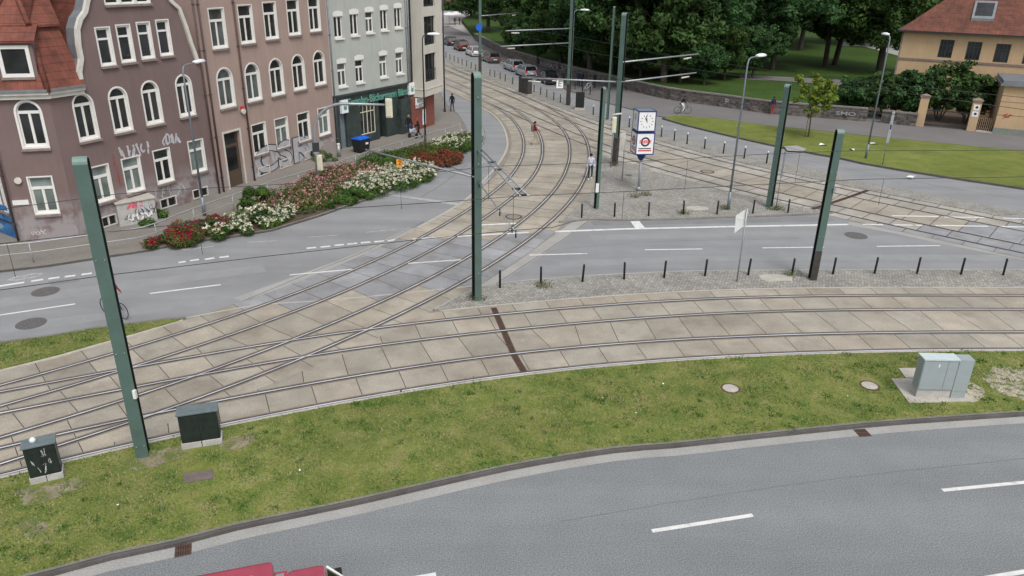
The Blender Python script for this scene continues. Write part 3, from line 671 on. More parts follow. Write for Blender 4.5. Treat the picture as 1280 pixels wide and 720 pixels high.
# bare, worn patches in the turf
def worn(L, z, mt, seed, name='bare_soil'):
    pts = px(L, z); c = sum(pts, Vector())/len(pts); g = random.Random(seed); out = []
    cc = catmull(pts+[pts[0]], .12)
    for p in cc[:-1]: q = c+(p-c)*g.uniform(.82, 1.12); out.append((q.x, q.y))
    tag(MB().prism(out, z, z).build(name, mt), kind='structure')
MT['dirt'] = M('dirt', (.24, .205, .145), .95, .25, 3, bump=.6, col2=(.12, .145, .04), cut=(.48, .6))
MT['gravel'] = M('gravel', (.40, .36, .29), .95, .3, 7, bump=.6, col2=(.13, .16, .045), cut=(.5, .58))
worn([(1228, 468), (1245, 458), (1268, 460), (1300, 466), (1310, 490), (1280, 500), (1255, 492), (1238, 482)], .1145, 'gravel', 1)
worn([(1208, 478), (1222, 480), (1232, 492), (1222, 502), (1208, 500)], .1150, 'gravel', 2)
worn([(150, 576), (180, 566), (215, 560), (235, 566), (205, 580), (172, 588)], .1145, 'dirt', 3)
worn([(20, 612), (60, 606), (100, 596), (110, 604), (80, 618), (30, 632)], .1150, 'dirt', 4)
worn([(272, 556), (296, 545), (318, 543), (316, 553), (290, 563)], .1155, 'dirt', 5)
worn([(20, 655), (45, 648), (60, 660), (35, 672)], .1160, 'dirt', 6)
# ================================================================== BUILDINGS
class Facade:
    def __init__(s, A, B, root=None):
        s.A = Vector((A.x, A.y, 0)); d = Vector((B.x-A.x, B.y-A.y, 0)); s.L = d.length; s.d = d.normalized()
        s.n = Vector((s.d.y, -s.d.x, 0)); s.root = root
        s.rz = math.atan2(s.d.y, s.d.x)
    def uz(s, x, y, yo=0):
        """photo measurement -> (u, z) on the facade plane (set back by yo)"""
        d = ray(x, y); A = s.A-s.n*yo
        t = (A-CAM).dot(s.n)/d.dot(s.n); p = CAM+d*t
        return (p-A).dot(s.d), p.z
    def w(s, u, y, z): return s.A+s.d*u-s.n*y+Vector((0, 0, z))
    def part(s, mb, name, mats, parent=None, **k):
        o = mb.build(name, mats, parent or s.root, **k)
        if parent is None: s.place(o)
        return o
    def place(s, o):
        o.location = s.A-s.root.location; o.rotation_euler = (0, 0, s.rz)
def outl(u0, u1, z0, z1, arch=False, ins=0):
    u0 += ins; u1 -= ins; z0 += ins; z1 -= ins
    if not arch: return [(u0, z0), (u1, z0), (u1, z1), (u0, z1)]
    r = (u1-u0)/2; c = (u0+u1)/2; zc = z1-r
    return [(u0, z0), (u1, z0)]+[(c+r*math.cos(t), zc+r*math.sin(t)) for t in [i*math.pi/10 for i in range(11)]]
def ring(mb, a, b, yf, yb, mi=0, inner=True, outer=True):
    n = len(a)
    for i in range(n):
        j = (i+1) % n
        A, B, C, D = a[i], a[j], b[j], b[i]
        mb.face([(A[0], yf, A[1]), (B[0], yf, B[1]), (C[0], yf, C[1]), (D[0], yf, D[1])], mi)
        if outer: mb.face([(A[0], yb, A[1]), (B[0], yb, B[1]), (B[0], yf, B[1]), (A[0], yf, A[1])], mi)
        if inner: mb.face([(D[0], yf, D[1]), (C[0], yf, C[1]), (C[0], yb, C[1]), (D[0], yb, D[1])], mi)
def fill(mb, o, y, mi=0):
    mb.face([(p[0], y, p[1]) for p in o], mi)
def holes_wall(mb, outer, holes, mi=0, rev=0, depth=.2):
    loops = [[Vector((p[0], 0, p[1])) for p in outer]]+[[Vector((p[0], 0, p[1])) for p in h] for h in holes]
    flat = [p for l in loops for p in l]; i = len(mb.v); mb.v += [tuple(p) for p in flat]
    for tri in tessellate_polygon(loops):
        a, b, c = [flat[k] for k in tri]
        if (b-a).cross(c-a).y > 0: tri = tri[::-1]
        mb.f.append(tuple(i+k for k in tri)); mb.m.append(mi); mb.sm.append(False)
    for h in holes:
        n = len(h)
        for k in range(n):
            p, q = h[k], h[(k+1) % n]
            mb.face([(p[0], 0, p[1]), (q[0], 0, q[1]), (q[0], depth, q[1]), (p[0], depth, p[1])], rev)
MT['graf_dim'] = M('graffiti_dim', (.26, .26, .28), .7, .2, 6)
RW = random.Random(5); MT['pane_curtain2'] = glass('window_pane_half_drawn', (.075, .085, .085), .12, .5)
def window(fc, u0, u1, z0, z1, arch=False, style='T', reveal=False, pane='pane', surround=.055, frame=.055, sill=True, depth=.13, lab=None, fmat='white_paint', open_=False):
    mb = MB()
    if surround: ring(mb, outl(u0, u1, z0, z1, arch, -surround), outl(u0, u1, z0, z1, arch, 0), -.03, 0.02)
    ring(mb, outl(u0, u1, z0, z1, arch, .0), outl(u0, u1, z0, z1, arch, frame), depth-.05, depth+.03)
    w, h = u1-u0, z1-z0; c = (u0+u1)/2
    yb = depth-.045
    zt = z1-(.30*h if not arch else w/2*.98)
    if style in ('T', 'I'):
        if style == 'T': mb.box(u0+frame, u1-frame, yb-.012, depth+.02, zt-.075, zt+.065)
        top = zt-.075 if style == 'T' else z1-frame
        mb.box(c-.038, c+.038, yb-.004, depth+.02, z0+frame, top)
        for a, b in ((u0+frame, c-.038), (c+.038, u1-frame)):      # casements
            mb.box(a, a+.022, yb+.012, depth+.02, z0+frame, top); mb.box(b-.022, b, yb+.012, depth+.02, z0+frame, top)
        mb.box(u0+frame, u1-frame, yb+.006, depth+.02, z0+frame, z0+frame+.07)
    elif style == 'H':
        mb.box(u0+frame, u1-frame, yb, depth+.02, zt-.05, zt+.05)
    elif style == 'G':
        mb.box(c-.03, c+.03, yb, depth+.02, z0+frame, z1-frame)
        mb.box(u0+frame, u1-frame, yb+.005, depth+.02, z0+h*.68, z0+h*.68+.06)
        for k in (.25, .75): mb.box(u0+w*k-.015, u0+w*k+.015, yb+.01, depth+.02, z0+frame, z1-frame)
    if surround: ring(mb, outl(u0, u1, z0, z1, arch, 0), outl(u0, u1, z0, z1, arch, .012), -.002, depth-.04, outer=False)
    o = fc.part(mb, 'window', fmat)
    if pane == 'pane' and style == 'T' and RW.random() < .22: pane = 'pane_curtain2'
    elif pane == 'pane_curtain' and RW.random() < .25: pane = 'pane'
    pm = MB(); fill(pm, outl(u0, u1, z0, z1, arch, frame*.6), depth); fc.part(pm, 'pane', pane, o)
    if sill:
        sm = MB(); sm.box(u0-surround-.04, u1+surround+.04, -.13, .04, z0-surround-.11, z0-surround-.003); fc.part(sm, 'sill', sill if isinstance(sill, str) else 'sill', o)
    return o
def rows(fc, quads, snap=True, arch=False):
    """corner measurements TL, TR, BL, BR -> u0, u1, z0, z1 with common heights"""
    out = []
    for TL, TR, BL, BR in quads:
        a, b, c, d = fc.uz(*TL), fc.uz(*TR), fc.uz(*BL), fc.uz(*BR)
        out.append([(a[0]+c[0])/2, (b[0]+d[0])/2, (c[1]+d[1])/2, (a[1]+b[1])/2])
    if snap:
        z0 = sum(r[2] for r in out)/len(out); z1 = sum(r[3] for r in out)/len(out); w = sum(r[1]-r[0] for r in out)/len(out)
        print('row', [round(r[2], 2) for r in out], [round(r[3], 2) for r in out], 'w', [round(r[1]-r[0], 2) for r in out], 'u', [round((r[0]+r[1])/2, 2) for r in out])
        s = .10
        s = .06; us = [(r[0]+r[1])/2 for r in out]; um = sum(us)/len(us); vv = sum((u-um)**2 for u in us) or 1
        k0 = sum((u-um)*(r[2]-z0) for u, r in zip(us, out))/vv; k1 = sum((u-um)*(r[3]-z1) for u, r in zip(us, out))/vv; kk = (k0+k1)/2
        out = [[u-w/2+s, u+w/2-s, z0+kk*(u-um)+s, z1+kk*(u-um)-s] for u in us]
    return out
def cross(L): # arched: left, right at the spring, top, bottom-left, bottom-right
    return L
def body(fc, mb, u0, u1, z0, z1, dep, mi=0, left=True):
    p = [(u0, z0), (u1, z0), (u1, z1), (u0, z1)]
    mb.face([(u0, .0, z0), (u0, .0, z1), (u0, dep, z1), (u0, dep, z0)], mi)
    mb.face([(u1, .0, z0), (u1, dep, z0), (u1, dep, z1), (u1, .0, z1)], mi)
    mb.face([(u0, dep, z0), (u0, dep, z1), (u1, dep, z1), (u1, dep, z0)], mi)
    mb.face([(u0, .0, z1), (u1, .0, z1), (u1, dep, z1), (u0, dep, z1)], mi)
def basement(fc, u0, u1, z0, z1):
    mb = MB(); ring(mb, outl(u0, u1, z0, z1, False, -.07), outl(u0, u1, z0, z1), -.02, .1); c = (u0+u1)/2; mb.box(c-.04, c+.04, .02, .1, z0, z1)
    o = fc.part(mb, 'basement_window', 'white_dirty'); pm = MB(); fill(pm, outl(u0, u1, z0, z1), .09); fc.part(pm, 'pane', 'black', o)
def pipe(fc, u, z0, z1, mt='pipe_brown', y=-.09, r=.055):
    m_ = MB(); m_.tube([(u, y, z0), (u, y, z1)], r, 8)
    for k in range(int((z1-z0)/2.5)): m_.box(u-.075, u+.075, y-.07, .0, z0+1+2.5*k, z0+1.05+2.5*k)
    fc.part(m_, 'downpipe', mt)
def scribble(fc, x0, y0, x1, y1, hgt, mtn, n=5, name='graffiti', wdt=.05, seed=1, yo=-.012):
    """a spray tag: looping strokes between two measured points"""
    rnd = random.Random(seed); u0, z0 = fc.uz(x0, y0); u1, z1 = fc.uz(x1, y1); mb = MB()
    for k in range(n):
        cu = u0+(u1-u0)*(k+.5)/n; cz = z0+(z1-z0)*(k+.5)/n; w = abs(u1-u0)/n*.62
        pts = [Vector((cu+rnd.uniform(-w, w), cz+rnd.uniform(-.5, .5)*hgt, 0)) for _ in range(5)]
        c = catmull(pts, .07)
        for i in range(len(c)-1):
            a, b = c[i], c[i+1]; d = (b-a)
            if d.length < 1e-5: continue
            q = Vector((-d.y, d.x, 0)).normalized()*wdt/2
            y_ = yo-.0006*((i+k*7) % 9)
            mb.face([((a+q).x, y_, (a+q).y), ((a-q).x, y_, (a-q).y), ((b-q).x, y_, (b-q).y), ((b+q).x, y_, (b+q).y)])
    fc.part(mb, name, mtn)
c0 = P(30, 305); c1 = P(100, 300); c2 = P(275.5, 243.2); c3 = P(421, 190); c4 = P(515, 164.5); cL = P(0, 291)
# ---------------- building 1: mauve corner house with a curved gable
b1_ = thing('corner_house', 'mauve plastered corner house with white-edged curved gable and red mansard roof', 'house', c1)
f0 = Facade(c0, c1, b1_); f1 = Facade(c1, c2, b1_)
cLL = c0+(cL-c0).normalized()*9; fL = Facade(cLL, c0, b1_)
ze = f1.uz(62, 122)[1]+.20
print('eaves', ze, f1.uz(104, 109), f0.uz(20, 122), 'f1 L', f1.L)
att = rows(f1, [((117, 34.4), (136.7, 32.2), (126.7, 84.4), (145.6, 81)), ((143.3, 31), (162, 29), (152, 79.6), (170, 76.7)), ((169, 27.8), (186.7, 26), (176.7, 75), (194.4, 72)), ((193, 25), (210, 23), (201, 71.6), (217, 68.4))])
arc = rows(f1, [((89, 118), (112, 116), (98.7, 177), (126, 171)), ((134, 109), (157, 108), (142.5, 168), (166, 162)), ((175.5, 101.5), (196, 100), (182, 157), (205, 153)), ((217, 93), (237, 92), (224.5, 147), (245.8, 143.7))])
grd = rows(f1, [((108, 210), (135, 204.5), (120.5, 254.5), (144, 248.7)), ((150.5, 198.7), (173.7, 193.7), (158.7, 243), (182, 237)), ((190, 188), (211, 183), (197.5, 231.7), (218, 225.5)), ((233, 176.7), (253.8, 172.4), (239, 218), (260, 213))])
up_ = [f1.uz(130, 6.7), f1.uz(191, 1)]
uppz = (up_[0][1]+up_[1][1])/2
top4 = [[up_[0][0]+.1+k*(up_[1][0]-up_[0][0]-.2)/3, up_[0][0]+.1+(k+1)*(up_[1][0]-up_[0][0]-.2)/3-.12, uppz, uppz+1.5] for k in range(3)]
gl = [f1.uz(*q) for q in ((97.8, 103), (95.5, 89), (97.8, 73), (94.4, 55.5), (93, 35.5), (96.7, 22), (103, 13), (105.5, 0))]
gr_ = [f1.uz(*q) for q in ((248, 78), (244, 66), (239.6, 54), (233, 33), (224, 9), (214, 0))]
gl = [(u, z) for u, z in gl]
print('gable L', gl, 'R', gr_)
gu0 = gl[0][0]; zt_ = max(gl[-1][1], gr_[-1][1])
cu = (gl[-1][0]+gr_[-1][0])/2
apex = [(gl[-1][0]+.5, gl[-1][1]+1.0), (gl[-1][0]+1.3, gl[-1][1]+1.5), (cu-.6, gl[-1][1]+3.2), (cu, gl[-1][1]+3.6), (cu+.6, gl[-1][1]+3.2), (gr_[-1][0]-1.1, gl[-1][1]+1.5)]
outline = [(0, 0), (f1.L, 0), (f1.L, gr_[0][1])]+gr_[1:]+apex[::-1]+gl[::-1]+[(gu0, ze), (0, ze)]
mb = MB()
base1 = [f1.uz(240.6, 256)[0], f1.uz(261, 250)[0]]
bas = [(f1.uz(243, 250)[0], f1.uz(260, 246)[0], .28, .72), (f1.uz(203, 265)[0], f1.uz(221, 259)[0], .3, .75), (f1.uz(130, 286)[0], f1.uz(146, 280)[0], .3, .75)]
holes = [outl(*r) for r in att+grd+top4]+[outl(*r, True) for r in arc]+[outl(*b) for b in bas]
holes_wall(mb, outline, holes)
# back and roof body behind the gable
D = 9
mb.face([(f1.L, 0, 0), (f1.L, D, 0), (f1.L, D, gr_[0][1]), (f1.L, 0, gr_[0][1])])
f1.part(mb, 'gable_wall', 'wall_mauve')
for r in att: window(f1, *r, style='H', frame=.10, pane='pane')
for r in top4: window(f1, *r, style='H')
for r in arc: window(f1, *r, arch=True, surround=.08)
for r in grd: window(f1, *r, pane='pane_curtain')
for b in bas: basement(f1, *b)
# coping
cp = MB()
crv = gr_+apex[::-1]+gl[::-1]; crv2 = []
for i, p in enumerate(crv):
    a = crv[max(0, i-1)]; b = crv[min(len(crv)-1, i+1)]; d = Vector((b[0]-a[0], b[1]-a[1])).normalized(); crv2.append((p[0]-d.y*.30, p[1]+d.x*-.30*-1 if False else p[1]+d.x*.30))
crv2 = []
for i, p in enumerate(crv):
    a = crv[max(0, i-1)]; b = crv[min(len(crv)-1, i+1)]; d = Vector((b[0]-a[0], b[1]-a[1])).normalized()
    crv2.append((p[0]-d.y*.21, p[1]+d.x*.21))
cen = (cu, 9)
if sum(math.hypot(q[0]-cu, q[1]-9) for q in crv2) > sum(math.hypot(q[0]-cu, q[1]-9) for q in crv):
    crv2 = [(2*p[0]-q[0], 2*p[1]-q[1]) for p, q in zip(crv, crv2)]
for i in range(len(crv)-1):
    A, B, C, Dd = crv[i], crv[i+1], crv2[i+1], crv2[i]
    cp.face([(A[0], -.14, A[1]), (B[0], -.14, B[1]), (C[0], -.14, C[1]), (Dd[0], -.14, Dd[1])])
    cp.face([(C[0], -.14, C[1]), (Dd[0], -.14, Dd[1]), (Dd[0], .0, Dd[1]), (C[0], .0, C[1])])
    cp.face([(A[0], -.14, A[1]), (B[0], -.14, B[1]), (B[0], .04, B[1]), (A[0], .04, A[1])])
    cp.face([(A[0], .04, A[1]), (B[0], .04, B[1]), (B[0], .62, B[1]), (A[0], .62, A[1])], 1)
f1.part(cp, 'gable_coping', ['white_dirty', 'zinc'])
rf = MB()
rr = [(gu0+.05, .6, ze), (cu, .6, zt_+2.4), (f1.L, .6, gr_[0][1])]
rf.face([rr[0], rr[1], (cu, D, zt_+2.4), (gu0+.05, D, ze)]); rf.face([rr[1], rr[2], (f1.L, D, gr_[0][1]), (cu, D, zt_+2.4)])
f1.part(rf, 'gable_roof', 'tiles')
# ---- chamfered corner section
g0 = rows(f0, [((32.5, 220.5), (65.5, 219.5), (43.7, 268.7), (75.7, 267))]); a0 = rows(f0, [((16, 126), (50, 125), (27.5, 185), (60.7, 184.5))])
mb = MB(); holes_wall(mb, [(0, 0), (f0.L, 0), (f0.L, ze), (0, ze)], [outl(*g0[0]), outl(*a0[0], True)]); f0.part(mb, 'corner_wall', 'wall_mauve')
window(f0, *g0[0], pane='pane_curtain'); window(f0, *a0[0], arch=True, surround=.09)
gL = [[fL.uz(-14, 222)[0], fL.uz(8, 220)[0], g0[0][2], g0[0][3]]]
gL[0][1] = fL.L-.9; gL[0][0] = fL.L-1.9
mb = MB(); holes_wall(mb, [(0, 0), (fL.L, 0), (fL.L, ze), (0, ze)], [outl(*gL[0])]); fL.part(mb, 'side_wall', 'wall_mauve')
window(fL, *gL[0], pane='pane_curtain')
pipe(fL, fL.L-.35, 0, ze)
# cornice / gutter
def eave(fc, u0, u1, z, mt='white_dirty'):
    mb = MB()
    mb.box(u0, u1, -.32, .1, z-.12, z+.02); mb.box(u0, u1, -.20, .1, z-.32, z-.122); mb.box(u0, u1, -.40, -.24, z+.022, z+.13, 1)
    fc.part(mb, 'cornice', [mt, 'zinc'])
eave(f1, -.05, gu0+.1, ze+.1); eave(f0, -.1, f0.L+.12, ze+.098); eave(fL, 0, fL.L+.1, ze+.096)
# mansard
zb_ = ze+3.0; ins = 1.0
def off_pt(fa, fb, y, z):      # corner of two facades set back by y
    a = fa.w(fa.L, y, 0); d = fa.d; b = fb.w(0, y, 0); e = fb.d
    den = d.x*e.y-d.y*e.x; t = ((b.x-a.x)*e.y-(b.y-a.y)*e.x)/den
    q = a+d*t; return Vector((q.x, q.y, z))
lo = [fL.w(0, -.3, ze+.1), off_pt(fL, f0, -.3, ze+.1), off_pt(f0, f1, -.3, ze+.1), f1.w(gu0+.2, -.3, ze+.1)]
hi = [fL.w(0, ins, zb_), off_pt(fL, f0, ins, zb_), off_pt(f0, f1, ins, zb_), f1.w(gu0+.2, ins, zb_)]
hi1 = [fL.w(0, ins-.25, zb_+.02), off_pt(fL, f0, ins-.25, zb_+.02), off_pt(f0, f1, ins-.25, zb_+.02), f1.w(gu0+.2, ins-.25, zb_+.02)]
rt = [fL.w(0, 7, zb_+3.6), off_pt(fL, f0, 4.8, zb_+3.6), off_pt(f0, f1, 4.8, zb_+3.6), f1.w(gu0+2, 4.8, zb_+3.6)]
org = b1_.location
for i, nm in ((0, 'roof'), (1, 'roof'), (2, 'roof')):
    a, b = lo[i], lo[i+1]; d = (b-a); d.z = 0; d.normalize(); ang = math.atan2(d.y, d.x); Mi = (Matrix.Translation(a-Vector((0, 0, a.z)))@Matrix.Rotation(ang, 4, 'Z')).inverted()
    mb = MB(); mb.face([Mi@lo[i], Mi@lo[i+1], Mi@hi[i+1], Mi@hi[i]]); mb.face([Mi@hi1[i], Mi@hi1[i+1], Mi@rt[i+1], Mi@rt[i]])
    mb.face([Mi@(hi1[i]-Vector((0, 0, .12))), Mi@(hi1[i+1]-Vector((0, 0, .12))), Mi@hi1[i+1], Mi@hi1[i]])
    o = mb.build('mansard_roof', 'tiles', b1_); o.location = Vector((a.x, a.y, 0))-org; o.rotation_euler = (0, 0, ang)
hp = MB()
for A_, B_ in ((lo[1], hi[1]), (lo[2], hi[2]), (hi1[1], rt[1]), (hi1[2], rt[2])): hp.tube([A_-org, B_-org], .13, 8)
hp.build('hip_tiles', 'tiles', b1_)
# dormer on the corner section
du = [f0.uz(0, 56)[0]-.1, f0.uz(33, 56)[0]+.1]; dz = [f0.uz(6, 96)[1], f0.uz(30, 56)[1]]
print('dormer', du, dz, f0.L)
dw = [max(.15, du[0]), min(f0.L-.25, du[1]), ze+.55, ze+2.15]
dw = [.92, 2.12, 8.2, 9.5]
mb = MB(); holes_wall(mb, [(dw[0]-.22, ze+.7), (dw[1]+.22, ze+.7), (dw[1]+.22, ze+2.42), (dw[0]-.22, ze+2.42)], [outl(*dw)]); 
for u in (dw[0]-.22, dw[1]+.22): mb.face([(u, 0, ze+.7), (u, 0, ze+2.42), (u, 1.2, ze+2.42), (u, 1.2, ze+.7)])
dm = f0.part(mb, 'dormer', 'wall_mauve')
rm = MB(); rm.face([(dw[0]-.4, -.18, ze+2.4), (dw[1]+.4, -.18, ze+2.4), (dw[1]+.4, 1.0, ze+3.1), (dw[0]-.4, 1.0, ze+3.1)]); rm.box(dw[0]-.4, dw[1]+.4, -.17, -.08, ze+2.3, ze+2.39)
f0.part(rm, 'dormer_roof', 'tiles', dm)
window(f0, *dw, style='N', surround=0.06, frame=.10, depth=.03)
pipe(f1, f1.L-.12, 0, 13)
scribble(f1, 150, 190, 186, 186, .8, 'graf_white', 6, seed=3, wdt=.10); scribble(f1, 203, 176, 225, 171, .7, 'graf_white', 5, seed=4, wdt=.10)
scribble(f1, 141, 200, 151, 226, 1.3, 'graf_red', 2, seed=5, wdt=.04); scribble(f0, 40, 292, 58, 290, .35, 'graf_white', 5, seed=6, wdt=.03)
scribble(f1, 195, 245, 232, 235, .9, 'graf_white', 5, seed=8, wdt=.035)
u_, z_ = f0.uz(14, 226); mb = MB(); mb.tube([(.45, -.12, f0.uz(12, 226)[1]), (.45, .0, f0.uz(12, 226)[1])], .16, 12); f0.part(mb, 'wall_lamp', 'white_dirty')
mb = MB(); u_, z_ = f0.uz(26, 253); mb.box(u_-.35, u_+.35, -.04, 0, z_-.12, z_+.12); f0.part(mb, 'street_name_plate', 'white_paint')
# ---------------- building 2: rose house
b2_ = thing('terraced_house', 'rose-coloured plastered terraced house with silver CSR graffiti by its front door', 'house', c2)
f2 = Facade(c2, c3, b2_)
T2 = rows(f2, [((260, 11.4), (279, 9.4), (265, 61.5), (285, 58)), ((296, 7.3), (314.6, 4.6), (301, 56), (319, 53)), ((327.7, 3), (344, 1), (331.7, 51), (348.5, 48)), ((357, -2), (372, -3), (360.4, 46), (377, 43.3)), ((384, -4), (398, -6), (387, 41.7), (402, 39))])
A2 = rows(f2, [((270.4, 87), (289, 84), (274.6, 136.5), (294, 131)), ((304.8, 80), (322.5, 77), (309, 127.5), (327.5, 123)), ((335.4, 74), (351.5, 71), (339, 121), (356, 117)), ((363.5, 69.5), (379, 66), (366.7, 114.6), (383, 111)), ((390.6, 64), (404.5, 61), (393, 108.7), (408, 104.6))])
D2_ = rows(f2, [((313, 155.4), (331.7, 152.6), (318, 195), (335.7, 191)), ((342, 149), (358.6, 145.5), (346, 185.6), (363, 181.4)), ((370.4, 141.7), (386, 138.4), (374, 178), (389, 174)), ((396, 135), (410.6, 133), (399.5, 171.5), (413.6, 167))])
dr = [(f2.uz(278, 165)[0]+f2.uz(285, 230)[0])/2+.1, (f2.uz(301, 160.6)[0]+f2.uz(307, 226)[0])/2-.1, .05, (f2.uz(278, 165)[1]+f2.uz(301, 160.6)[1])/2-.1]
print('door', dr)
bs2 = [(f2.uz(324, 219)[0], f2.uz(337, 215)[0], .3, .75), (f2.uz(351, 211)[0], f2.uz(363, 207)[0], .3, .75), (f2.uz(382, 202)[0], f2.uz(392, 198)[0], .3, .75)]
H2 = 14.2
mb = MB(); holes_wall(mb, [(0, 0), (f2.L, 0), (f2.L, H2), (0, H2)], [outl(*r) for r in T2+D2_]+[outl(*r, True) for r in A2]+[outl(*dr)]+[outl(*b) for b in bs2])
body(f2, mb, 0, f2.L, 0, H2, 10); f2.part(mb, 'wall', 'wall_rose')
for r in T2: window(f2, *r)
for r in A2: window(f2, *r, arch=True, surround=.08)
for r in D2_: window(f2, *r, pane='pane_curtain')
for b in bs2: basement(f2, *b)
mb = MB(); ring(mb, outl(dr[0], dr[1], dr[2]+.01, dr[3], False, -.12), outl(dr[0], dr[1], dr[2]+.01, dr[3]), -.03, .02); mb.box(dr[0]-.05, dr[1]+.05, -.35, .3, 0, .06, 1); mb.box(dr[0], dr[1], .21, .26, .05, dr[3], 2)
mb.box(dr[0], dr[0]+.01, .0, .2, .1, dr[3], 0)
do_ = f2.part(mb, 'front_door', ['white_dirty', 'sill', 'cl_brown'])
mb = MB(); mb.box(dr[0]+.12, dr[1]-.12, .195, .208, dr[3]-.75, dr[3]-.12); mb.box(dr[0]+.2, dr[1]-.2, .195, .208, 1.15, dr[3]-.95); f2.part(mb, 'pane', 'pane', do_)
mb = MB(); u_, z_ = f2.uz(302, 139); mb.tube([(u_, -.05, z_), (u_, -.2, z_)], .17, 10); mb.box(u_-.1, u_+.1, -.15, 0, z_+.1, z_+.3, 1); f2.part(mb, 'wall_lamp', ['white_dirty', 'red_paint'])
pipe(f2, f2.uz(319, 232)[0] if False else f2.uz(308, 150)[0], 0, H2); pipe(f2, .25, 0, H2)
gt = thing  # silver throw-up
def bubble(fc, txt, x0, y0, x1, y1, size, parentname='graffiti'):
    a = fc.uz(x0, y0); b = fc.uz(x1, y1); c = ((a[0]+b[0])/2, (a[1]+b[1])/2); tilt = math.atan2(b[1]-a[1], b[0]-a[0])
    for nm, mtn, ofs, y in (('graffiti_outline', 'graf_black', .055, -.008), ('graffiti_fill', 'graf_silver', .026, -.014)):
        me = text_mesh(txt, size, extrude=.001, offset=ofs*size, name=nm, space=1.0); me.materials.clear(); me.materials.append(MT[mtn])
        o = link(nm, me, fc.root); w_ = o.dimensions.x if o.dimensions.x > 0 else 1
        xs = [v.co.x for v in me.vertices]; wd = max(xs)-min(xs)
        fc.place(o); o.location = o.location+(fc.d*c[0]-fc.n*y+Vector((0, 0, c[1]))); o.rotation_euler = (math.pi/2, 0, fc.rz)
        o.rotation_euler.rotate_axis('Z', tilt)
        o.scale = (abs(b[0]-a[0])/wd*(1 if nm.endswith('fill') else 1.02), 1, 1)
scribble(f2, 316, 208, 388, 184, 1.5, 'graf_silver', 9, name='graffiti_haze', seed=44, wdt=.28, yo=-.003); bubble(f2, 'CSR', 317, 206, 388, 184, 2.35)
scribble(f2, 400, 180, 418, 172, .5, 'graf_white', 3, seed=12)
mb = MB(); mb.box(-.1, f2.L+.1, -.45, .1, H2, H2+.3); f2.part(mb, 'cornice', 'white_dirty')
mb = MB(); mb.face([(0, -.4, H2+.3), (f2.L, -.4, H2+.3), (f2.L, 5, H2+4), (0, 5, H2+4)]); mb.face([(0, 10, H2+.3), (0, 5, H2+4), (f2.L, 5, H2+4), (f2.L, 10, H2+.3)]); f2.part(mb, 'roof', 'tiles')
# ---------------- building 3: grey-green house with a dark shopfront
b3_ = thing('terraced_house', 'pale grey-green terraced house above a dark green shopfront with green lettering', 'house', c3)
f3 = Facade(c3, c4, b3_)
T3 = rows(f3, [((416, 21), (427, 19), (418, 47), (430, 45)), ((436, 18), (447, 15.5), (438, 44), (450, 42.7)), ((455, 15), (466, 13), (458, 50), (469, 49.5)), ((474, 12), (484, 10), (476, 38), (486, 36.5)), ((491.7, 9.5), (501.5, 8), (493, 35), (503, 33))])
for r in T3: pass
L3 = rows(f3, [((420, 79.5), (432, 77), (423, 110.4), (435.4, 108.3)), ((442.7, 75), (454, 72.5), (445, 105), (456, 103)), ((473, 69.5), (483.3, 67), (475.4, 98.3), (485, 96.5)), ((493.7, 66), (503.5, 64), (495, 93.7), (505, 91.7))])
zf = (f3.uz(421, 122)[1]+f3.uz(515.6, 101)[1])/2
print('fascia', f3.uz(421, 122), f3.uz(515.6, 101), f3.L)
H3 = 14.0
mb = MB(); holes_wall(mb, [(0, zf), (f3.L, zf), (f3.L, H3), (0, H3)], [outl(*r) for r in T3+L3]); body(f3, mb, 0, f3.L, 0, H3, 10); f3.part(mb, 'upper_wall', 'wall_grey')
for i, r in enumerate(T3+L3):
    o = window(f3, *r, style='T' if i >= 5 or i == 2 else 'I', surround=.0, sill='white_paint')
    mb = MB(); w_ = r[1]-r[0]; n_ = 6
    for k in range(n_):    # shallow arched lintel
        a = r[0]-.08+(w_+.16)*k/n_; b = r[0]-.08+(w_+.16)*(k+1)/n_; h_ = lambda u: .30+.10*math.sin(math.pi*(u-r[0]+.08)/(w_+.16))
        mb.face([(a, -.03, r[3]+.01), (b, -.03, r[3]+.01), (b, -.03, r[3]+h_(b)), (a, -.03, r[3]+h_(a))])
    f3.part(mb, 'lintel', 'white_paint')
sh = [(f3.uz(450, 135)[0], f3.uz(470, 150)[0], .75, zf-.85), (f3.uz(474, 150)[0], f3.uz(483, 150)[0], .06, zf-.8), (f3.uz(425.5, 160)[0], f3.uz(433.5, 160)[0], .06, zf-1.1), (f3.uz(498, 145)[0], f3.uz(506.5, 145)[0], .8, zf-1.0)]
sh = [list(s) for s in sh]; print('shop', sh)
mb = MB(); holes_wall(mb, [(0, 0), (f3.L, 0), (f3.L, zf-.003), (0, zf-.003)], [outl(*s) for s in sh], depth=.5); mb.box(0, f3.L, -.16, -.001, zf-.10, zf+.05)
f3.part(mb, 'shopfront', 'shop_green')
window(f3, *sh[0], style='G', surround=0, sill=False, fmat='signal_back', depth=.15, frame=.06); window(f3, *sh[3], style='H', surround=0, sill=False, fmat='cl_brown', depth=.15)
mb = MB(); mb.box(sh[1][0], sh[1][1], .48, .5, 0.06, sh[1][3]); o = f3.part(mb, 'shop_door', 'black')
mb = MB(); mb.box(sh[2][0], sh[2][1], .2, .25, .06, sh[2][3]); f3.part(mb, 'side_door', 'lamp_blue')
zl = (f3.uz(432, 130)[1]+f3.uz(510, 113)[1])/2
ua, ub = f3.uz(433, 128)[0], f3.uz(509, 113)[0]
me = text_mesh('Templan-Bäckermann Bänz', .8, extrude=.03, name='shop_lettering', offset=.012); me.materials.clear(); me.materials.append(MT['text_green'])
o = link('shop_lettering', me, b3_); xs = [v.co.x for v in me.vertices]; wd = max(xs)-min(xs)
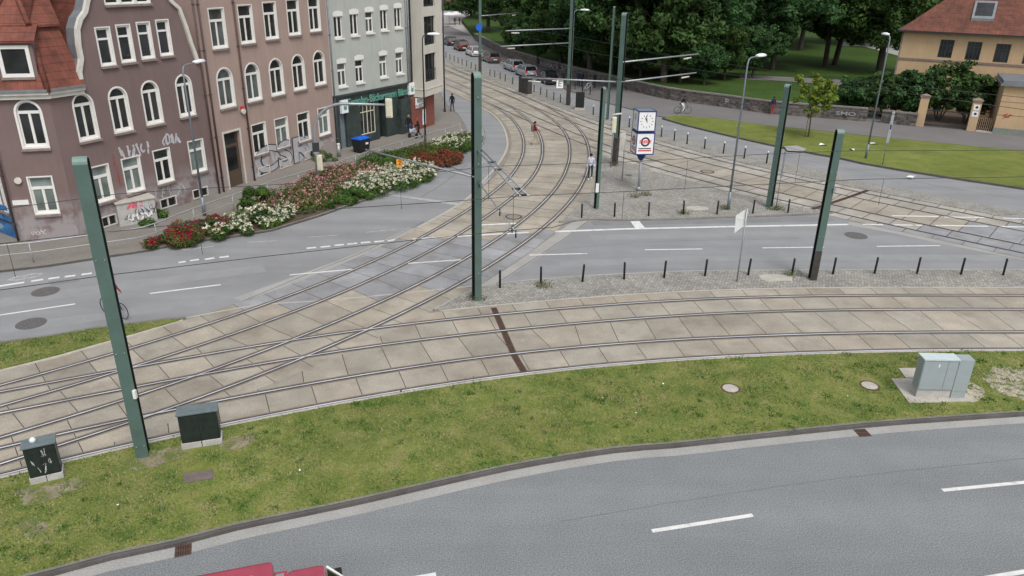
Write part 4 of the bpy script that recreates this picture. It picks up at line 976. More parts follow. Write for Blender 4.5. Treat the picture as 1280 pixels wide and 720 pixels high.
f3.place(o); o.location = o.location+f3.d*(ua+ub)/2+f3.n*.05+Vector((0, 0, zl)); o.rotation_euler = (math.pi/2, 0, f3.rz); o.scale = ((ub-ua)/wd, 1, 1)
for x, y in ((428.5, 133), (512.5, 110.5)):
    u_, z_ = f3.uz(x, y); mb = MB(); mb.box(u_-.36, u_+.36, -.22, -.02, z_-.48, z_+.48); so2 = f3.part(mb, 'light_box_sign', 'sign_white')
    mb = MB()
    mb.box(u_-.14, u_-.07, -.235, -.221, z_-.22, z_+.25); mb.tube([(u_+.05, -.235, z_-.1), (u_+.05, -.2215, z_-.1)], .16, 12); mb.box(u_+.12, u_+.18, -.236, -.2212, z_-.2, z_+.2)
    f3.part(mb, 'emblem', 'text_green', so2)
pipe(f3, .12, 0, H3, 'zinc'); pipe(f3, f3.L-.35, 0, H3, 'zinc'); pipe(f3, f3.L-.08, 0, H3, 'zinc')
mb = MB(); mb.box(-.1, f3.L+.1, -.45, .1, H3, H3+.3); f3.part(mb, 'cornice', 'white_dirty')
mb = MB(); mb.face([(0, -.4, H3+.3), (f3.L, -.4, H3+.3), (f3.L, 5, H3+4), (0, 5, H3+4)]); f3.part(mb, 'roof', 'tiles')
# ---------------- building 4: cream house with an overhanging bay
hb = f3.uz(516.7, 120)[1]; print('bay z', hb)
q0 = P(516.7, 120, hb); q1 = P(531, 121.7, hb); q2 = P(554, 113.5, hb)
for q in (q0, q1, q2): q.z = 0
b4_ = thing('corner_building', 'cream corner building with an overhanging bay above red brick ground floor', 'house', q1)
f4 = Facade(q1, q2, b4_); f4s = Facade(q0, q1, b4_)
H4 = 14.3
ws = [[(f4.uz(529.6+1, 20)[0]), f4.uz(543.7, 20)[0]]]
wz = [[f4.uz(537, 8)[1]-.0, 13.4], [f4.uz(537, 56)[1], f4.uz(537, 20)[1]], [f4.uz(537, 102)[1], f4.uz(537, 66.7)[1]]]
print('b4', f4.L, f4s.L, ws, wz, q0, q1, q2)
wu = [f4.uz(531.5, 85)[0], f4.uz(545, 83)[0]]
wl = [[max(.25, wu[0]), wu[1], a, b] for a, b in wz]
mb = MB(); holes_wall(mb, [(0, hb), (f4.L, hb), (f4.L, H4), (0, H4)], [outl(*w) for w in wl], depth=.25)
mb.face([(0, 0, hb), (0, 8, hb), (f4.L, 8, hb), (f4.L, 0, hb)]); mb.face([(f4.L, 0, hb), (f4.L, 8, hb), (f4.L, 8, H4), (f4.L, 0, H4)]); mb.face([(0, 0, H4), (f4.L, 0, H4), (f4.L, 8, H4), (0, 8, H4)])
f4.part(mb, 'bay_wall', 'wall_cream')
for w_ in wl:
    o = window(f4, *w_, style='I', surround=0, sill=False, fmat='dark_metal', depth=.2, frame=.07)
    mb = MB()
    for k in range(9): u = w_[0]+(w_[1]-w_[0])*k/8; mb.tube([(u, .03, w_[2]), (u, .03, w_[2]+.95)], .012, 5)
    mb.box(w_[0], w_[1], .01, .05, w_[2]+.95, w_[2]+1.0); f4.part(mb, 'balustrade', 'dark_metal', o)
mb = MB(); holes_wall(mb, [(0, hb), (f4s.L, hb), (f4s.L, H4), (0, H4)], []); mb.box(0, f4s.L+.03, -.04, -.002, hb+.55, hb+.62); f4s.part(mb, 'bay_side_wall', 'wall_cream')
mb = MB(); mb.box(-.05, f4.L+.02, -.04, -.002, hb+.55, hb+.62); f4.part(mb, 'band', 'wall_cream')
r0 = P(516, 166); r1 = P(526, 162.5); r2 = P(543.5, 157); f4r = Facade(r0, r2, b4_)
print('red', r0, r2, f4r.L)
mb = MB(); mb.box(0, f4r.L, 0, 5, 0, hb-.02); f4r.part(mb, 'ground_floor_wall', 'brick_red')
for (xa, ya, xb, yb, nm) in ((518.5, 122.5, 530, 132.5, 'sign_board'), (527.3, 137, 531.4, 155, 'sign_board')):
    a = f4r.uz(xa, ya); b = f4r.uz(xb, yb); mb = MB(); mb.box(min(a[0], b[0]), max(a[0], b[0]), -.10, -.03, min(a[1], b[1]), max(a[1], b[1])); so3 = f4r.part(mb, nm, 'sign_white')
    if nm == 'sign_board' and xa < 520:
        for k, s in enumerate(('AUTO', 'MARKT K')):
            o = text_on(s, .42, 'text_black', so3, ((a[0]+b[0])/2, -.105, max(a[1], b[1])-.32-.42*k), extrude=.002, name='lettering')
    else:
        mb = MB(); mb.box((a[0]+b[0])/2-.13, (a[0]+b[0])/2+.13, -.108, -.101, min(a[1], b[1])+.3, max(a[1], b[1])-.4); f4r.part(mb, 'stripe', 'bin_blue', so3)
mb = MB(); mb.box(-1.5, .0, .1, 4, 0, hb-.02); f4r.part(mb, 'shop_corner', 'shop_green')
mb = MB(); mb.box(f4r.L, f4r.L+.9, .6, .75, 1.2, 2.7); f4r.part(mb, 'notice_case', 'black')
# ---------------- yellow building on the right
ye = 8.0
y0 = P(1131, 37.5, ye); y1 = P(1280, 44.8, ye); y0.z = y1.z = 0
dd = (y1-y0); print('yellow', y0, y1); y1 = y0+dd*2.0
by = thing('villa', 'two-storey yellow plastered villa with a red hipped tile roof behind bushes', 'house', y0)
fy = Facade(y0, y1, by)
wy = rows(fy, [((1175.4, 48.3), (1194.6, 49), (1170.6, 72.5), (1189.4, 74)), ((1209, 51), (1229.4, 51.7), (1204.4, 75), (1224.8, 76.7)), ((1245, 54), (1265.4, 54.8), (1239.8, 78), (1259.6, 79.8))])
stp = wy[2][0]-wy[1][0]; wy.append([wy[2][0]+stp, wy[2][1]+stp, wy[2][2], wy[2][3]])
a = fy.uz(1237, 113.5); b = fy.uz(1252, 133); lw = [a[0], a[0]+(wy[0][1]-wy[0][0]), b[1], a[1]]
print('lw', lw, 'L', fy.L)
mb = MB(); holes_wall(mb, [(0, -1), (fy.L, -1), (fy.L, ye), (0, ye)], [outl(*r) for r in wy+[lw]]); body(fy, mb, 0, fy.L, -1, ye, 12)
zb = fy.uz(1200, 75.5)[1]-.55 if False else wy[0][2]-.25
mb.box(-.05, fy.L, -.07, 0, zb-.15, zb+.05, 1); mb.box(-.14, .0, -.03, .3, 0, ye, 1)
fy.part(mb, 'wall', ['wall_yellow', 'sill'])
for r in wy+[lw]: window(fy, *r, style='G', surround=.0, sill=False, fmat='shop_green', depth=.14, frame=.07)
mb = MB(); rh = 5.6; e = .5
A_, B_, C_, D_ = (-e, -e, ye), (fy.L+e, -e, ye), (fy.L+e, 12+e, ye), (-e, 12+e, ye)
r0_, r1_ = (6, 6, ye+rh), (fy.L-6, 6, ye+rh)
mb.face([A_, B_, r1_, r0_]); mb.face([D_, A_, r0_]); mb.face([C_, D_, r0_, r1_]); mb.face([B_, C_, r1_])
fy.part(mb, 'roof', 'tiles_red'); mb = MB(); mb.box(-e-.1, fy.L+e, -e-.12, -e, ye-.12, ye+.03); mb.box(-e-.12, -e, -e-.12, 12+e, ye-.12, ye+.03); mb.box(-e, fy.L, -e, 0, ye-.05, ye-.01); fy.part(mb, 'gutter', 'dark_metal')
# roof window
def on_roof(u, s, lift=0): # s = distance up the slope in plan
    return (u, -e+s, ye+rh*s/(6+e)+lift)
sx_ = fy.uz(1229, 20, 1.5)[0]; mb = MB()
c_a = [(sx_-.95, 1.3), (sx_+.95, 1.3), (sx_+.95, 3.1), (sx_-.95, 3.1)]
for i in range(4):
    p, q = c_a[i], c_a[(i+1) % 4]
    mb.face([on_roof(*p), on_roof(*q), on_roof(*q, .22), on_roof(*p, .22)])
inn = [(sx_-.75, 1.55), (sx_+.75, 1.55), (sx_+.75, 2.9), (sx_-.75, 2.9)]
for i in range(4):
    j = (i+1) % 4; mb.face([on_roof(*c_a[i], .22), on_roof(*c_a[j], .22), on_roof(*inn[j], .22), on_roof(*inn[i], .22)])
o = fy.part(mb, 'roof_window', 'zinc'); mb = MB(); mb.face([on_roof(*p, .2) for p in inn]); fy.part(mb, 'pane', 'pane', o)
# porch annex, gate pillars, gate
a0_ = P(1240, 168); a1_ = P(1300, 173.5)
fa = Facade(a0_, a1_, by); za = height_at(P(1245, 168.5), 1257, 107)
print('annex', za)
mb = MB(); mb.box(0, fa.L, 0, 6, .62, za); mb.box(-.03, fa.L, -.03, 6, 0, .619, 1)
for z in (1.75, 2.9): mb.box(-.012, fa.L, -.012, .01, z, z+.05, 2)
mb.box(-.35, fa.L, -.35, 6, za, za+.18, 3); mb.box(-.2, fa.L, -.2, 6, za+.182, za+.45, 3)
fa.part(mb, 'porch', ['wall_yellow', 'plinth_green', 'sill', 'zinc'])
window(fa, fa.uz(1275, 140)[0], fa.uz(1275, 140)[0]+1.2, 1.2, 2.6, style='I', surround=0, sill=False, fmat='shop_green')
scribble(fa, 1252, 146, 1266, 144, .5, 'graf_red', 3, seed=20, wdt=.07, yo=-.03)
p1_, p2_ = P(1148.5, 159), P(1213, 165)
for pt, nm, lb in ((p1_, 0, 'left of the two tall yellow gate pillars, without any plate'), (p2_, 1, 'right yellow gate pillar carrying two white plates beside the porch')):
    th = thing('gate_pillar', lb, 'pillar', pt, fa.rz, 'gate pillars of the yellow villa'); mb = MB(); mb.box(-.36, .36, 0, .7, 0, 2.75); mb.build('shaft', 'wall_yellow', th, bevel=.01)
    mb = MB(); mb.box(-.44, .44, -.08, .78, 2.75, 2.85); mb.face([(-.44, -.08, 2.85), (.44, -.08, 2.85), (0, .35, 3.05)]); mb.face([(.44, -.08, 2.85), (.44, .78, 2.85), (0, .35, 3.05)]); mb.face([(-.44, .78, 2.85), (-.44, -.08, 2.85), (0, .35, 3.05)]); mb.face([(.44, .78, 2.85), (-.44, .78, 2.85), (0, .35, 3.05)])
    mb.build('cap', 'sill', th)
    if nm:
        for z, mm in ((2.2, 'a'), (1.62, 'b')):
            mb = MB(); mb.box(-.24, .24, -.03, -.002, z-.24, z+.24); pl = mb.build('plate', 'sign_white', th)
            mb = MB(); mb.tube([(0.02, -.031, z+.02), (.02, -.036, z+.02)], .12, 10); mb.build('emblem', 'sign_blue', pl)
gd = p2_-p1_; gt_ = thing('driveway_gate', 'dark barred driveway gate between the two yellow pillars', 'gate', p1_, math.atan2(gd.y, gd.x)); L_ = gd.length-.45
mb = MB(); mb.box(.4, L_, .3, .36, .2, .28); mb.box(.4, L_, .3, .36, 1.55, 1.62); mb.build('rails', 'dark_metal', gt_)
mb = MB()
for k in range(34): u = .4+(L_-.4)*k/33; mb.box(u-.012, u+.012, .32, .345, .1, 1.75)
mb.build('bars', 'dark_metal', gt_)
gd = a0_-p2_; g2 = thing('garden_gate', 'narrow garden gate with wooden pickets beside the yellow porch', 'gate', p2_, math.atan2(gd.y, gd.x)); mb = MB()
for k in range(9): u = .45+(gd.length-.5)*k/8; mb.box(u-.03, u+.03, .3, .34, .15, 1.35)
mb.build('pickets', 'wood', g2); mb = MB(); mb.box(.42, gd.length-.02, .345, .38, .4, .48); mb.box(.42, gd.length-.02, .345, .38, 1.0, 1.08); mb.build('rails', 'dark_metal', g2)
mb = MB(); mb.box(.4, gd.length, -.1, .3, .09, .2); mb.build('step', 'concrete_base', g2)
# ---------------- park wall of rubble stone
def wall_obj(name, label, pts, h, w=.35, cap=.14):
    th = thing(name, label, 'wall', pts[0]); L = [p-pts[0] for p in catmull(pts, 1.2)]
    mb = MB(); ribbon(mb, L, -w, 0, h, 0, h); mb.build('masonry', 'stone', th)
    mb = MB(); ribbon(mb, L, -w-.05, .05, h+cap, 0, cap-.002)
    i = len(mb.v)
    mb.build('coping', 'kerb', th); return th
pw = wall_obj('park_wall', 'long low rubble stone wall curving along the edge of the park, with graffiti', WALL, 1.22)
pw2 = wall_obj('park_wall', 'short piece of rubble stone wall ending at the left yellow gate pillar', px([(1100, 154.5), (1122, 157), (1144, 159.3)]), 1.15)
def wall_tag(x0, y0, x1, y1, txt, size, mtn):
    fw = Facade(P(x0, y0), P(x1, y1), pw); me = text_mesh(txt, size, extrude=.001, offset=.03*size, name='graffiti'); me.materials.clear(); me.materials.append(MT[mtn])
    o = link('graffiti', me, pw); xs = [v.co.x for v in me.vertices]; wd = max(xs)-min(xs); fw.place(o)
    o.location = o.location+fw.d*fw.L/2+fw.n*.10+Vector((0, 0, .68)); o.rotation_euler = (math.pi/2, 0, fw.rz); o.scale = (fw.L/wd, 1, 1)
wall_tag(675, 84.8, 692, 89.5, 'ASHA', .85, 'graf_dim'); wall_tag(695, 90.2, 705, 93, 'VO', .8, 'graf_dim')
wall_tag(905, 135, 921, 137, 'RX', .8, 'graf_dim'); wall_tag(930, 138.5, 938, 139.7, 'O', .9, 'gate_blue'); wall_tag(946, 140.8, 976, 144, 'WMSC', .9, 'graf_dim')
wall_tag(1043, 150, 1068, 151.8, 'SMO', .5, 'graf_dim')
# ---------------- background houses beyond the park
for i, (x, y, w_, h_, wl_, lb) in enumerate(((-60, 300, 40, 12, 'brick_red', 'long reddish building far beyond the plaza at the top left'), (40, 300, 34, 14, 'wall_pale', 'pale house far behind the left part of the park trees'), (90, 290, 30, 13, 'wall_cream', 'cream house glimpsed behind the middle park trees'), (135, 280, 34, 13, 'wall_pale', 'pale house glimpsed left of the villa behind the trees'))):
    th = thing('distant_house', lb, 'house', (x, y, 0), 0, 'houses beyond the park'); fh = Facade(Vector((x, y, 0)), Vector((x+w_, y, 0)), th)
    hs_ = []
    for r_ in range(4):
        for c in range(int(w_/3.4)): hs_.append([1.2+c*3.4, 2.4+c*3.4, 1.2+r_*3.1, 2.8+r_*3.1])
    hs_ = [q for q in hs_ if q[3] < h_-.3]
    mb = MB(); holes_wall(mb, [(0, 0), (w_, 0), (w_, h_), (0, h_)], [outl(*q) for q in hs_]); body(fh, mb, 0, w_, 0, h_, 12); fh.part(mb, 'wall', wl_)
    for q in hs_:
        mb = MB(); fill(mb, outl(*q), .15); fh.part(mb, 'window', 'pane')
    mb = MB(); mb.face([(-.5, -.5, h_), (w_+.5, -.5, h_), (w_+.5, 6, h_+5), (-.5, 6, h_+5)]); mb.face([(-.5, 12.5, h_), (-.5, 6, h_+5), (w_+.5, 6, h_+5), (w_+.5, 12.5, h_)]); mb.face([(-.5, -.5, h_), (-.5, 6, h_+5), (-.5, 12.5, h_)]); fh.part(mb, 'roof', 'tiles_red')
# ---------------- graffiti box, blue gate
g0_, g1_ = P(151, 286), P(198, 277); gb = g1_-g0_
tb = thing('masonry_box', 'grey masonry enclosure covered in pink and white graffiti against the mauve house', 'box', g0_, math.atan2(gb.y, gb.x)); Lb = gb.length
hb_ = height_at(g0_, 145.5, 254); print('box', Lb, hb_)
mb = MB(); mb.box(0, Lb, 0, .95, 0, hb_-.08); mb.build('body', 'concrete_base', tb, bevel=.02); mb = MB(); mb.box(-.06, Lb+.06, -.07, 1.0, hb_-.08, hb_); mb.build('cover_slab', 'pale_concrete', tb, bevel=.01)
class _F:   # tags on the enclosure front
    pass
fb = Facade(g0_, g1_, tb)
def tag_on(x0, z0, w, h, mtn, seed, n=4, wdt=.05):
    rnd = random.Random(seed); mb = MB()
    for k in range(n):
        cx = x0+w*(k+.5)/n; c = catmull([Vector((cx+rnd.uniform(-.6, .6)*w/n, z0+rnd.uniform(0, h), 0)) for _ in range(5)], .06)
        for i in range(len(c)-1):
            a, b = c[i], c[i+1]; d = b-a
            if d.length < 1e-5: continue
            q = Vector((-d.y, d.x, 0)).normalized()*wdt/2; y_ = -.004-.0006*((i+k*5) % 7)
            mb.face([((a+q).x, y_, (a+q).y), ((a-q).x, y_, (a-q).y), ((b-q).x, y_, (b-q).y), ((b+q).x, y_, (b+q).y)])
    mb.build('graffiti', mtn, tb)
tag_on(.5, .95, .8, .35, 'graf_pink', 2, 4, .10); tag_on(Lb*.5, .7, Lb*.4, .7, 'graf_white', 4, 6, .09); tag_on(.3, .2, 1.4, .5, 'graf_black', 5, 6, .035); tag_on(Lb*.45, .3, 1.2, .8, 'graf_black', 6, 5, .04); tag_on(.5, .3, 1.2, .4, 'sign_white', 8, 6, .08)
bg0, bg1 = P(-30, 281), P(24, 302); gg = bg1-bg0
bt = thing('yard_gate', 'blue spray-painted solid gate at the left side of the mauve house', 'gate', bg0, math.atan2(gg.y, gg.x)); mb = MB(); mb.box(0, gg.length, 0, .06, .05, 1.75); mb.build('panel', 'gate_blue', bt)
mb = MB(); mb.box(0, gg.length, -.05, -.001, .9, .97); mb.box(gg.length, gg.length+.1, -.03, .09, 0, 1.85); mb.build('frame', 'dark_metal', bt)
# ================================================================== STREET FURNITURE
def dirto(a, b): return math.atan2(b.y-a.y, b.x-a.x)
# ---- steel H-section tram masts: two flanges bent over the top, with a web between
def mast(base, h, rz, label, w=.30, dep=.30, sleeve=0, caps=True):
    th = thing('tram_mast', label, 'tram pole', base, rz, 'green steel masts of the tram line')
    t = .03; r = dep/2; mb = MB()
    prof = [(-r, 0), (-r, h-r)]+[(-r*math.cos(a), h-r+r*math.sin(a)) for a in [math.pi*i/8 for i in range(1, 8)]]+[(r, h-r), (r, 0)]
    pin = [(-r+t, 0), (-r+t, h-r)]+[(-(r-t)*math.cos(a), h-r+(r-t)*math.sin(a)) for a in [math.pi*i/8 for i in range(1, 8)]]+[(r-t, h-r), (r-t, 0)]
    n = len(prof)
    for i in range(n-1):
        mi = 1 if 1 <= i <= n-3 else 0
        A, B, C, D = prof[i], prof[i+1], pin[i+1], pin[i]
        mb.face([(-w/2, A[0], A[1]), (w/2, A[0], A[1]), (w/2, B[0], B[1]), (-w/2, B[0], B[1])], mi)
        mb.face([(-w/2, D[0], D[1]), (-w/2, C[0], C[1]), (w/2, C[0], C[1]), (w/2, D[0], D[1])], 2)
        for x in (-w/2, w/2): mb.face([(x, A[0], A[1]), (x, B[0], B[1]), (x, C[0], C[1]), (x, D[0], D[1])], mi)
    mb.build('flanges', ['pole_green', 'pole_cap', 'recess_shade_dark_green'], th)
    mb = MB(); mb.box(-.012, .012, -r+t, r-t, 0, h-r); mb.build('web', 'recess_shade_dark_green', th)  # web coloured near-black to stand in for shade between the flanges
    mb = MB(); mb.box(-.28, .28, -.28, .28, -.02, .03); mb.build('base_plate', 'pole_dark', th)
    if sleeve:
        mb = MB(); mb.box(-w/2-.015, w/2+.015, -r-.015, r+.015, .0, sleeve); mb.build('sleeve', 'pole_dark', th)
    return th
m1 = mast(P(180, 572), 8.85, R_(19), 'green tram mast rising from the near grass between the two black cabinets', .33, .34)
m2 = mast(P(596, 375), 9.55, R_(22), 'tall green tram mast at the tip of the near cobbled island, carrying two crossing brackets', .30, .42)
m3 = mast(P(1015, 350), 7.05, R_(-2), 'green tram mast with dark foot among the near bollards', .30, .34, .0)
mb = MB(); mb.box(-.155, .155, -.185, -.1725, .0, 1.5); mb.build('dark_foot', 'pole_dark', m3)
m4 = mast(P(961, 260), 7.35, R_(-42), 'green tram mast on the middle cobbles near the leaning signpost and blue lamp post', .30, .34)
m5 = mast(P(745, 262), 7.15, R_(35), 'slender green tram mast at the left edge of the middle cobbles', .20, .24)
m6 = mast(P(768, 206), 10.5, R_(-30), 'tallest green tram mast behind the clock column, with two long brackets to its right', .34, .38, 2.0)
m7 = mast(P(710, 132), 11.6, R_(-28), 'green tram mast with brown foot standing by the small green cabinet on the far street', .30, .36, 2.2)
m8 = mast(P(759, 150), 10.1, R_(-30), 'thin green tram mast just behind the tallest one', .18, .2)
m9 = mast(P(600, 94), 13.5, R_(10), 'dark tram mast by the parked cars with a small blue sign', .34, .36, 2.6)
def local(th, v): return th.matrix_basis.inverted() @ v if False else (Matrix.Translation(th.location) @ Matrix.Rotation(th.rotation_euler.z, 4, 'Z')).inverted() @ Vector(v)
def wpart(th, name, mt, fn, **k):
    """part given in world coordinates"""
    mb = MB(); fn(mb); M_ = (Matrix.Translation(th.location) @ Matrix.Rotation(th.rotation_euler.z, 4, 'Z')).inverted()
    mb.v = [tuple(M_ @ Vector(v)) for v in mb.v]; return mb.build(name, mt, th, **k)
def arm(th, x0, y0, x1, y1, r=.035, mt='galv', z1=None, name='bracket_arm', end=None, r2=None):
    """bracket from the mast at the measured height to a measured end at the same height"""
    h0 = height_at(th.location, x0, y0); a = Vector((th.location.x, th.location.y, h0)); b = P(x1, y1, h0 if z1 is None else z1)
    wpart(th, name, mt, lambda m: m.tube([a, b], [r, r2 or r], 8)); return a, b
ZM, ZC = 6.25, 4.95
a_, b_ = arm(m2, 597, 186, 651, 246, .032, z1=6.2); print('arm', a_, b_)
a2_ = a_+Vector((0, 0, .0)); nrm = (b_-a_).cross(Vector((0, 0, 1))).normalized()*.28
wpart(m2, 'bracket_arm', 'galv', lambda m: m.tube([a_-nrm*.6+Vector((0, 0, .0)), b_-nrm], .032, 8))
for kq in (.32, .48, .86, .97): wpart(m2, 'clamp', 'dark_metal', lambda m: m.tube([a_+(b_-a_)*kq-nrm*.95, a_+(b_-a_)*kq+nrm*.15], .04, 6))
a3, b3 = arm(m2, 598, 224, 646, 292, .025, z1=4.9)
wpart(m2, 'strut', 'galv', lambda m: m.tube([P(604, 231, 5.9), P(628, 206, 6.3)], .022, 6))
for kq in (.08, .62, .9, .98): wpart(m2, 'insulator', 'dark_metal', lambda m: m.tube([a3+(b3-a3)*kq-Vector((0, 0, .2)), a3+(b3-a3)*kq+Vector((0, 0, .08))], .03, 6))
h_ = height_at(m2.location, 592, 222); al = P(457, 187, h_)
wpart(m2, 'long_bracket', 'galv', lambda m: m.tube([Vector((m2.location.x, m2.location.y, h_)), al], .04, 8))
for z in (1.3, 6.0, 8.6): wpart(m2, 'bolt', 'galv', lambda m: m.box(m2.location.x+.06, m2.location.x+.11, m2.location.y-.24, m2.location.y-.17, z, z+.05))
lp = P(499, 199, h_-.1)
t_ = thing('number_plate', 'small orange plate with the number 2 hanging from the long bracket over the flower bed', 'sign', P(499, 199, h_-.05), R_(15)); mb = MB(); mb.box(-.13, .13, -.012, .012, -.34, .0); mb.box(-.01, .01, -.008, .008, 0, .1); mb.build('plate', 'orange', t_)
text_on('2', .28, 'text_black', t_, (0, -.0145, -.17), extrude=.001, name='numeral')
for th, L in ((m6, [(785, 78, 873, 67.5), (775, 102.5, 870, 91), (775, 102.5, 652, 97)]), (m7, [(712, 35.5, 632, 38.5), (712, 53.5, 625, 58)]), (m9, [(602, 20, 650, 16)])):
    for x0, y0, x1, y1 in L:
        h = height_at(th.location, x0, y0); a = Vector((th.location.x, th.location.y, h)); b = P(x1, y1, h)
        wpart(th, 'bracket_arm', 'galv', lambda m: m.tube([a, b], [.055, .05], 8))
        wpart(th, 'insulator', 'white_dirty', lambda m: m.tube([a+(b-a)*.8-Vector((0, 0, .25)), a+(b-a)*.8+(b-a).normalized()*.9-Vector((0, 0, .22))], .06, 6))
hE = height_at(m6.location, 775, 102.5)
t_ = thing('letter_plate', 'white plate with a black E hanging from the left bracket of the tallest mast', 'sign', P(700, 99, hE), R_(3)); mb = MB(); mb.box(-.24, .24, -.02, .02, -.62, -.04); mb.build('plate', 'sign_white', t_); text_on('E', .55, 'text_black', t_, (0, -.0225, -.33), extrude=.001, name='letter')
t_ = thing('street_sign', 'small blue round sign on the dark mast by the parked cars', 'sign', m9.location+Vector((-.1, -.2, height_at(m9.location, 597, 34))), R_(10)); mb = MB(); mb.tube([(0, 0, 0), (0, -.03, 0)], .42, 16); mb.build('disc', 'bin_blue', t_)
t_ = thing('notice_plate', 'white notice plate fixed low on the slender mast by the road', 'sign', m5.location+Vector((0, 0, 1.1)), R_(-8)); mb = MB(); mb.box(-.09, .09, -.16, -.13, 0, .55); mb.build('plate', 'sign_white', t_)
# ---- overhead wires, each strung as a thing
def wire(label, pts, r=.011, sag=0):
    th = thing('overhead_wire', label, 'wire', pts[0]); mb = MB(); mb.tube([p-pts[0] for p in pts], r, 5); mb.build('strand', 'dark_metal', th); return th
def wpx(L, z): return [P(x, y, z) for x, y in L]
cB = [(p.x, p.y) for p in off(CL['B'], 0)]; 
def above(c, z, x0, x1, o=0):
    return [Vector((p.x, p.y, z)) for p in off(c, o)[::6] if x0 < p.x < x1]
WB = wpx([(-40, 270), (15, 259.5), (150, 242), (240, 236), (420, 227), (560, 213.7), (612, 208), (780, 202.5), (960, 192.5), (1061, 188.5), (1280, 187.6), (1400, 188)], ZM)
WA = wpx([(-40, 309), (60, 298), (200, 283), (420, 261), (560, 252), (650, 245), (780, 239.5), (960, 230), (1080, 224), (1280, 221), (1400, 221)], ZM-.35)
WC = wpx([(-40, 370), (0, 362.5), (125, 345), (320, 321.7), (521, 299.5), (640, 288), (690, 284.5), (720, 276)], ZC)
wire('upper overhead wire running the whole width at the height of the tall mast\'s double bracket', WB); wire('lower overhead wire running the whole width below the double bracket', WA, .012); wire('overhead wire crossing the left road towards the single lower bracket', WC, .012)
def dropper(x, y, z0, z1, lb): 
    a = P(x, y, z0); wire(lb, [a, Vector((a.x, a.y, z1))], .008)
for i, (x, y) in enumerate(((611, 208.5), (500, 218.5), (860, 198), (1000, 190.5))): dropper(x, y, ZM, ZC, '%s thin vertical dropper below the upper overhead wire, counted from the left' % ORD[[1, 0, 2, 3][i]])
for i, (x, y) in enumerate(((8, 303), (247, 278), (642, 246), (780, 239.5), (1105, 224))): dropper(x, y, ZM-.35, ZC-.1, '%s thin vertical dropper below the lower overhead wire, counted from the left' % ORD[i])
far = [((740, 50), (815, 66), (960, 87.5), (1060, 100), (1280, 122)), ((740, 66), (815, 79), (960, 100), (1100, 112), (1280, 137)), ((560, 2), (650, 35), (740, 50)), ((560, 22), (632, 40), (740, 66)), ((600, 50), (700, 80), (870, 125), (960, 133), (1120, 143))]
lbs = ('topmost overhead wire over the park side running from the tall masts to the right', 'second overhead wire over the park side, just below the topmost', 'overhead wire above the parked cars, nearer the trees', 'overhead wire above the parked cars, nearer the cream building', 'low overhead wire passing in front of the park wall')
for L, lb in zip(far, lbs): wire(lb, wpx(L, 6.6), .016)
for L, lb in ((((592, 222), (540, 209), (500, 214), (420, 229)), 'curved span wire from the tall mast over the flower bed'), (((555, 205), (590, 219)), 'short span wire left of the tall mast')): wire(lb, wpx(L, h_), .010)
wpart(m1, 'junction_box', 'lamp_white', lambda m: m.box(m1.location.x+.17, m1.location.x+.25, m1.location.y-.2, m1.location.y-.1, 2.1, 2.35))
wpart(m3, 'junction_box', 'galv', lambda m: m.box(m3.location.x+.1, m3.location.x+.2, m3.location.y-.26, m3.location.y-.18, 4.3, 4.5))
for th_, zs in ((m1, (.5, 3.5, 6.2)), (m3, (2.2, 5.2)), (m4, (1.5, 4.4))):
    for z in zs:
        for sx in (-.1, .1): mb = MB(); mb.tube([(sx, -.2, z), (sx, -.165, z)], .018, 6); mb.build('bolt', 'galv', th_)
# ---- bollards
def bollard_proto(kind):
    th = thing('bollard', '', 'bollard', (0, 0, 0)); mb = MB()
    if kind == 'near': mb.tube([(0, 0, 0), (0, 0, .82), (0, 0, .84)], [.050, .050, .04], 10); mb.build('post', 'black', th)
    else:
        mb.tube([(0, 0, 0), (0, 0, .80)], .055, 10); mb.build('post', 'black', th)
        mb = MB(); mb.tube([(0, 0, .80), (0, 0, .86), (0, 0, .93), (0, 0, .95)], [.058, .058, .058, .04], 10); mb.build('cap', 'lamp_white', th)
    return th
def place_bollards(kind, pts, z, where, group):
    proto = bollard_proto(kind)
    for i, q in enumerate(pts):
        o = proto if i == 0 else copy_tree(proto)
        p = P(q[0], q[1], z); o.location = p; o.rotation_euler = (random.gauss(0, .02), random.gauss(0, .02), random.uniform(0, 3))
        o['label'] = ('%s bollard from the left ' % (ORD[i] if i < 20 else ORD[i-20]))+where; o['group'] = group; o['category'] = 'bollard'
place_bollards('near', [(625, 359.5), (676, 355), (728, 352), (780, 349), (830, 347), (881, 345), (935, 344), (989.6, 344), (1041, 342.5), (1093, 342), (1146, 342), (1201, 343), (1253.7, 344)], .05, 'in the black row on the near cobbled island', 'black bollards on the near cobbles')
place_bollards('near', [(727, 272), (768, 270.8), (810.7, 269.8), (854, 268), (896, 267.8), (940.8, 266.8), (984.8, 266)], .06, 'in the black row along the middle cobbles', 'black bollards on the middle cobbles')
place_bollards('far', [(741.5, 143.5), (786.4, 159), (826.5, 171), (842.7, 175.7), (858.6, 180), (880.6, 186), (904, 191.8), (930, 198), (958, 204.3)], .04, 'with a white top beside the far tracks', 'white-topped bollards beside the far tracks')
place_bollards('near', [(557.6, 72), (562.5, 74.5), (567.7, 77), (572.6, 79), (577.6, 81), (583.3, 83), (588.8, 85.5), (594.5, 88), (612.4, 94.5), (618.5, 96.5), (625, 99), (631.4, 101.7)], .04, 'in the dark line beside the parked cars', 'dark bollards beside the parked cars')
place_bollards('near', [(640.6, 105), (667.5, 115), (675.7, 118.3), (683.5, 121.5), (692, 124.8), (700.5, 128)], .04, 'between the brown cabinet and the brown-footed mast', 'dark bollards between cabinet and mast')
place_bollards('near', [(718.7, 111.5), (728, 114.5), (737.5, 118.5)], .1, 'in the short far row before the park wall', 'dark bollards by the park wall')
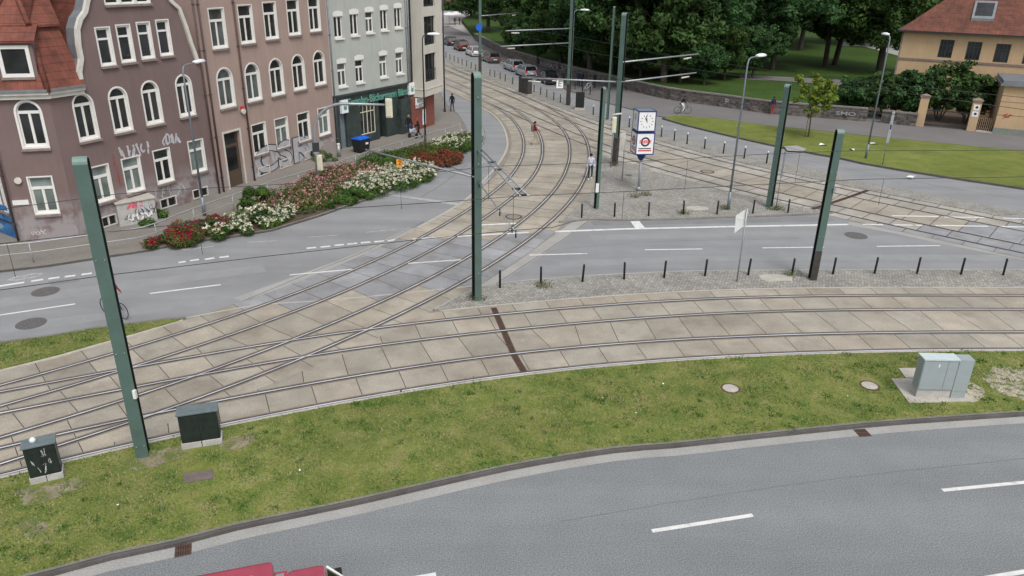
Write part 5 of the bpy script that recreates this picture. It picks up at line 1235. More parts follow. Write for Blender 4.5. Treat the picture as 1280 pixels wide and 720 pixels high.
# ---- railing along the pavement
def railing():
    th = thing('pedestrian_railing', 'long galvanised tubular railing between the left pavement and the road, passing behind the flowers', 'railing', (FENCE[0].x, FENCE[0].y, .11))
    L = catmull([Vector((p.x, p.y, 0)) for p in FENCE], .5); o = Vector((FENCE[0].x, FENCE[0].y, .0))
    c = [p-o for p in L]
    for z, r in ((.99, .034), (.52, .024)):
        mb = MB(); mb.tube([p+Vector((0, 0, z)) for p in c], r, 6); mb.build('rail', 'rail_galv', th)
    s = 0; last = 0; mbs = 0
    for i in range(len(c)):
        if i: s += (c[i]-c[i-1]).length
        if i == 0 or s-last >= 2.45:
            last = s; mb = MB(); mb.tube([c[i]+Vector((0, 0, -.02)), c[i]+Vector((0, 0, .99))], .027, 6); mb.build('post', 'rail_galv', th)
railing()
# ---- lamp posts
def lamp(name, base, top, head, label, base_w=.09, big=False, mt='lamp_blue', hl=.95):
    h = height_at(base, *top); th = thing(name, label, 'street lamp', base)
    hd = P(head[0], head[1], h) - Vector((base.x, base.y, 0)); d = Vector((hd.x, hd.y, 0)); dl = max(.25, d.length); d.normalize()
    dl = min(dl, 1.6)
    mb = MB(); mb.tube([(0, 0, 0), (0, 0, 1.1)], .095, 10); mb.tube([(0, 0, 1.1), (0, 0, h-.35), d*.08+Vector((0, 0, h-.1)), d*.3+Vector((0, 0, h))], [.065, .045, .042, .04], 10); mb.tube([d*.3+Vector((0, 0, h)), d*(dl-.2)+Vector((0, 0, h+.02))], .032, 8); mb.build('post', mt, th)
    c = d*dl+Vector((0, 0, h+.02)); a = c-d*hl/2; b = c+d*hl/2
    mb = MB(); n = Vector((-d.y, d.x, 0)); i = len(mb.v)
    for t, w_, hh in ((-.5, .10, .06), (-.35, .19, .11), (0, .23, .14), (.35, .2, .11), (.5, .10, .05)):
        q = c+d*hl*t
        for k in range(8):
            an = 2*math.pi*k/8; mb.v.append(tuple(q+n*w_*math.cos(an)+Vector((0, 0, hh*math.sin(an)*(1 if math.sin(an) > 0 else .5)))))
    for r in range(4):
        for k in range(8): mb.f.append((i+r*8+k, i+r*8+(k+1) % 8, i+(r+1)*8+(k+1) % 8, i+(r+1)*8+k)); mb.m.append(0); mb.sm.append(True)
    mb.f.append(tuple(i+k for k in reversed(range(8)))); mb.f.append(tuple(i+32+k for k in range(8))); mb.m += [0, 0]; mb.sm += [False, False]
    mb.build('lantern', 'lamp_white', th); return th
lamp('street_lamp', P(256, 270, .1), (236, 84), (249, 80), 'blue-grey street lamp standing among the red roses in front of the mauve house')
lamp('street_lamp', P(910, 262, .06), (939, 74), (951, 71.5), 'pale blue street lamp on the middle cobbles left of a green mast')
lamp('street_lamp', P(1082, 198, .1), (1104, 45.5), (1106.5, 45), 'grey street lamp on the far grass verge near the young tree', hl=.7)
lamp('street_lamp', P(532, 186, .1), (528.5, 45), (542, 45), 'dark street lamp at the pavement corner in front of the cream building', mt='dark_metal')
lamp('street_lamp', P(712.5, 129, .04), (719, 13), (731, 13.5), 'street lamp standing next to the brown-footed tram mast', mt='galv')
th = thing('utility_pole', 'thin dark pole at the edge of the pavement beside the cream building', 'pole', P(556, 139.6, .1)); mb = MB(); mb.tube([(0, 0, 0), (0, 0, 12)], .07, 8); mb.build('shaft', 'dark_metal', th); mb = MB(); mb.tube([(0, 0, 0), (0, 0, .3)], .12, 8); mb.build('foot', 'dark_metal', th)
# ---- gooseneck traffic signal
gb_ = P(399, 238, .1); th = thing('traffic_signal', 'grey gooseneck traffic signal mast reaching over the flower bed, seen from behind', 'traffic light', gb_)
h_top = height_at(gb_, 393, 165)
apx = height_at(gb_, 388, 131)
endp = P(481, 133, apx); rel = endp-Vector((gb_.x, gb_.y, 0)); dx_ = Vector((rel.x, rel.y, 0)).normalized(); LL = Vector((rel.x, rel.y, 0)).length
path = [Vector((0, 0, 0)), Vector((0, 0, apx-1.9))]+[dx_*(1.9*(1-math.cos(a)))+Vector((0, 0, apx-1.9+1.9*math.sin(a))) for a in [math.pi/2*i/7 for i in range(1, 8)]]+[dx_*LL+Vector((0, 0, apx))]
mb = MB(); mb.tube(path, [.1]*2+[.09]*7+[.06], 10); mb.build('mast', 'galv', th)
def signal_head(parent, c, rz, h=1.15, w=.42, back='signal_back'):
    mb = MB(); mb.box(-w/2, w/2, -.09, .09, -h/2, h/2); o = mb.build('signal_head', back, parent, bevel=.06); o.location = c; o.rotation_euler = (0, 0, rz)
    mb = MB(); mb.box(-w/2+.07, w/2-.07, -.115, -.088, -h/2+.1, h/2-.14); mb.build('back_panel', back, o, bevel=.01)
    mb = MB(); [mb.tube([(0, .09, z), (0, .24, z)], .12, 10, cap=False) for z in (-.33, 0, .33)]; mb.build('visor', 'black', o); return o
signal_head(th, dx_*(LL+.25)+Vector((0, 0, apx-.2)), R_(-10))
s2_ = signal_head(th, Vector((.2, -.05, height_at(gb_, 402, 205))), R_(-10), 1.0, .36)
t2_ = thing('warning_sign', 'triangular road sign seen from its grey back on the gooseneck signal mast', 'sign', gb_+Vector((.05, -.14, height_at(gb_, 399, 188))), R_(20)); mb = MB()
tri = [(-.48, .42), (.48, .42), (0, -.45)]
mb.face([(x, -.01, z) for x, z in tri]); mb.face([(x, .01, z) for x, z in reversed(tri)]); mb.build('plate', 'galv', t2_); mb = MB(); mb.box(-.2, .22, -.022, -.0115, -.15, .42); mb.build('back_stiffener', 'dark_metal', t2_)
# signals on the slender masts
hs1 = height_at(m8.location, 765, 157)
t_ = thing('traffic_signal', 'cream backed traffic signal between the slender mast and the tallest mast', 'traffic light', P(763.5, 209, .06)); mb = MB(); zt = height_at(t_.location, 767, 157); mb.tube([(0, 0, 0), (0, 0, zt+.6)], .05, 8); mb.build('post', 'galv', t_)
signal_head(t_, Vector((0, -.1, zt)), R_(25), 1.15, .36); mb = MB(); mb.tube([(-.2, -.1, zt+.7), (.5, -.05, zt+.8)], .06, 8); mb.build('cross_arm', 'white_dirty', t_)
# ---- signposts
def post_sign(base, top, label, plate, cat='sign', r=.035, mt='galv'):
    th = thing('signpost', label, cat, base); h = height_at(base, *top); mb = MB(); mb.tube([(0, 0, 0), (0, 0, h)], r, 8); mb.build('post', mt, th); return th, h
th, h = post_sign(P(921, 352, .05), (933, 262), 'leaning grey signpost on the near cobbles with a white triangular sign seen from behind', None)
mb = MB(); tri = [(-.44, h-.38), (0, h), (-.02, h-.80), (-.40, h-1.2)]
mb.face([(x, .05, z) for x, z in tri]); mb.face([(x, .062, z) for x, z in reversed(tri)])
mb.box(-.32, -.05, .035, .048, h-.55, h-.45); mb.build('plate', 'lamp_white', th); th.rotation_euler = (0, 0, R_(-14))
th, h = post_sign(P(777.5, 225, .06), (782, 166), 'short signpost with a small pale plate left of the clock column', None)
mb = MB(); mb.box(-.42, -.03, -.02, .02, h-1.25, h-.05); mb.build('plate', 'white_dirty', th, bevel=.01); th.rotation_euler = (0, 0, R_(30))
th, h = post_sign(P(1103, 206, .12), (1114, 141), 'narrow pale flag-like sign on a post on the far verge right of the lamp', None)
mb = MB(); mb.box(-.10, .10, -.04, -.02, h-2.3, h); mb.build('plate', 'rail_galv', th); mb = MB(); mb.box(-.06, .06, -.045, -.0405, h-1.3, h-.95); mb.build('marking', 'sign_blue', th)
th, h = post_sign(P(970, 260, .06), (981, 190), 'plain thin signpost right of the green mast on the middle cobbles', None, r=.03)
mb = MB(); mb.box(-.05, .05, -.05, -.031, h-1.6, h); mb.build('edge_on_plate', 'lamp_blue', th)
th, h = post_sign(P(653, 116, .04), (652, 97), 'short grey post next to the brown cabinet', None, 'pole', .05)
mb = MB(); mb.box(-.1, .1, -.06, .06, h-.05, h+.05); mb.build('cap', 'galv', th)
# ---- clock column
cb = P(798, 238, .06); hC = height_at(cb, 803, 138); print('clock h', hC)
th = thing('clock_column', 'blue and white cube clock above an advertising box on a pale column', 'clock', cb, R_(8))
k_ = hC/5.2
z1, z2 = height_at(cb, 801, 192), height_at(cb, 803, 163.5)
mb = MB(); mb.tube([(0, 0, 0), (0, 0, z1-.25)], .09, 12); mb.tube([(0, 0, 0), (0, 0, .25)], .14, 12); mb.build('column', 'galv', th)
mb = MB(); mb.tube([(0, 0, z1-.45), (0, 0, z1)], [.14, .40], 4); mb.build('collar', 'sign_blue', th)
def cube(th, z0, z1, w, nm):
    fr = MB(); hw = w/2; e = .055
    for sx in (-1, 1):
        for sy in (-1, 1): fr.box(min(sx*hw, sx*(hw-e)), max(sx*hw, sx*(hw-e)), min(sy*hw, sy*(hw-e)), max(sy*hw, sy*(hw-e)), z0, z1)
    for za, zb in ((z0, z0+e), (z1-e, z1)):
        fr.box(-hw-.003, hw+.003, -hw-.003, -hw+e, za-.002, zb+.002); fr.box(-hw-.003, hw+.003, hw-e, hw+.003, za-.002, zb+.002)
        fr.box(-hw-.002, -hw+e, -hw+e, hw-e, za-.001, zb+.001); fr.box(hw-e, hw+.002, -hw+e, hw-e, za-.001, zb+.001)
    o = fr.build(nm, 'sign_blue', th)
    for k, (px_, py_, rz_) in enumerate(((0, -hw+.03, 0), (hw-.03, 0, 90), (0, hw-.03, 180), (-hw+.03, 0, 270))):
        mb = MB(); mb.box(-hw+.02, hw-.02, -.012, .0, z0+.02, z1-.02); p = mb.build('face', 'sign_white', o); p.location = (px_, py_, 0); p.rotation_euler = (0, 0, R_(rz_))
        yield p, (z0+z1)/2
    mb = MB(); mb.box(-hw+e, hw-e, -hw+e, hw-e, z1-.03, z1-.01); mb.build('top', 'lamp_blue', o)
WC_ = 1.14
for p, zc in cube(th, z2, hC, WC_, 'clock_housing'):
    mb = MB()
    for k in range(12):
        T = Matrix.Translation((0, -.016, zc)) @ Matrix.Rotation(R_(30*k), 4, 'Y'); mb.box(-.018, .018, 0, .003, .33, .42, 0, T)
    for L, a in ((.36, -8), (.26, -30)):
        T = Matrix.Translation((0, -.02, zc)) @ Matrix.Rotation(R_(a), 4, 'Y'); mb.box(-.022, .022, 0, .004, -.06, L, 0, T)
    mb.v = list(mb.v); q = mb.build('hands_and_marks', 'text_black', p.parent); q.location = p.location; q.rotation_euler = p.rotation_euler
for p, zc in cube(th, z1, z2-.06, WC_+.04, 'advertising_box'):
    mb = MB(); 
    for (r0q, r1q, mi) in ((.19, .30, 0),):
        n = 20
        for k in range(n):
            a, b = 2*math.pi*k/n, 2*math.pi*(k+1)/n; zz = zc+.12
            mb.face([(r0q*math.cos(a), -.0145, zz+r0q*math.sin(a)), (r0q*math.cos(b), -.0145, zz+r0q*math.sin(b)), (r1q*math.cos(b), -.0145, zz+r1q*math.sin(b)), (r1q*math.cos(a), -.0145, zz+r1q*math.sin(a))], 0)
    mb.box(-.40, .40, -.016, -.0125, zc-.33, zc-.27, 0); mb.box(-.42, .42, -.016, -.0125, zc-.47, zc-.39, 1)
    q = mb.build('logo', ['text_black', 'red_paint'], p.parent); q.location = p.location; q.rotation_euler = p.rotation_euler
    tx = text_on('PRESSE', .25, 'red_paint', q, (0, -.019, zc+.12), extrude=.001, name='lettering', offset=.008)
mb = MB(); mb.box(-.45, .45, -.45, .45, z2-.058, z2); mb.build('neck', 'sign_blue', th)
# ---- cabinets
def cab_dark(pa, pb, px_top, lb, hh, dep, lamp_=False, tilt=0):
    a, b = pa, pb; d = b-a; th = thing('switch_cabinet', lb, 'cabinet', a, math.atan2(d.y, d.x), 'black cabinets beside the near tracks'); w_ = d.length
    mb = MB(); mb.box(-.03, w_*.49, -.02, dep+.02, 0, .2); mb.box(w_*.51, w_+.03, -.02, dep+.02, 0, .2); mb.build('plinth', 'concrete_base', th, bevel=.01)
    mb = MB(); mb.box(0, w_, 0, dep, .2, hh-.06); mb.build('housing', 'cabinet_dark', th, bevel=.01)
    mb = MB(); mb.box(.02, w_/2-.008, -.014, -.001, .24, hh-.09); mb.box(w_/2+.008, w_-.02, -.014, -.001, .24, hh-.09); o = mb.build('doors', 'cabinet_dark', th)
    mb = MB(); mb.box(w_/2+.03, w_/2+.06, -.04, -.0145, hh*.5, hh*.5+.14); mb.build('handle', 'dark_metal', o)
    mb = MB(); mb.box(-.04, w_+.04, -.05, dep+.04, hh-.06, hh); mb.build('lid', 'cabinet_top', th, bevel=.012)
    if lamp_:
        mb = MB(); mb.tube([(.25, .2, hh), (.25, .2, hh+.08), (.25, .2, hh+.13)], [.08, .08, .03], 12); mb.build('vent_cap', 'lamp_white', th)
    return th
cab_dark(P(40, 606, .1), P(79, 597, .1), None, 'small black cabinet with white scribbles and a round vent on its lid', 1.2, .38, True)
cab_dark(P(229, 562, .1), P(277, 554.5, .1), None, 'larger plain black two-door cabinet right of the green mast on the grass', 1.2, .42)
sc_ = [o for o in COL.objects if o.get('category') == 'cabinet'][0]
mb = MB(); rnd = random.Random(3)
for k in range(9):
    x = .05+rnd.random()*.5; z = .35+rnd.random()*.6; c = catmull([Vector((x+rnd.uniform(-.05, .05), 0, z+rnd.uniform(-.12, .12))) for _ in range(4)], .03)
    for i in range(len(c)-1):
        a, b = c[i], c[i+1]; mb.face([(a.x-.006, -.017-.0004*k, a.z), (a.x+.006, -.017-.0004*k, a.z), (b.x+.006, -.017-.0004*k, b.z), (b.x-.006, -.017-.0004*k, b.z)])
mb.build('scribbles', 'graf_white', sc_)
ga, gb2 = P(1144, 497, .11), P(1186, 498, .11); d = gb2-ga; hG = 1.45
th = thing('electrical_cabinet', 'pale grey double electrical cabinet on concrete slabs in the grass at the right', 'cabinet', ga, math.atan2(d.y, d.x)); w_ = d.length
mb = MB(); mb.box(.0, w_, 0, .34, 0, .32); mb.build('plinth', 'concrete_base', th); mb = MB(); mb.box(-.02, w_+.0, -.03, .37, .32, hG); mb.build('housing', 'cabinet_grey', th, bevel=.012)
mb = MB(); mb.box(.0, w_*.68, -.042, -.031, .36, hG-.05); mb.box(w_*.70, w_-.02, -.042, -.031, .36, hG-.05); mb.build('door', 'cabinet_grey', th)
mb = MB(); mb.box(-.05, w_+.01, -.06, .40, hG, hG+.05); mb.build('lid', 'cabinet_light', th)
mb = MB(); mb.box(w_+.012, w_+.50, -.03, .37, .28, hG+.04); o = mb.build('side_unit', 'cabinet_grey', th, bevel=.012); mb = MB(); mb.box(w_+.02, w_+.49, -.02, .36, 0, .28); mb.build('side_plinth', 'cabinet_grey', th)
mb = MB(); mb.box(w_*.42, w_*.46, -.048, -.043, hG-.25, hG-.14); mb.build('sticker', 'sign_white', th)
th = thing('concrete_apron', 'pale concrete slabs around the foot of the grey electrical cabinet', 'slab', P(1150, 500, .11)); o_ = th.location
pl = [P(*q, .11)-o_ for q in ((1114, 474), (1145, 474), (1190, 474), (1217, 502), (1136, 504))]; mb = MB(); mb.prism([(p.x, p.y) for p in pl], 0, .03); mb.build('main_slab', 'pale_concrete', th)
pl = [P(*q, .11)-o_ for q in ((1123, 461), (1150, 461), (1150, 473), (1132, 473))]; mb = MB(); mb.prism([(p.x, p.y) for p in pl], 0, .036); mb.build('rear_slab', 'pale_concrete', th)
# far cabinets
d = P(662, 120)-P(648, 116); th = thing('street_cabinet', 'brown street cabinet between bollards on the far street', 'cabinet', P(648, 116, .04), math.atan2(d.y, d.x)); L_ = d.length
mb = MB(); mb.box(0, 2.0, 0, .6, .1, 1.75); mb.build('housing', 'pole_dark', th, bevel=.03); mb = MB(); mb.box(.98, 1.02, -.012, -.001, .2, 1.65); mb.box(-.02, 2.02, -.02, .62, 1.75, 1.80); mb.build('trim', 'black', th); mb = MB(); mb.box(-.05, 2.05, -.05, .65, 0, .1); mb.build('plinth', 'concrete_base', th)
th = thing('street_cabinet', 'small dark green street cabinet on a pale base right of the brown-footed mast', 'cabinet', P(719, 137, .04), R_(-8)); mb = MB(); mb.box(0, .85, 0, .5, .2, 1.7); mb.build('housing', 'recess_shade_dark_green', th, bevel=.03); mb = MB(); mb.box(-.06, .95, -.08, .6, 0, .2); mb.build('plinth', 'pale_concrete', th)
# ---- manholes, gullies, plates
def manhole(x, y, r, z, lb, m1='iron', m2='gutter', cat='manhole cover'):
    c = P(x, y, z); th = thing('manhole_cover', lb, cat, c); mb = MB(); mb.tube([(0, 0, -.01), (0, 0, .008)], r, 28); mb.build('frame', m2, th); mb = MB(); mb.tube([(0, 0, .0), (0, 0, .013)], r*.78, 28); mb.build('lid', m1, th)
manhole(39, 404.5, .55, 0, 'nearer of the two dark manhole covers on the left road', 'iron', 'iron'); manhole(57, 364.5, .55, 0, 'farther of the two dark manhole covers on the left road, by the bicycle symbol', 'iron', 'iron'); manhole(1070, 294.5, .6, 0, 'dark manhole cover on the road right of a green mast', 'iron', 'iron')
manhole(913, 485.5, .34, .115, 'left round concrete manhole cover in the near grass', 'pale_concrete', 'rust'); manhole(1087, 482, .34, .115, 'round concrete manhole cover in the near grass close to the grey cabinet', 'pale_concrete', 'rust')
manhole(642, 271, .5, .02, 'round cover between the curving rails', 'bed', 'joint')
manhole(884, 214.5, .5, .02, 'round cover between the far rails', 'bed', 'joint')
manhole(786, 219, .25, .062, 'small iron cover in the cobbles behind the clock column', 'iron', 'iron')
def patch(name, poly, z, mt, lb, cat, h=.02):
    pts = px(poly, z); c = sum(pts, Vector())/len(pts); th = thing(name, lb, cat, c); mb = MB(); mb.prism([(p.x-c.x, p.y-c.y) for p in pts], -.02, h); mb.build('surface', mt, th)
patch('metal_plate', [(228, 592), (266, 587), (268, 598), (231, 604)], .115, 'plate_metal', 'rusty rectangular metal plate lying in the near grass', 'plate', .012)
patch('concrete_cover', [(948, 344), (960, 343), (975, 343.5), (990, 345.5), (990, 351), (975, 351), (962, 352), (952, 350)], .053, 'pale_concrete', 'pale concrete cover in the near cobbles by the leaning signpost', 'cover', .012)
patch('concrete_cover', [(858, 258.5), (872, 257.5), (884, 259), (886, 262), (872, 263), (858, 262.5)], .063, 'pale_concrete', 'pale concrete cover in the middle cobbles', 'cover', .012)
patch('concrete_cover', [(980, 183), (996, 182), (1008, 186), (1004, 189), (984, 188)], .125, 'gutter', 'flat concrete cover in the far verge left of the young tree', 'cover', .012)
def gully(pts, lb):
    p = px(pts, .009); c = sum(p, Vector())/4; d = p[1]-p[0]; th = thing('road_gully', lb, 'drain', c, math.atan2(d.y, d.x), 'rusty kerbside gullies'); L_ = d.length/2; W_ = .2
    mb = MB(); ring_ = lambda a, b, q, r: mb.box(a, b, q, r, -.002, .006)
    ring_(-L_, L_, -W_, -W_+.03); ring_(-L_, L_, W_-.03, W_); ring_(-L_, -L_+.03, -W_+.03, W_-.03); ring_(L_-.03, L_, -W_+.03, W_-.03)
    for k in range(1, 7): x = -L_+2*L_*k/7; ring_(x-.014, x+.014, -W_+.03, W_-.03)
    mb.box(-L_+.03, L_-.03, -.02, .02, -.002, .0075); mb.build('grating', 'rust', th); mb = MB(); mb.box(-L_+.02, L_-.02, -W_+.02, W_-.02, -.004, -.0005); mb.build('pit', 'black', th)
gully([(218, 685), (239, 680.5), (240, 691), (219, 695)], 'rusty gully grating at the near kerb on the left'); gully([(1069, 538), (1084, 537), (1087, 544), (1072, 545)], 'rusty gully grating at the near kerb on the right')
# ---- recycling bin with blue lid
bb = P(452, 190, .11); th = thing('waste_container', 'black wheeled waste container with a blue lid in front of the dark shopfront', 'bin', bb, f3.rz-R_(2)); th.scale = (.84, .84, .9)
mb = MB(); i = 0
mb.v += [(-.55, -.45, .15), (.55, -.45, .15), (.55, .45, .15), (-.55, .45, .15), (-.68, -.55, 1.15), (.68, -.55, 1.15), (.68, .55, 1.15), (-.68, .55, 1.15)]
for q in ((3, 2, 1, 0), (0, 1, 5, 4), (1, 2, 6, 5), (2, 3, 7, 6), (3, 0, 4, 7), (4, 5, 6, 7)): mb.f.append(q); mb.m.append(0); mb.sm.append(False)
mb.build('tub', 'black', th, bevel=.02); mb = MB(); mb.box(-.7, .7, -.57, .57, 1.15, 1.21); mb.face([(-.6, -.5, 1.212), (.6, -.5, 1.212), (.55, 0, 1.32), (-.55, 0, 1.32)]); mb.face([(.6, .5, 1.212), (-.6, .5, 1.212), (-.55, 0, 1.32), (.55, 0, 1.32)]); mb.face([(.6, -.5, 1.212), (.6, .5, 1.212), (.55, 0, 1.32)]); mb.face([(-.6, .5, 1.212), (-.6, -.5, 1.212), (-.55, 0, 1.32)]); mb.build('lid', 'bin_blue', th)
mb = MB(); mb.box(.02, .35, -.556, -.53, .7, .85); mb.build('label', 'sign_white', th)
for x in (-.45, .45):
    for y in (-.38, .38): mb = MB(); mb.tube([(x-.03, y, .09), (x+.03, y, .09)], .09, 10); mb.build('wheel', 'tyre', th)
mb = MB(); th = thing('litter_post', 'small grey bin post against the wall beside the rose house and the shop', 'post', P(424, 196, .11)); mb.tube([(0, 0, 0), (0, 0, .9)], .14, 10); mb.build('shaft', 'galv', th); mb = MB(); mb.tube([(0, 0, .9), (0, 0, 1.0)], [.16, .1], 10); mb.build('cap', 'white_dirty', th)

# ================================================================== VEHICLES
def wheel(parent, x, y, r=.32, w=.2):
    mb = MB(); mb.tube([(x, y-w/2, r), (x, y-w/2+.03, r), (x, y+w/2-.03, r), (x, y+w/2, r)], [r*.93, r, r, r*.93], 20); o = mb.build('wheel', 'tyre', parent)
    mb = MB(); s = 1 if y > 0 else -1
    mb.tube([(x, y+s*(w/2-.02), r), (x, y+s*(w/2+.004), r)], r*.62, 14); mb.build('rim', 'galv', o)
def car(label, paint, loc, rz, L=4.4, W=1.78, H=1.48, kind='hatch', group='cars parked along the kerb'):
    """x forward"""
    th = thing('parked_car', label, 'car', loc, rz, group); h = W/2; z0 = .2; bl = .92 if kind != 'suv' else 1.05
    f, r = L/2, -L/2
    # stations: x, belt height, half width
    st = [(r, .62, h*.84), (r+.08, .92*bl/.92, h*.93), (r+.6, bl+.02, h), (-.2, bl, h), (.75, bl-.01, h), (f-.9, bl-.12, h*.98), (f-.25, bl-.27, h*.92), (f, .52, h*.78)]
    mb = MB(); i0 = 0
    rings = []
    for x, z, w in st:
        rings.append([(x, -w*.92, z0), (x, -w, z0+.18), (x, -w, z*.62+.1), (x, -w*.96, z-.04), (x, -w*.90, z), (x, w*.90, z), (x, w*.96, z-.04), (x, w, z*.62+.1), (x, w, z0+.18), (x, w*.92, z0)])
    for g in rings: mb.v += g
    n = 10
    for k in range(len(rings)-1):
        for j in range(n): a = k*n+j; b = k*n+(j+1) % n; mb.f.append((a, b, b+n, a+n)); mb.m.append(0); mb.sm.append(True)
    mb.f.append(tuple(range(n))); e = (len(rings)-1)*n; mb.f.append(tuple(reversed(range(e, e+n)))); mb.m += [0, 0]; mb.sm += [False, False]
    bo = mb.build('body', paint, th, bevel=.02)
    rx = {'hatch': (r+.12, r+.5, .25, 1.25), 'suv': (r+.1, r+.35, .4, 1.25), 'estate': (r+.1, r+.4, .3, 1.3), 'sedan': (r+.75, r+1.3, .2, 1.15)}[kind]
    g = MB(); zt = H-.06; wt = h*.74; wb = h*.93
    A = [(rx[0], -wb, bl-.02), (rx[3], -wb, bl-.04), (rx[3], wb, bl-.04), (rx[0], wb, bl-.02)]; B = [(rx[1], -wt, zt), (rx[2]+.05, -wt, zt), (rx[2]+.05, wt, zt), (rx[1], wt, zt)]
    g.v += A+B
    for q in ((0, 1, 5, 4), (1, 2, 6, 5), (2, 3, 7, 6), (3, 0, 4, 7), (4, 5, 6, 7)): g.f.append(q); g.m.append(0); g.sm.append(False)
    g.build('windows', 'car_glass', th)
    rf = MB(); rf.box(rx[1]-.08, rx[2]+.12, -wt-.03, wt+.03, zt-.01, H-.01); rf.build('roof', paint, th, bevel=.03)
    for s in (-1, 1):
        for (xa, xb) in ((rx[3], rx[2]+.1), ((rx[0]+rx[3])/2-.1, (rx[1]+rx[2])/2-.05), (rx[0], rx[1])):
            mb = MB(); mb.tube([(xa, s*wb*1.0, bl-.04), (xb, s*(wt+.005), zt)], .045, 6); mb.build('pillar', paint, th)
        mb = MB(); mb.box(r-.005, r+.13, min(s*h*.62, s*h*.9), max(s*h*.62, s*h*.9), .66, .95 if kind != 'suv' else 1.05); mb.build('tail_light', 'tail_red', th, bevel=.02)
        mb = MB(); mb.box(f-.2, f-.02, min(s*h*.5, s*h*.8), max(s*h*.5, s*h*.8), .52, .66); mb.build('headlight', 'sign_white', th, bevel=.02)
        mb = MB(); mb.box(.75, .95, min(s*(h+.0), s*(h+.16)), max(s*(h+.0), s*(h+.16)), bl-.02, bl+.12); mb.build('mirror', paint, th, bevel=.02)
        for x in (r+.78, f-.82): wheel(th, x, s*(h-.1), .32 if kind != 'suv' else .36)
    mb = MB(); mb.box(r-.035, r+.02, -.27, .27, .5, .62); mb.build('number_plate', 'sign_white', th)
    mb = MB(); mb.box(r-.02, r+.1, -h*.8, h*.8, .28, .42); mb.build('bumper', 'dark_metal', th)
    return th
road_dir = lambda a, b: math.atan2((P(*b)-P(*a)).y, (P(*b)-P(*a)).x)
cars = [((562.5, 59), 'hatch', 'car_navy', 'dark navy car farthest up the row of parked cars'), ((576, 65.5), 'suv', 'car_maroon', 'dark red off-roader second farthest in the parked row'), ((592, 72.5), 'hatch', 'car_white', 'white hatchback parked partly behind the dark mast'), ((613.5, 80.5), 'estate', 'car_taupe', 'brown-grey estate car in the middle of the parked row'), ((642, 91), 'hatch', 'car_silver', 'bright silver hatchback in the parked row'), ((657, 98), 'estate', 'car_silver2', 'silver estate with dark rear window between the silver hatchback and the black car'), ((684, 106.5), 'sedan', 'car_black', 'black car nearest to us in the parked row, with red rear lights')]
for (x, y), kd, pt, lb in cars:
    p = P(x, y-3); q = P(x-6, y-6.2); car(lb, pt, p, road_dir((684, 104), (613, 77)) if x > 600 else road_dir((613, 77), (562, 56)), kind=kd, H=1.68 if kd == 'suv' else 1.5, L=4.4)
# red van at the bottom edge: only the roof shows
vz = 1.95
va = P(262, 719, vz); vb = P(400, 704, vz); ang = math.atan2((P(333, 705, vz)-P(262, 718.5, vz)).y, (P(333, 705, vz)-P(262, 718.5, vz)).x)
vf = P(408, 706, vz); dvx = Vector((math.cos(ang), math.sin(ang), 0)); nvx = Vector((dvx.y, -dvx.x, 0))
vc = vf+nvx*.72; vc.z = 0; th = thing('van', 'raspberry red van with a white roof panel just entering at the bottom edge', 'van', vc, ang)
def bx(nm, mt, *b, bev=.05, par=None):
    mb = MB(); mb.box(*b); return mb.build(nm, mt, par or th, bevel=bev)
bx('body', 'van_red', -4.1, .55, -.88, .88, .3, 1.15); bx('rear_roof', 'van_red', -4.0, -1.03, -.94, .97, 1.1, 2.13, bev=.09); bx('cab', 'van_red', -.80, -.02, -.82, .82, 1.1, 1.95, bev=.12)
bx('roof_gap', 'van_red', -1.05, -.78, -.84, .86, 1.1, 1.88, bev=.0); bx('gap_panel', 'galv', -1.0, -.84, -.74, .78, 1.881, 1.90, bev=.0)
bx('roof_panel', 'sign_white', -2.15, -1.42, -.5, .60, 2.131, 2.145, bev=.004)
mb = MB(); mb.face([(.0, -.74, 1.84), (.0, .74, 1.84), (.55, .8, 1.14), (.55, -.8, 1.14)]); mb.build('windscreen', 'car_glass', th)
for s in (-1, 1): mb = MB(); mb.tube([(.0, s*.77, 1.86), (.57, s*.84, 1.13)], .025, 6); mb.build('pillar', 'white_paint', th)  # white colour paints a highlight along the van's windscreen pillars
for s in (-1, 1):
    mb = MB(); mb.box(.15, .3, min(s*.88, s*1.08), max(s*.88, s*1.08), 1.25, 1.5); mb.build('mirror', 'black', th, bevel=.02)
    for x in (-3.2, .0): wheel(th, x, s*.78, .33)

# litter in the grass
for i, (x, y, lb) in enumerate(((829, 480, 'scrap of white paper in the near grass left of the round covers'), (375, 588, 'white scrap in the near grass, alone right of the rusty plate'), (753, 497, 'small white scrap in the middle of the near grass'), (1060, 495, 'tiny pale scrap in the near grass left of the grey cabinet'), (795, 516, 'pale scrap nearest the kerb in the middle of the near grass'), (147, 631, 'tiny white scrap in the left part of the near grass'), (501, 463+26, 'reddish scrap of paper at the upper edge of the near grass'))):
    p = P(x, y, .14); th = thing('paper_scrap', lb, 'litter', p, i, 'litter in the near grass'); mb = MB(); mb.face([(-.03, -.02, 0), (.025, -.025, .015), (.03, .02, .0), (-.02, .025, .02)]); mb.face([(-.02, .025, .02), (.03, .02, .0), (.01, .04, .03)]); mb.build('paper', 'sign_white' if i < 6 else 'bloom_pink', th)
for i, (x, y, lb) in enumerate(((1028, 181, 'white litter on the far verge right of the young tree'), (1065, 187, 'twisted white litter at the foot of the grey lamp on the verge'), (1093, 180, 'round white litter on the far verge right of the grey lamp'), (1141, 221, 'white litter at the far kerb on the right'))):
    p = P(x, y, .16); th = thing('paper_scrap', lb, 'litter', p, i*1.3); mb = MB(); mb.face([(-.35, -.12, 0), (.1, -.2, .08), (.3, .1, .0), (-.1, .18, .12)]); mb.face([(.1, -.2, .08), (.4, -.3, .02), (.3, .1, .0)]); mb.build('paper', 'sign_white', th)
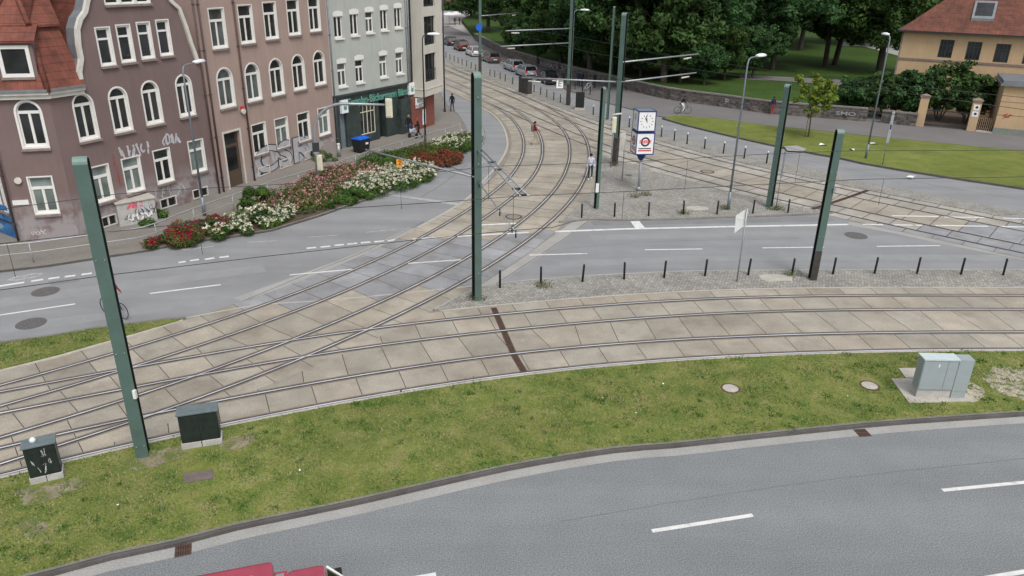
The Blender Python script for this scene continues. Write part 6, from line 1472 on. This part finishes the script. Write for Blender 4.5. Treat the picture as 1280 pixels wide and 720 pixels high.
# ================================================================== PEOPLE
def person(label, loc, rz, pose, cl, hgt=1.75, group=None, hair='hair', extra=None):
    """pose: dict of joints for a 1.75 m figure facing +Y; cl: (top, trousers, shoes)"""
    k = hgt/1.75
    J = dict(pel=(0, 0, .96), sp=(0, 0, 1.14), ch=(0, .0, 1.34), nk=(0, .0, 1.49), hd=(0, .02, 1.60), tp=(0, .02, 1.70),
             ls=(-.17, 0, 1.42), rs=(.17, 0, 1.42), le=(-.23, -.02, 1.14), re=(.23, -.02, 1.14), lw=(-.24, .06, .90), rw=(.24, .06, .90), lh=(-.24, .08, .82), rh=(.24, .08, .82),
             lp=(-.09, 0, .92), rp=(.09, 0, .92), lk=(-.10, .02, .50), rk=(.10, .02, .50), la=(-.10, -.02, .09), ra=(.10, -.02, .09), lt=(-.11, .13, .04), rt=(.11, .13, .04))
    J.update(pose)
    rad = dict(pel=.135, sp=.125, ch=.145, nk=.055, hd=.088, tp=.06, ls=.07, rs=.07, le=.045, re=.045, lw=.032, rw=.032, lh=.03, rh=.03, lp=.09, rp=.09, lk=.06, rk=.06, la=.042, ra=.042, lt=.035, rt=.035)
    E_ = [('pel', 'sp'), ('sp', 'ch'), ('ch', 'nk'), ('nk', 'hd'), ('hd', 'tp'), ('ch', 'ls'), ('ls', 'le'), ('le', 'lw'), ('lw', 'lh'), ('ch', 'rs'), ('rs', 're'), ('re', 'rw'), ('rw', 'rh'), ('pel', 'lp'), ('lp', 'lk'), ('lk', 'la'), ('la', 'lt'), ('pel', 'rp'), ('rp', 'rk'), ('rk', 'ra'), ('ra', 'rt')]
    names = list(J); idx = {n: i for i, n in enumerate(names)}
    me = bpy.data.meshes.new('person'); me.from_pydata([tuple(c*k for c in J[n]) for n in names], [(idx[a], idx[b]) for a, b in E_], [])
    o = bpy.data.objects.new('tmp', me); COL.objects.link(o)
    sk = o.modifiers.new('s', 'SKIN'); sk.use_smooth_shade = True
    for i, n in enumerate(names):
        d = me.skin_vertices[0].data[i]; r = rad[n]*k; d.radius = (r, r*.82 if n in ('pel', 'sp', 'ch') else r); d.use_root = (n == 'pel')
    ss = o.modifiers.new('d', 'SUBSURF'); ss.levels = 1; ss.render_levels = 1
    bpy.context.view_layer.update()
    m2_ = bpy.data.meshes.new_from_object(o.evaluated_get(bpy.context.evaluated_depsgraph_get())); bpy.data.objects.remove(o)
    # hands: palm end to five fingers
    verts = [tuple(v.co) for v in m2_.vertices]; faces = [tuple(p.vertices) for p in m2_.polygons]
    mb = MB()
    for w_, h_, s in (('lw', 'lh', 1), ('rw', 'rh', -1)):
        a, b = Vector(J[w_])*k, Vector(J[h_])*k; d = (b-a).normalized(); sd_ = d.cross(Vector((0, 1, 0)) if abs(d.y) < .8 else Vector((0, 0, 1))).normalized(); nn = d.cross(sd_)
        for f in range(4):
            p = b+nn*(f-1.5)*.018*k; ln = (.065, .078, .072, .055)[f]*k; mb.tube([p, p+d*ln*.5+sd_*.004*s, p+d*ln+sd_*.018*s], [.009*k, .008*k, .006*k], 5)
        p = a+d*.03+nn*.03*k; mb.tube([p, p+d*.03*k+nn*.02*k, p+d*.06*k+nn*.02*k], [.011*k, .009*k, .007*k], 5)
    mb.tube([Vector(J['hd'])*k+Vector((0, .07*k, .0)), Vector(J['hd'])*k+Vector((0, .105*k, -.012*k))], [.012*k, .014*k], 5)
    base = len(verts); verts += mb.v; faces += [tuple(base+i for i in f) for f in mb.f]
    me3 = bpy.data.meshes.new('person'); me3.from_pydata(verts, [], faces); me3.update()
    for n in (cl[0], cl[1], cl[2], 'skin'): me3.materials.append(MT[n])
    sleeve = cl[3] if len(cl) > 3 else 'long'
    region = {('pel', 'sp'): 0, ('sp', 'ch'): 0, ('ch', 'nk'): 0, ('ch', 'ls'): 0, ('ch', 'rs'): 0, ('ls', 'le'): 0, ('rs', 're'): 0, ('le', 'lw'): 0 if sleeve == 'long' else 3, ('re', 'rw'): 0 if sleeve == 'long' else 3, ('lw', 'lh'): 3, ('rw', 'rh'): 3, ('nk', 'hd'): 3, ('hd', 'tp'): 3, ('pel', 'lp'): 1, ('pel', 'rp'): 1, ('lp', 'lk'): 1, ('rp', 'rk'): 1, ('lk', 'la'): 1, ('rk', 'ra'): 1, ('la', 'lt'): 2, ('ra', 'rt'): 2}
    segs = [(Vector(J[a])*k, Vector(J[b])*k, region[(a, b)], (rad[a]+rad[b])/2) for a, b in E_]
    for i, p in enumerate(me3.polygons):
        c = p.center; best = None
        if i >= len(m2_.polygons): p.material_index = 3; continue
        for a, b, r, q in segs:
            e = b-a; t = max(0, min(1, (c-a).dot(e)/e.dot(e))); dd = (c-a-e*t).length-q*.8*k
            if best is None or dd < best[0]: best = (dd, r)
        p.material_index = best[1]; p.use_smooth = True
    ob = link('person', me3); ob.location = loc; ob.rotation_euler = (0, 0, rz); tag(ob, label, 'person', group)
    hb_ = MB(); c = Vector(J['hd'])*k; up_v = (Vector(J['tp'])-Vector(J['hd'])).normalized()
    i0 = 0
    for r in range(6):
        for s in range(10):
            ph = math.pi*.58*r/5; th_ = 2*math.pi*s/10; hb_.v.append(tuple(c+Vector((.098*k*math.sin(ph)*math.cos(th_), (.108*math.sin(ph)*math.sin(th_)-.018)*k, (.118*math.cos(ph)+.035)*k))))
    for r in range(5):
        for s in range(10): hb_.f.append((r*10+s, r*10+(s+1) % 10, (r+1)*10+(s+1) % 10, (r+1)*10+s)); hb_.m.append(0); hb_.sm.append(True)
    if hair == 'long': hb_.tube([c+Vector((0, -.08*k, .04*k)), c+Vector((0, -.11*k, -.12*k)), c+Vector((0, -.10*k, -.26*k))], [.07*k, .075*k, .03*k], 8)
    hb_.build('hair', 'hair' if hair == 'long' else hair, ob)
    if extra: extra(ob, k)
    return ob
def bag(mt):
    def f(ob, k):
        mb = MB(); mb.box(-.16, .16, -.28, -.12, 1.0*k, 1.42*k); mb.build('backpack', mt, ob, bevel=.04)
    return f
walkL = dict(lk=(-.10, .16, .52), la=(-.10, .22, .10), lt=(-.10, .36, .07), rk=(.10, .02, .50), ra=(.10, -.30, .14), rt=(.10, -.18, .05), le=(-.23, -.12, 1.16), lw=(-.22, -.10, .92), lh=(-.22, -.07, .84), re=(.23, .08, 1.16), rw=(.22, .24, .98), rh=(.21, .30, .92))
walkR = dict(rk=(.10, .12, .51), ra=(.10, .14, .09), rt=(.10, .28, .05), lk=(-.10, .02, .50), la=(-.10, -.22, .12), lt=(-.10, -.10, .04))
lw_ = dict(lk=(-.10, .20, .54), la=(-.10, .27, .11), lt=(-.10, .40, .08), rk=(.10, .0, .50), ra=(.10, -.30, .13), rt=(.10, -.18, .04), le=(-.23, -.14, 1.16), lw=(-.20, -.02, .96), lh=(-.18, .05, .92), re=(.23, .10, 1.16), rw=(.20, .30, 1.05), rh=(.18, .38, 1.02))
person('person in a maroon top, beige trousers and a grey backpack striding across the curving rails', P(668, 181, .02), R_(-80), lw_, ('cl_maroon', 'cl_beige', 'shoe'), 1.90, extra=bag('cl_grey'))
person('person with long dark hair in a pale shirt and dark trousers beside the rails', P(737.5, 224.5, .02), R_(175), walkR, ('cl_light', 'cl_navy', 'lamp_white'), 1.80, hair='long')
person('person in dark jacket and jeans standing at the pavement corner beside the thin dark pole', P(565.5, 139.5, .1), R_(160), dict(walkR, re=(.27, -.02, 1.14), rw=(.24, .12, .95), rh=(.2, .16, .9)), ('cl_black', 'cl_navy', 'shoe'), 1.76)
person('person in a black jacket and jeans on the pavement walking ahead of the pushchair', P(511.5, 169.5, .11), R_(-20), walkL, ('cl_black', 'cl_jean', 'lamp_white'), 1.72, hair='hair_light')
push = dict(walkL, le=(-.22, .12, 1.18), lw=(-.17, .36, 1.08), lh=(-.16, .43, 1.06), re=(.22, .12, 1.18), rw=(.17, .36, 1.08), rh=(.16, .43, 1.06), sp=(0, .03, 1.13), ch=(0, .08, 1.33), nk=(0, .13, 1.47), hd=(0, .18, 1.57), tp=(0, .19, 1.68), ls=(-.17, .09, 1.41), rs=(.17, .09, 1.41))
pp = P(524, 173.5, .11); person('person dressed in black leaning forward to push the pushchair on the pavement', pp, R_(98), push, ('cl_black', 'cl_black', 'shoe'), 1.70, hair='cl_red')
pc = P(516.5, 171.5, .11); th = thing('pushchair', 'pale blue pushchair between the two people on the pavement', 'pushchair', pc, R_(98)); mb = MB(); mb.box(-.22, .22, -.25, .3, .42, .72); mb.build('seat', 'cl_light', th, bevel=.06)
mb = MB(); mb.tube([(-.22, -.45, 1.0), (-.22, 0, .5), (-.22, .3, .15)], .015, 6); mb.tube([(.22, -.45, 1.0), (.22, 0, .5), (.22, .3, .15)], .015, 6); mb.tube([(-.22, -.45, 1.0), (.22, -.45, 1.0)], .015, 6); mb.tube([(-.22, -.3, .15), (-.22, .1, .5)], .015, 6); mb.tube([(.22, -.3, .15), (.22, .1, .5)], .015, 6); mb.build('frame', 'dark_metal', th)
mb = MB(); mb.tube([(0, .05, .78), (0, .2, .82)], [.24, .2], 10); mb.build('hood', 'cl_navy', th)
for x in (-.24, .24):
    for y in (-.3, .3): mb = MB(); mb.tube([(x-.02, y, .13), (x+.02, y, .13)], .13, 12); mb.build('wheel', 'tyre', th)
# bicycles
def bicycle(label, loc, rz, col='dark_metal', group=None, lean=0):
    """faces +Y"""
    th = thing('bicycle', label, 'bicycle', loc, rz, group); th.rotation_euler = (0, lean, rz)
    for y in (-.52, .52):
        mb = MB(); n = 20; c = [(0, y+.34*math.cos(2*math.pi*i/n), .34+.34*math.sin(2*math.pi*i/n)) for i in range(n+1)]; mb.tube(c, .017, 6, cap=False); w = mb.build('wheel', 'tyre', th)
        mb = MB(); [mb.tube([(0, y, .34), (0, y+.33*math.cos(a), .34+.33*math.sin(a))], .0035, 3) for a in [math.pi*i/6 for i in range(12)]]; mb.tube([(-.04, y, .34), (.04, y, .34)], .025, 8); mb.build('spokes', 'galv', w)
    F_ = MB(); bb_ = (0, -.08, .30); st_ = (0, -.20, .82); hd_ = (0, .36, .86); hl = (0, .40, .70)
    for a, b in ((bb_, st_), (bb_, hl), (st_, hd_), (bb_, (0, -.52, .34)), ((0, -.19, .76), (0, -.52, .34)), (hd_, hl), (hl, (0, .52, .34))): F_.tube([a, b], .017, 6)
    F_.build('frame', col, th); mb = MB(); mb.tube([hd_, (0, .34, .98)], .014, 6); mb.tube([(-.28, .26, 1.0), (0, .34, .99), (.28, .26, 1.0)], .014, 6); mb.build('handlebar', 'galv', th)
    mb = MB(); mb.tube([(0, -.20, .82), (0, -.22, .92)], .013, 6); mb.tube([(0, -.36, .94), (0, -.22, .95), (0, -.1, .94)], [.07, .055, .02], 8); mb.build('saddle', 'black', th)
    mb = MB(); mb.tube([(-.08, -.08, .30), (.08, -.08, .30)], .012, 6); mb.tube([(.05, -.08, .3), (.05, -.06, .14), (.13, -.06, .14)], .012, 6); mb.tube([(-.05, -.08, .3), (-.05, -.1, .46), (-.13, -.1, .46)], .012, 6); mb.build('cranks', 'galv', th); return th
ride = dict(pel=(0, -.22, 1.02), sp=(0, -.14, 1.18), ch=(0, -.03, 1.36), nk=(0, .05, 1.48), hd=(0, .11, 1.59), tp=(0, .13, 1.69), ls=(-.17, 0, 1.41), rs=(.17, 0, 1.41), le=(-.24, .10, 1.17), re=(.24, .10, 1.17), lw=(-.26, .24, 1.05), rw=(.26, .24, 1.05), lh=(-.27, .28, 1.02), rh=(.27, .28, 1.02),
            lp=(-.09, -.20, .98), rp=(.09, -.20, .98), lk=(-.11, .20, .82), rk=(.11, .12, .62), la=(-.11, -.06, .50), ra=(.11, -.08, .22), lt=(-.12, .08, .48), rt=(.12, .06, .16))
pb = P(853, 142, .1); bicycle('bicycle ridden along the far pavement in front of the park wall', pb, R_(-88)); person('cyclist with dark top and white skirt riding along the far pavement', pb, R_(-88), ride, ('cl_black', 'cl_white', 'shoe'), 1.75)
pb = P(144.5, 395, 0); bicycle('bicycle on the left road, half hidden behind the left green mast', pb, R_(-118)); person('cyclist in a dark red top half hidden behind the left green mast', pb, R_(-118), ride, ('cl_maroon', 'cl_navy', 'shoe'), 1.75, hair='hair_light')
pb = P(963.5, 142.5, .1)+Vector((0, -.3, 0)); person('person in a dark blue jacket standing by the park wall graffiti', pb, R_(10), walkR, ('cl_navy', 'cl_red', 'lamp_white'), 1.78)
for x, y, c, lb in ((704, 107, ('cl_black', 'cl_black', 'shoe'), 'person in black with a pale cap beside the brown-footed mast'), (723, 107.5, ('cl_navy', 'cl_navy', 'shoe'), 'person in dark blue standing by the bicycle near the park wall'), (727.5, 108.5, ('cl_black', 'cl_navy', 'shoe'), 'person in black partly behind the one in dark blue near the park wall'), (743, 109.5, ('cl_black', 'cl_black', 'shoe'), 'dark clothed person farthest right in the group near the park wall')):
    person(lb, P(x, y, .1), R_(random.uniform(-180, 180)), {}, c, 1.78, 'people by the park wall')
bicycle('light coloured bicycle standing in front of the group near the park wall', P(735, 113.5, .1), R_(-60), 'lamp_white')
# plaza far away
for i, (x, y) in enumerate(((568.5, 31.5), (574.5, 31), (583, 27.5))):
    person('%s dark figure from the left on the distant plaza beside the white stall' % ORD[i], P(x, y, .02), R_(40*i), walkR if i else {}, (('cl_black', 'cl_brown', 'cl_navy')[i], 'cl_black', 'shoe'), 1.8, 'people on the distant plaza')
for i, (x, y) in enumerate(((561.5, 22), (570, 21))):
    b = P(x, y+9, .02); th = thing('parasol', ('left', 'right')[i]+' white parasol of the stall on the distant plaza', 'parasol', b, 0, 'parasols on the plaza'); mb = MB(); mb.tube([(0, 0, 0), (0, 0, 2.7)], .05, 6); mb.build('pole', 'galv', th); mb = MB(); mb.tube([(0, 0, 2.3), (0, 0, 2.36), (0, 0, 2.9)], [1.9, 1.9, .05], 8, smooth=False); mb.build('canopy', 'lamp_white', th)
th = thing('market_stall', 'grey barrier and table of the stall under the white parasols on the distant plaza', 'stall', P(562, 34, .02), R_(20)); mb = MB(); [mb.box(x, x+.08, 0, .08, 0, 1.2) for x in (-3, -1.5, 0, 1.5)]; mb.box(-3, 1.6, 0, .05, 1.1, 1.2); mb.build('barrier', 'galv', th); mb = MB(); mb.box(-1.8, 1.2, 1, 1.9, .75, .85); mb.build('table_top', 'galv', th)
# ================================================================== VEGETATION
def leaf_mesh(name, centres, crad, n, size, mats, tones, flat=.5, seed=1, flower=None):
    """many small leaf faces gathered in clumps"""
    g = np.random.default_rng(seed); k = len(centres); per = n//k
    c = np.repeat(np.array(centres), per, axis=0); r = np.repeat(np.array(crad), per)
    d = g.normal(size=(len(c), 3)); d /= np.linalg.norm(d, axis=1)[:, None]; rr = g.uniform(.35, 1, len(c))**.6
    p = c+d*(r*rr)[:, None]*np.array([1, 1, .8])
    nrm = d*.8+g.normal(size=d.shape)*.6+np.array([0, 0, .5]); nrm /= np.linalg.norm(nrm, axis=1)[:, None]
    a = np.cross(nrm, g.normal(size=d.shape)); a /= np.linalg.norm(a, axis=1)[:, None]; b = np.cross(nrm, a)
    s = size*g.uniform(.6, 1.3, len(c))[:, None]
    v = np.stack([p-a*s, p+b*s*flat-a*s*.1, p+a*s, p-b*s*flat+a*s*.1], 1).reshape(-1, 3); N = len(c)
    me = bpy.data.meshes.new(name); me.vertices.add(4*N); me.vertices.foreach_set('co', v.ravel()); me.loops.add(4*N); me.loops.foreach_set('vertex_index', np.arange(4*N)); me.polygons.add(N); me.polygons.foreach_set('loop_start', np.arange(N)*4); me.update()
    tn = np.repeat(g.uniform(tones[0], tones[1], k), per)*g.uniform(.75, 1.25, N); col = np.stack([tn*g.uniform(.85, 1.2, N), tn, tn*g.uniform(.8, 1.1, N), np.ones(N)], 1)
    at = me.color_attributes.new('tone', 'FLOAT_COLOR', 'CORNER'); at.data.foreach_set('color', np.repeat(col, 4, axis=0).ravel())
    me.materials.append(MT[mats]); return me
def tree_parts(R, H, z0, seed, mat, nclump=150, n=15000, leaf=.26, trunk_r=.35, lean=0, tones=(.6, 1.5)):
    """returns (trunk mesh, crown mesh) for a tree with crown radius R, top H, crown base z0"""
    g = random.Random(seed); mb = MB()
    zf = z0+(H-z0)*.35
    tr = [(0, 0, -.3), (0.02, 0, .3), (lean*.3, .1, zf*.5), (lean*.7, .05, zf*.85), (lean, 0, zf+(H-zf)*.5)]
    mb.tube(tr, [trunk_r*1.5, trunk_r*1.05, trunk_r*.85, trunk_r*.6, trunk_r*.12], 9)
    for i in range(9):
        a = 2*math.pi*i/9+g.uniform(-.3, .3); zz = zf*g.uniform(.6, 1.05); e = Vector((math.cos(a)*R*.75+lean, math.sin(a)*R*.75, zz+(H-zz)*g.uniform(.3, .7)))
        s = Vector((lean*.6, 0, zz)); mb.tube([s, s.lerp(e, .5)+Vector((0, 0, .4)), e], [trunk_r*.42, trunk_r*.25, trunk_r*.06], 6)
    cs = []; rs = []
    lob = [(g.uniform(-1, 1)*R*.5+lean, g.uniform(-1, 1)*R*.5, g.uniform(z0+(H-z0)*.25, z0+(H-z0)*.75), g.uniform(.45, .75)*R) for _ in range(7)]
    while len(cs) < nclump:
        l = g.choice(lob); d = Vector((g.gauss(0, 1), g.gauss(0, 1), g.gauss(0, 1))).normalized()*l[3]*g.uniform(.55, 1.05)
        p = Vector((l[0]+d.x, l[1]+d.y, l[2]+d.z*.9))
        if z0-.3 < p.z < H: cs.append(tuple(p)); rs.append(g.uniform(.10, .2)*R)
    return mb, leaf_mesh('crown', cs, rs, n, leaf, mat, tones, .55, seed)
def tree(name, label, loc, parts, group=None, cat='tree', rz=0, s=1):
    th = thing(name, label, cat, loc, rz, group); th.scale = (s, s, s)
    link('crown', parts[1], th)
    if isinstance(parts[0], MB): parts[0] = parts[0].build('trunk', 'bark', th)
    else: o = link('trunk', parts[0].data, th)
    return th
PR = [list(tree_parts(8.2, 18, 2.2, 11, 'leaf_dark', 330, 36000, .30, .42, tones=(.55, 1.7))), list(tree_parts(8.8, 20, 3.6, 12, 'leaf_mid', 340, 38000, .30, .5, tones=(.5, 1.35))), list(tree_parts(7.2, 15, 1.4, 13, 'leaf_blue', 300, 32000, .28, .35, tones=(.6, 1.6))), list(tree_parts(7.0, 16, 3.6, 14, 'leaf_dark', 280, 30000, .28, .38, 1.2, tones=(.5, 1.5)))]
TREES = [((700, 76), 0, .95, 'dark tree behind the black parked car and the wall graffiti'), ((790, 88), 2, 1.1, 'dense tree just right of the tallest mast, behind the wall'), ((965, 88), 2, 1.0, 'dark tree behind the wall right of the pale blue lamp'), ((860, 72), 1, 1.0, 'tall bright-topped tree in the middle of the park row'), ((1000, 62), 0, 1.0, 'dark tree deep in the park above the young tree'),   # foot in the photo, or plan position; prototype; scale; label
 ((652, 60), 0, .95, 'dark tree behind the silver parked cars, trunk just behind the wall'), ((737, 92), 2, 1.05, 'tree with a slim dark trunk behind the brown-footed mast'), ((756, 68), 1, .95, 'tree rising behind the tallest mast'),
 ((829, 103), 0, 1.0, 'broad dark tree above the long brackets, close behind the park wall'), ((880, 96), 2, .9, 'low dense tree left of the pale blue lamp'), ((930, 82), 0, 1.0, 'very dark tree left of the young tree, deep in the park'), ((1031, 83), 3, .95, 'dark twin-trunk tree standing in the middle of the lawn'), ((1043, 81), 3, 1.0, 'leaning tree beside the twin trunk on the lawn'),
 ((1098, 91), 1, .9, 'tall thick-trunked tree just left of the villa'), ((610, 40), 1, .8, 'bright tree at the corner of the plaza and the park')]
for (x, y), k, s, lb in TREES: tree('park_tree', lb, P(x, y, PZ), PR[k], 'park trees', rz=random.uniform(0, 6), s=s)
BACK = [(2, 165), (14, 160), (26, 150), (37, 152), (52, 150), (64, 146), (75, 150), (8, 190), (22, 185), (40, 190), (58, 185), (76, 180), (92, 175), (-8, 205), (88, 150), (102, 160), (-24, 262), (-40, 268), (48, 215), (70, 215), (30, 225), (-10, 240), (12, 230), (92, 205)]
for i, (x, y) in enumerate(BACK):
    tree('park_tree', '%s tree of the far wooded part of the park, counted from the left' % ORD[sorted(BACK).index((x, y))], Vector((x, y, PZ)), PR[(i*3+1) % 4], 'trees at the back of the park', rz=random.uniform(0, 6), s=random.uniform(.85, 1.15))
UND = [(645, 66), (672, 78), (700, 84), (722, 84), (765, 94), (800, 97), (850, 103), (880, 106), (905, 100), (940, 98), (775, 82), (842, 90)]
for i, (x, y) in enumerate(UND):
    s_ = .34+.1*((i*7) % 4)/3
    tree('low_tree', '%s low leafy tree of the understorey behind the park wall, counted from the left' % ORD[sorted(UND).index((x, y))], P(x, y, PZ), PR[2 if i % 2 else 1], 'low trees behind the park wall', rz=i*1.1, s=s_)
# young street tree
yt = list(tree_parts(1.75, 5.5, 1.9, 21, 'leaf_bright', 60, 4200, .16, .055, tones=(.55, 1.3))); yt_ = tree('young_tree', 'young tree with bright yellow-green leaves on the far grass verge', P(1010, 171, .12), yt)
th = yt_
mb = MB(); mb.tube([(-.25, 0, 0), (-.25, 0, 1.7)], .04, 6); mb.build('stake', 'wood', th)
# bushes
def bush(name, label, loc, rx, ry, h, mat, n, leaf, seed, tones=(.6, 1.4), bloom=None, nb=0, bsize=.05, cat='bush', group=None, rz=0, stem=True, bt=(.8, 1.1)):
    g = random.Random(seed); cs, rs = [], []; k = max(14, int(rx*ry*16)); k = min(k, 160); r0 = max(.22, min(rx, ry)*.28)
    while len(cs) < k:
        x, y = g.uniform(-1, 1), g.uniform(-1, 1)
        if x*x+y*y > 1: continue
        zz = h*math.sqrt(max(.05, 1-(x*x+y*y)**1.5))*g.uniform(.35, 1)*g.uniform(.8, 1.05)
        cs.append((x*rx, y*ry, max(r0*.5, zz-r0*.6))); rs.append(r0*g.uniform(.7, 1.3))
    th = thing(name, label, cat, loc, rz, group)
    link('foliage', leaf_mesh('foliage', cs, rs, n, leaf, mat, tones, .55, seed), th)
    if bloom:
        g2 = random.Random(seed+5); bc = []; br = []
        for c, r in zip(cs, rs):
            for _ in range(6):
                d = Vector((g2.gauss(0, 1), g2.gauss(0, 1), abs(g2.gauss(0, 1))+.2)).normalized()*r*1.0; bc.append((c[0]+d.x, c[1]+d.y, c[2]+d.z*.85)); br.append(.10)
        link('blossoms', leaf_mesh('blossoms', bc, br, nb, bsize, bloom, bt, .8, seed+9), th)
    return th
def bush_px(x, y, w_, label, h, **k):
    pass
B_ = thing
def bed_bush(label, cx, cy, wx, dep, h, **k):
    """flower bed shrub: centre foot, length along the bed and depth"""
    a = P(cx, cy, .15); b = P(cx+10, cy-3.4, .15); return bush('flowering_shrub', label, a, wx, dep, h, rz=math.atan2(b.y-a.y, b.x-a.x), group='flowering shrubs in the bed', **k)
bed_bush('red-flowering rose mass at the left end of the flower bed', 240, 294, 2.5, 1.25, .95, mat='leaf_olive', n=18000, leaf=.06, seed=31, bloom='bloom_red', nb=3000, bsize=.045)
bed_bush('white-flowering rose mass right of the red roses and below the bushy green shrub', 318, 279, 2.93, 1.30, .95, mat='leaf_shrub', n=16000, leaf=.06, seed=32, bloom='bloom_white', nb=4200, bsize=.050)
bed_bush('rounded plain green shrub behind the white roses', 327, 260, 1.22, 1.10, 1.35, mat='leaf_shrub', n=10000, leaf=.06, seed=33)
bed_bush('pink-flowering rose mass around the foot of the gooseneck signal, left part', 372, 255, 2.44, 1.95, 1.05, mat='leaf_olive', n=18000, leaf=.06, seed=34, bloom='bloom_pink', nb=2200, bsize=.046)
bed_bush('pink-flowering rose mass behind the low green shrub, right of the gooseneck signal', 425, 228, 2.93, 1.95, 1.1, mat='leaf_olive', n=19000, leaf=.06, seed=35, bloom='bloom_pink', nb=3400, bsize=.050)
bed_bush('low plain green shrub at the road side near the gooseneck signal', 436, 248, 2.44, 1.04, .7, mat='leaf_shrub', n=12000, leaf=.06, seed=36)
bed_bush('dense white rose mass in the middle of the flower bed at the road side', 488, 228, 4.15, 1.82, .95, mat='leaf_shrub', n=24000, leaf=.06, seed=37, bloom='bloom_white', nb=8500, bsize=.055)
bed_bush('green shrubs between the blue-lidded container and the white roses', 478, 205, 3.17, 1.43, .9, mat='leaf_shrub', n=14000, leaf=.06, seed=38, bloom='bloom_white', nb=300, bsize=.05)
bed_bush('green shrub with a few reddish tips behind the long bracket plate', 522, 196, 2.68, 1.43, .9, mat='leaf_olive', n=14000, leaf=.06, seed=39)
bed_bush('rust-red low shrub in the right part of the flower bed', 545, 202, 1.9, 1.6, .75, mat='leaf_red', n=16000, leaf=.06, seed=40, bloom='bloom_rust', nb=2200, bsize=.05)
bed_bush('green shrub right of the rust-red one, near the dark street lamp', 563, 188, 2.44, 1.30, .8, mat='leaf_shrub', n=12000, leaf=.06, seed=41)
bed_bush('white rose mass at the far right tip of the flower bed', 568, 181, 3.0, 1.4, .95, mat='leaf_shrub', n=18000, leaf=.06, seed=42, bloom='bloom_white', nb=3600, bsize=.055)
for i, (x, y, w_, h, lb) in enumerate(((201, 270, .5, .5, 'tuft of weeds right of the graffiti box'), (186, 281, .35, .35, 'tuft of weeds at the foot of the graffiti box'), (407, 200, .9, .9, 'green weeds at the corner of the rose house'))):
    bush('weed_clump', lb, P(x, y, .11), w_, w_*.8, h, 'leaf_shrub', 900, .06, 60+i, cat='weeds')
for i, (x, y, z) in enumerate(((768, 207, .06), (807, 244, .06), (793, 246, .06), (855, 267, .06), (965, 262, .06), (596, 374, .05), (904, 261, .06), (975, 262, .06), (680, 358, .05), (990, 344, .05))):
    bush('weed_tuft', '%s small weed tuft in the cobbles, counted roughly from the clock column outwards' % ORD[i], P(x, y, z), .35, .22, .12, 'leaf_olive', 260, .035, 80+i, cat='weeds', group='weeds in the cobbles')
# bushes by the villa
for i, (x, y, rx, ry, h, mt, lb) in enumerate(((1072, 143, 2.6, 2.0, 3.6, 'leaf_blue', 'rounded dark bush behind the end of the park wall'), (1105, 146, 2.8, 2.2, 4.4, 'leaf_dark', 'dark bush between the grey lamp and the villa'), (1136, 150, 2.6, 1.8, 4.8, 'leaf_blue', 'bush in front of the left corner of the villa'), (1172, 151, 3.4, 1.9, 5.8, 'leaf_dark', 'largest bush, rising in front of the villa between the gate pillars'), (1206, 154, 2.0, 1.6, 4.6, 'leaf_dark', 'smaller bush right of the largest one in front of the villa'))):
    cen = P(x, y, .1); g = random.Random(90+i); cs = []; rs = []
    for _ in range(85):
        d = Vector((g.gauss(0, 1), g.gauss(0, 1), g.gauss(0, 1))).normalized()*g.uniform(.5, 1)
        cs.append((d.x*rx, d.y*ry, h*.60+d.z*h*.40)); rs.append(g.uniform(.35, .7))
    th = thing('garden_bush', lb, 'bush', cen, 0, 'bushes by the villa'); link('foliage', leaf_mesh('foliage', cs, rs, 8000, .17, mt, (.6, 1.5), .55, 90+i), th)
    mb = MB(); [mb.tube([(.1*math.cos(a), .1*math.sin(a), -.1), (rx*.5*math.cos(a), ry*.5*math.sin(a), h*.6)], [.08, .03], 6) for a in (0, 1.6, 3.2, 4.7)]; mb.build('stems', 'bark', th)
# hedge on the far plaza
bush('hedge', 'dark hedge at the back of the distant plaza', P(560, 13, 0), 9, 2.5, 3.2, 'leaf_dark', 9000, .3, 71, cat='hedge')
tree('plaza_tree', 'tree on the distant plaza near the white stall', P(589, 24, 0), PR[1], s=.62)
# ================================================================== LIGHT
w = bpy.data.worlds.new('World'); scene.world = w; w.use_nodes = True
t = w.node_tree; bg = t.nodes['Background']
sky = t.nodes.new('ShaderNodeTexSky'); sky.sky_type = 'NISHITA'; sky.sun_disc = False
SE, SR = R_(55), R_(158)
sky.sun_elevation = SE; sky.sun_rotation = SR; sky.dust_density = 4; sky.air_density = 1.2
hs = t.nodes.new('ShaderNodeHueSaturation'); hs.inputs['Saturation'].default_value = .30
t.links.new(sky.outputs[0], hs.inputs['Color']); t.links.new(hs.outputs[0], bg.inputs[0]); bg.inputs[1].default_value = .135
sd = bpy.data.lights.new('sun', 'SUN'); sd.energy = 1.15; sd.angle = R_(18); sd.color = (1, .97, .92)
so_ = bpy.data.objects.new('sun', sd); COL.objects.link(so_)
dv = Vector((math.sin(SR)*math.cos(SE), math.cos(SR)*math.cos(SE), math.sin(SE)))
so_.rotation_euler = dv.to_track_quat('Z', 'Y').to_euler()
scene.view_settings.view_transform = 'Standard'; scene.view_settings.look = 'None'; scene.view_settings.gamma = 1
scene.view_settings.exposure = .27
scene.cycles.use_denoising = True
scene.cycles.max_bounces = 6
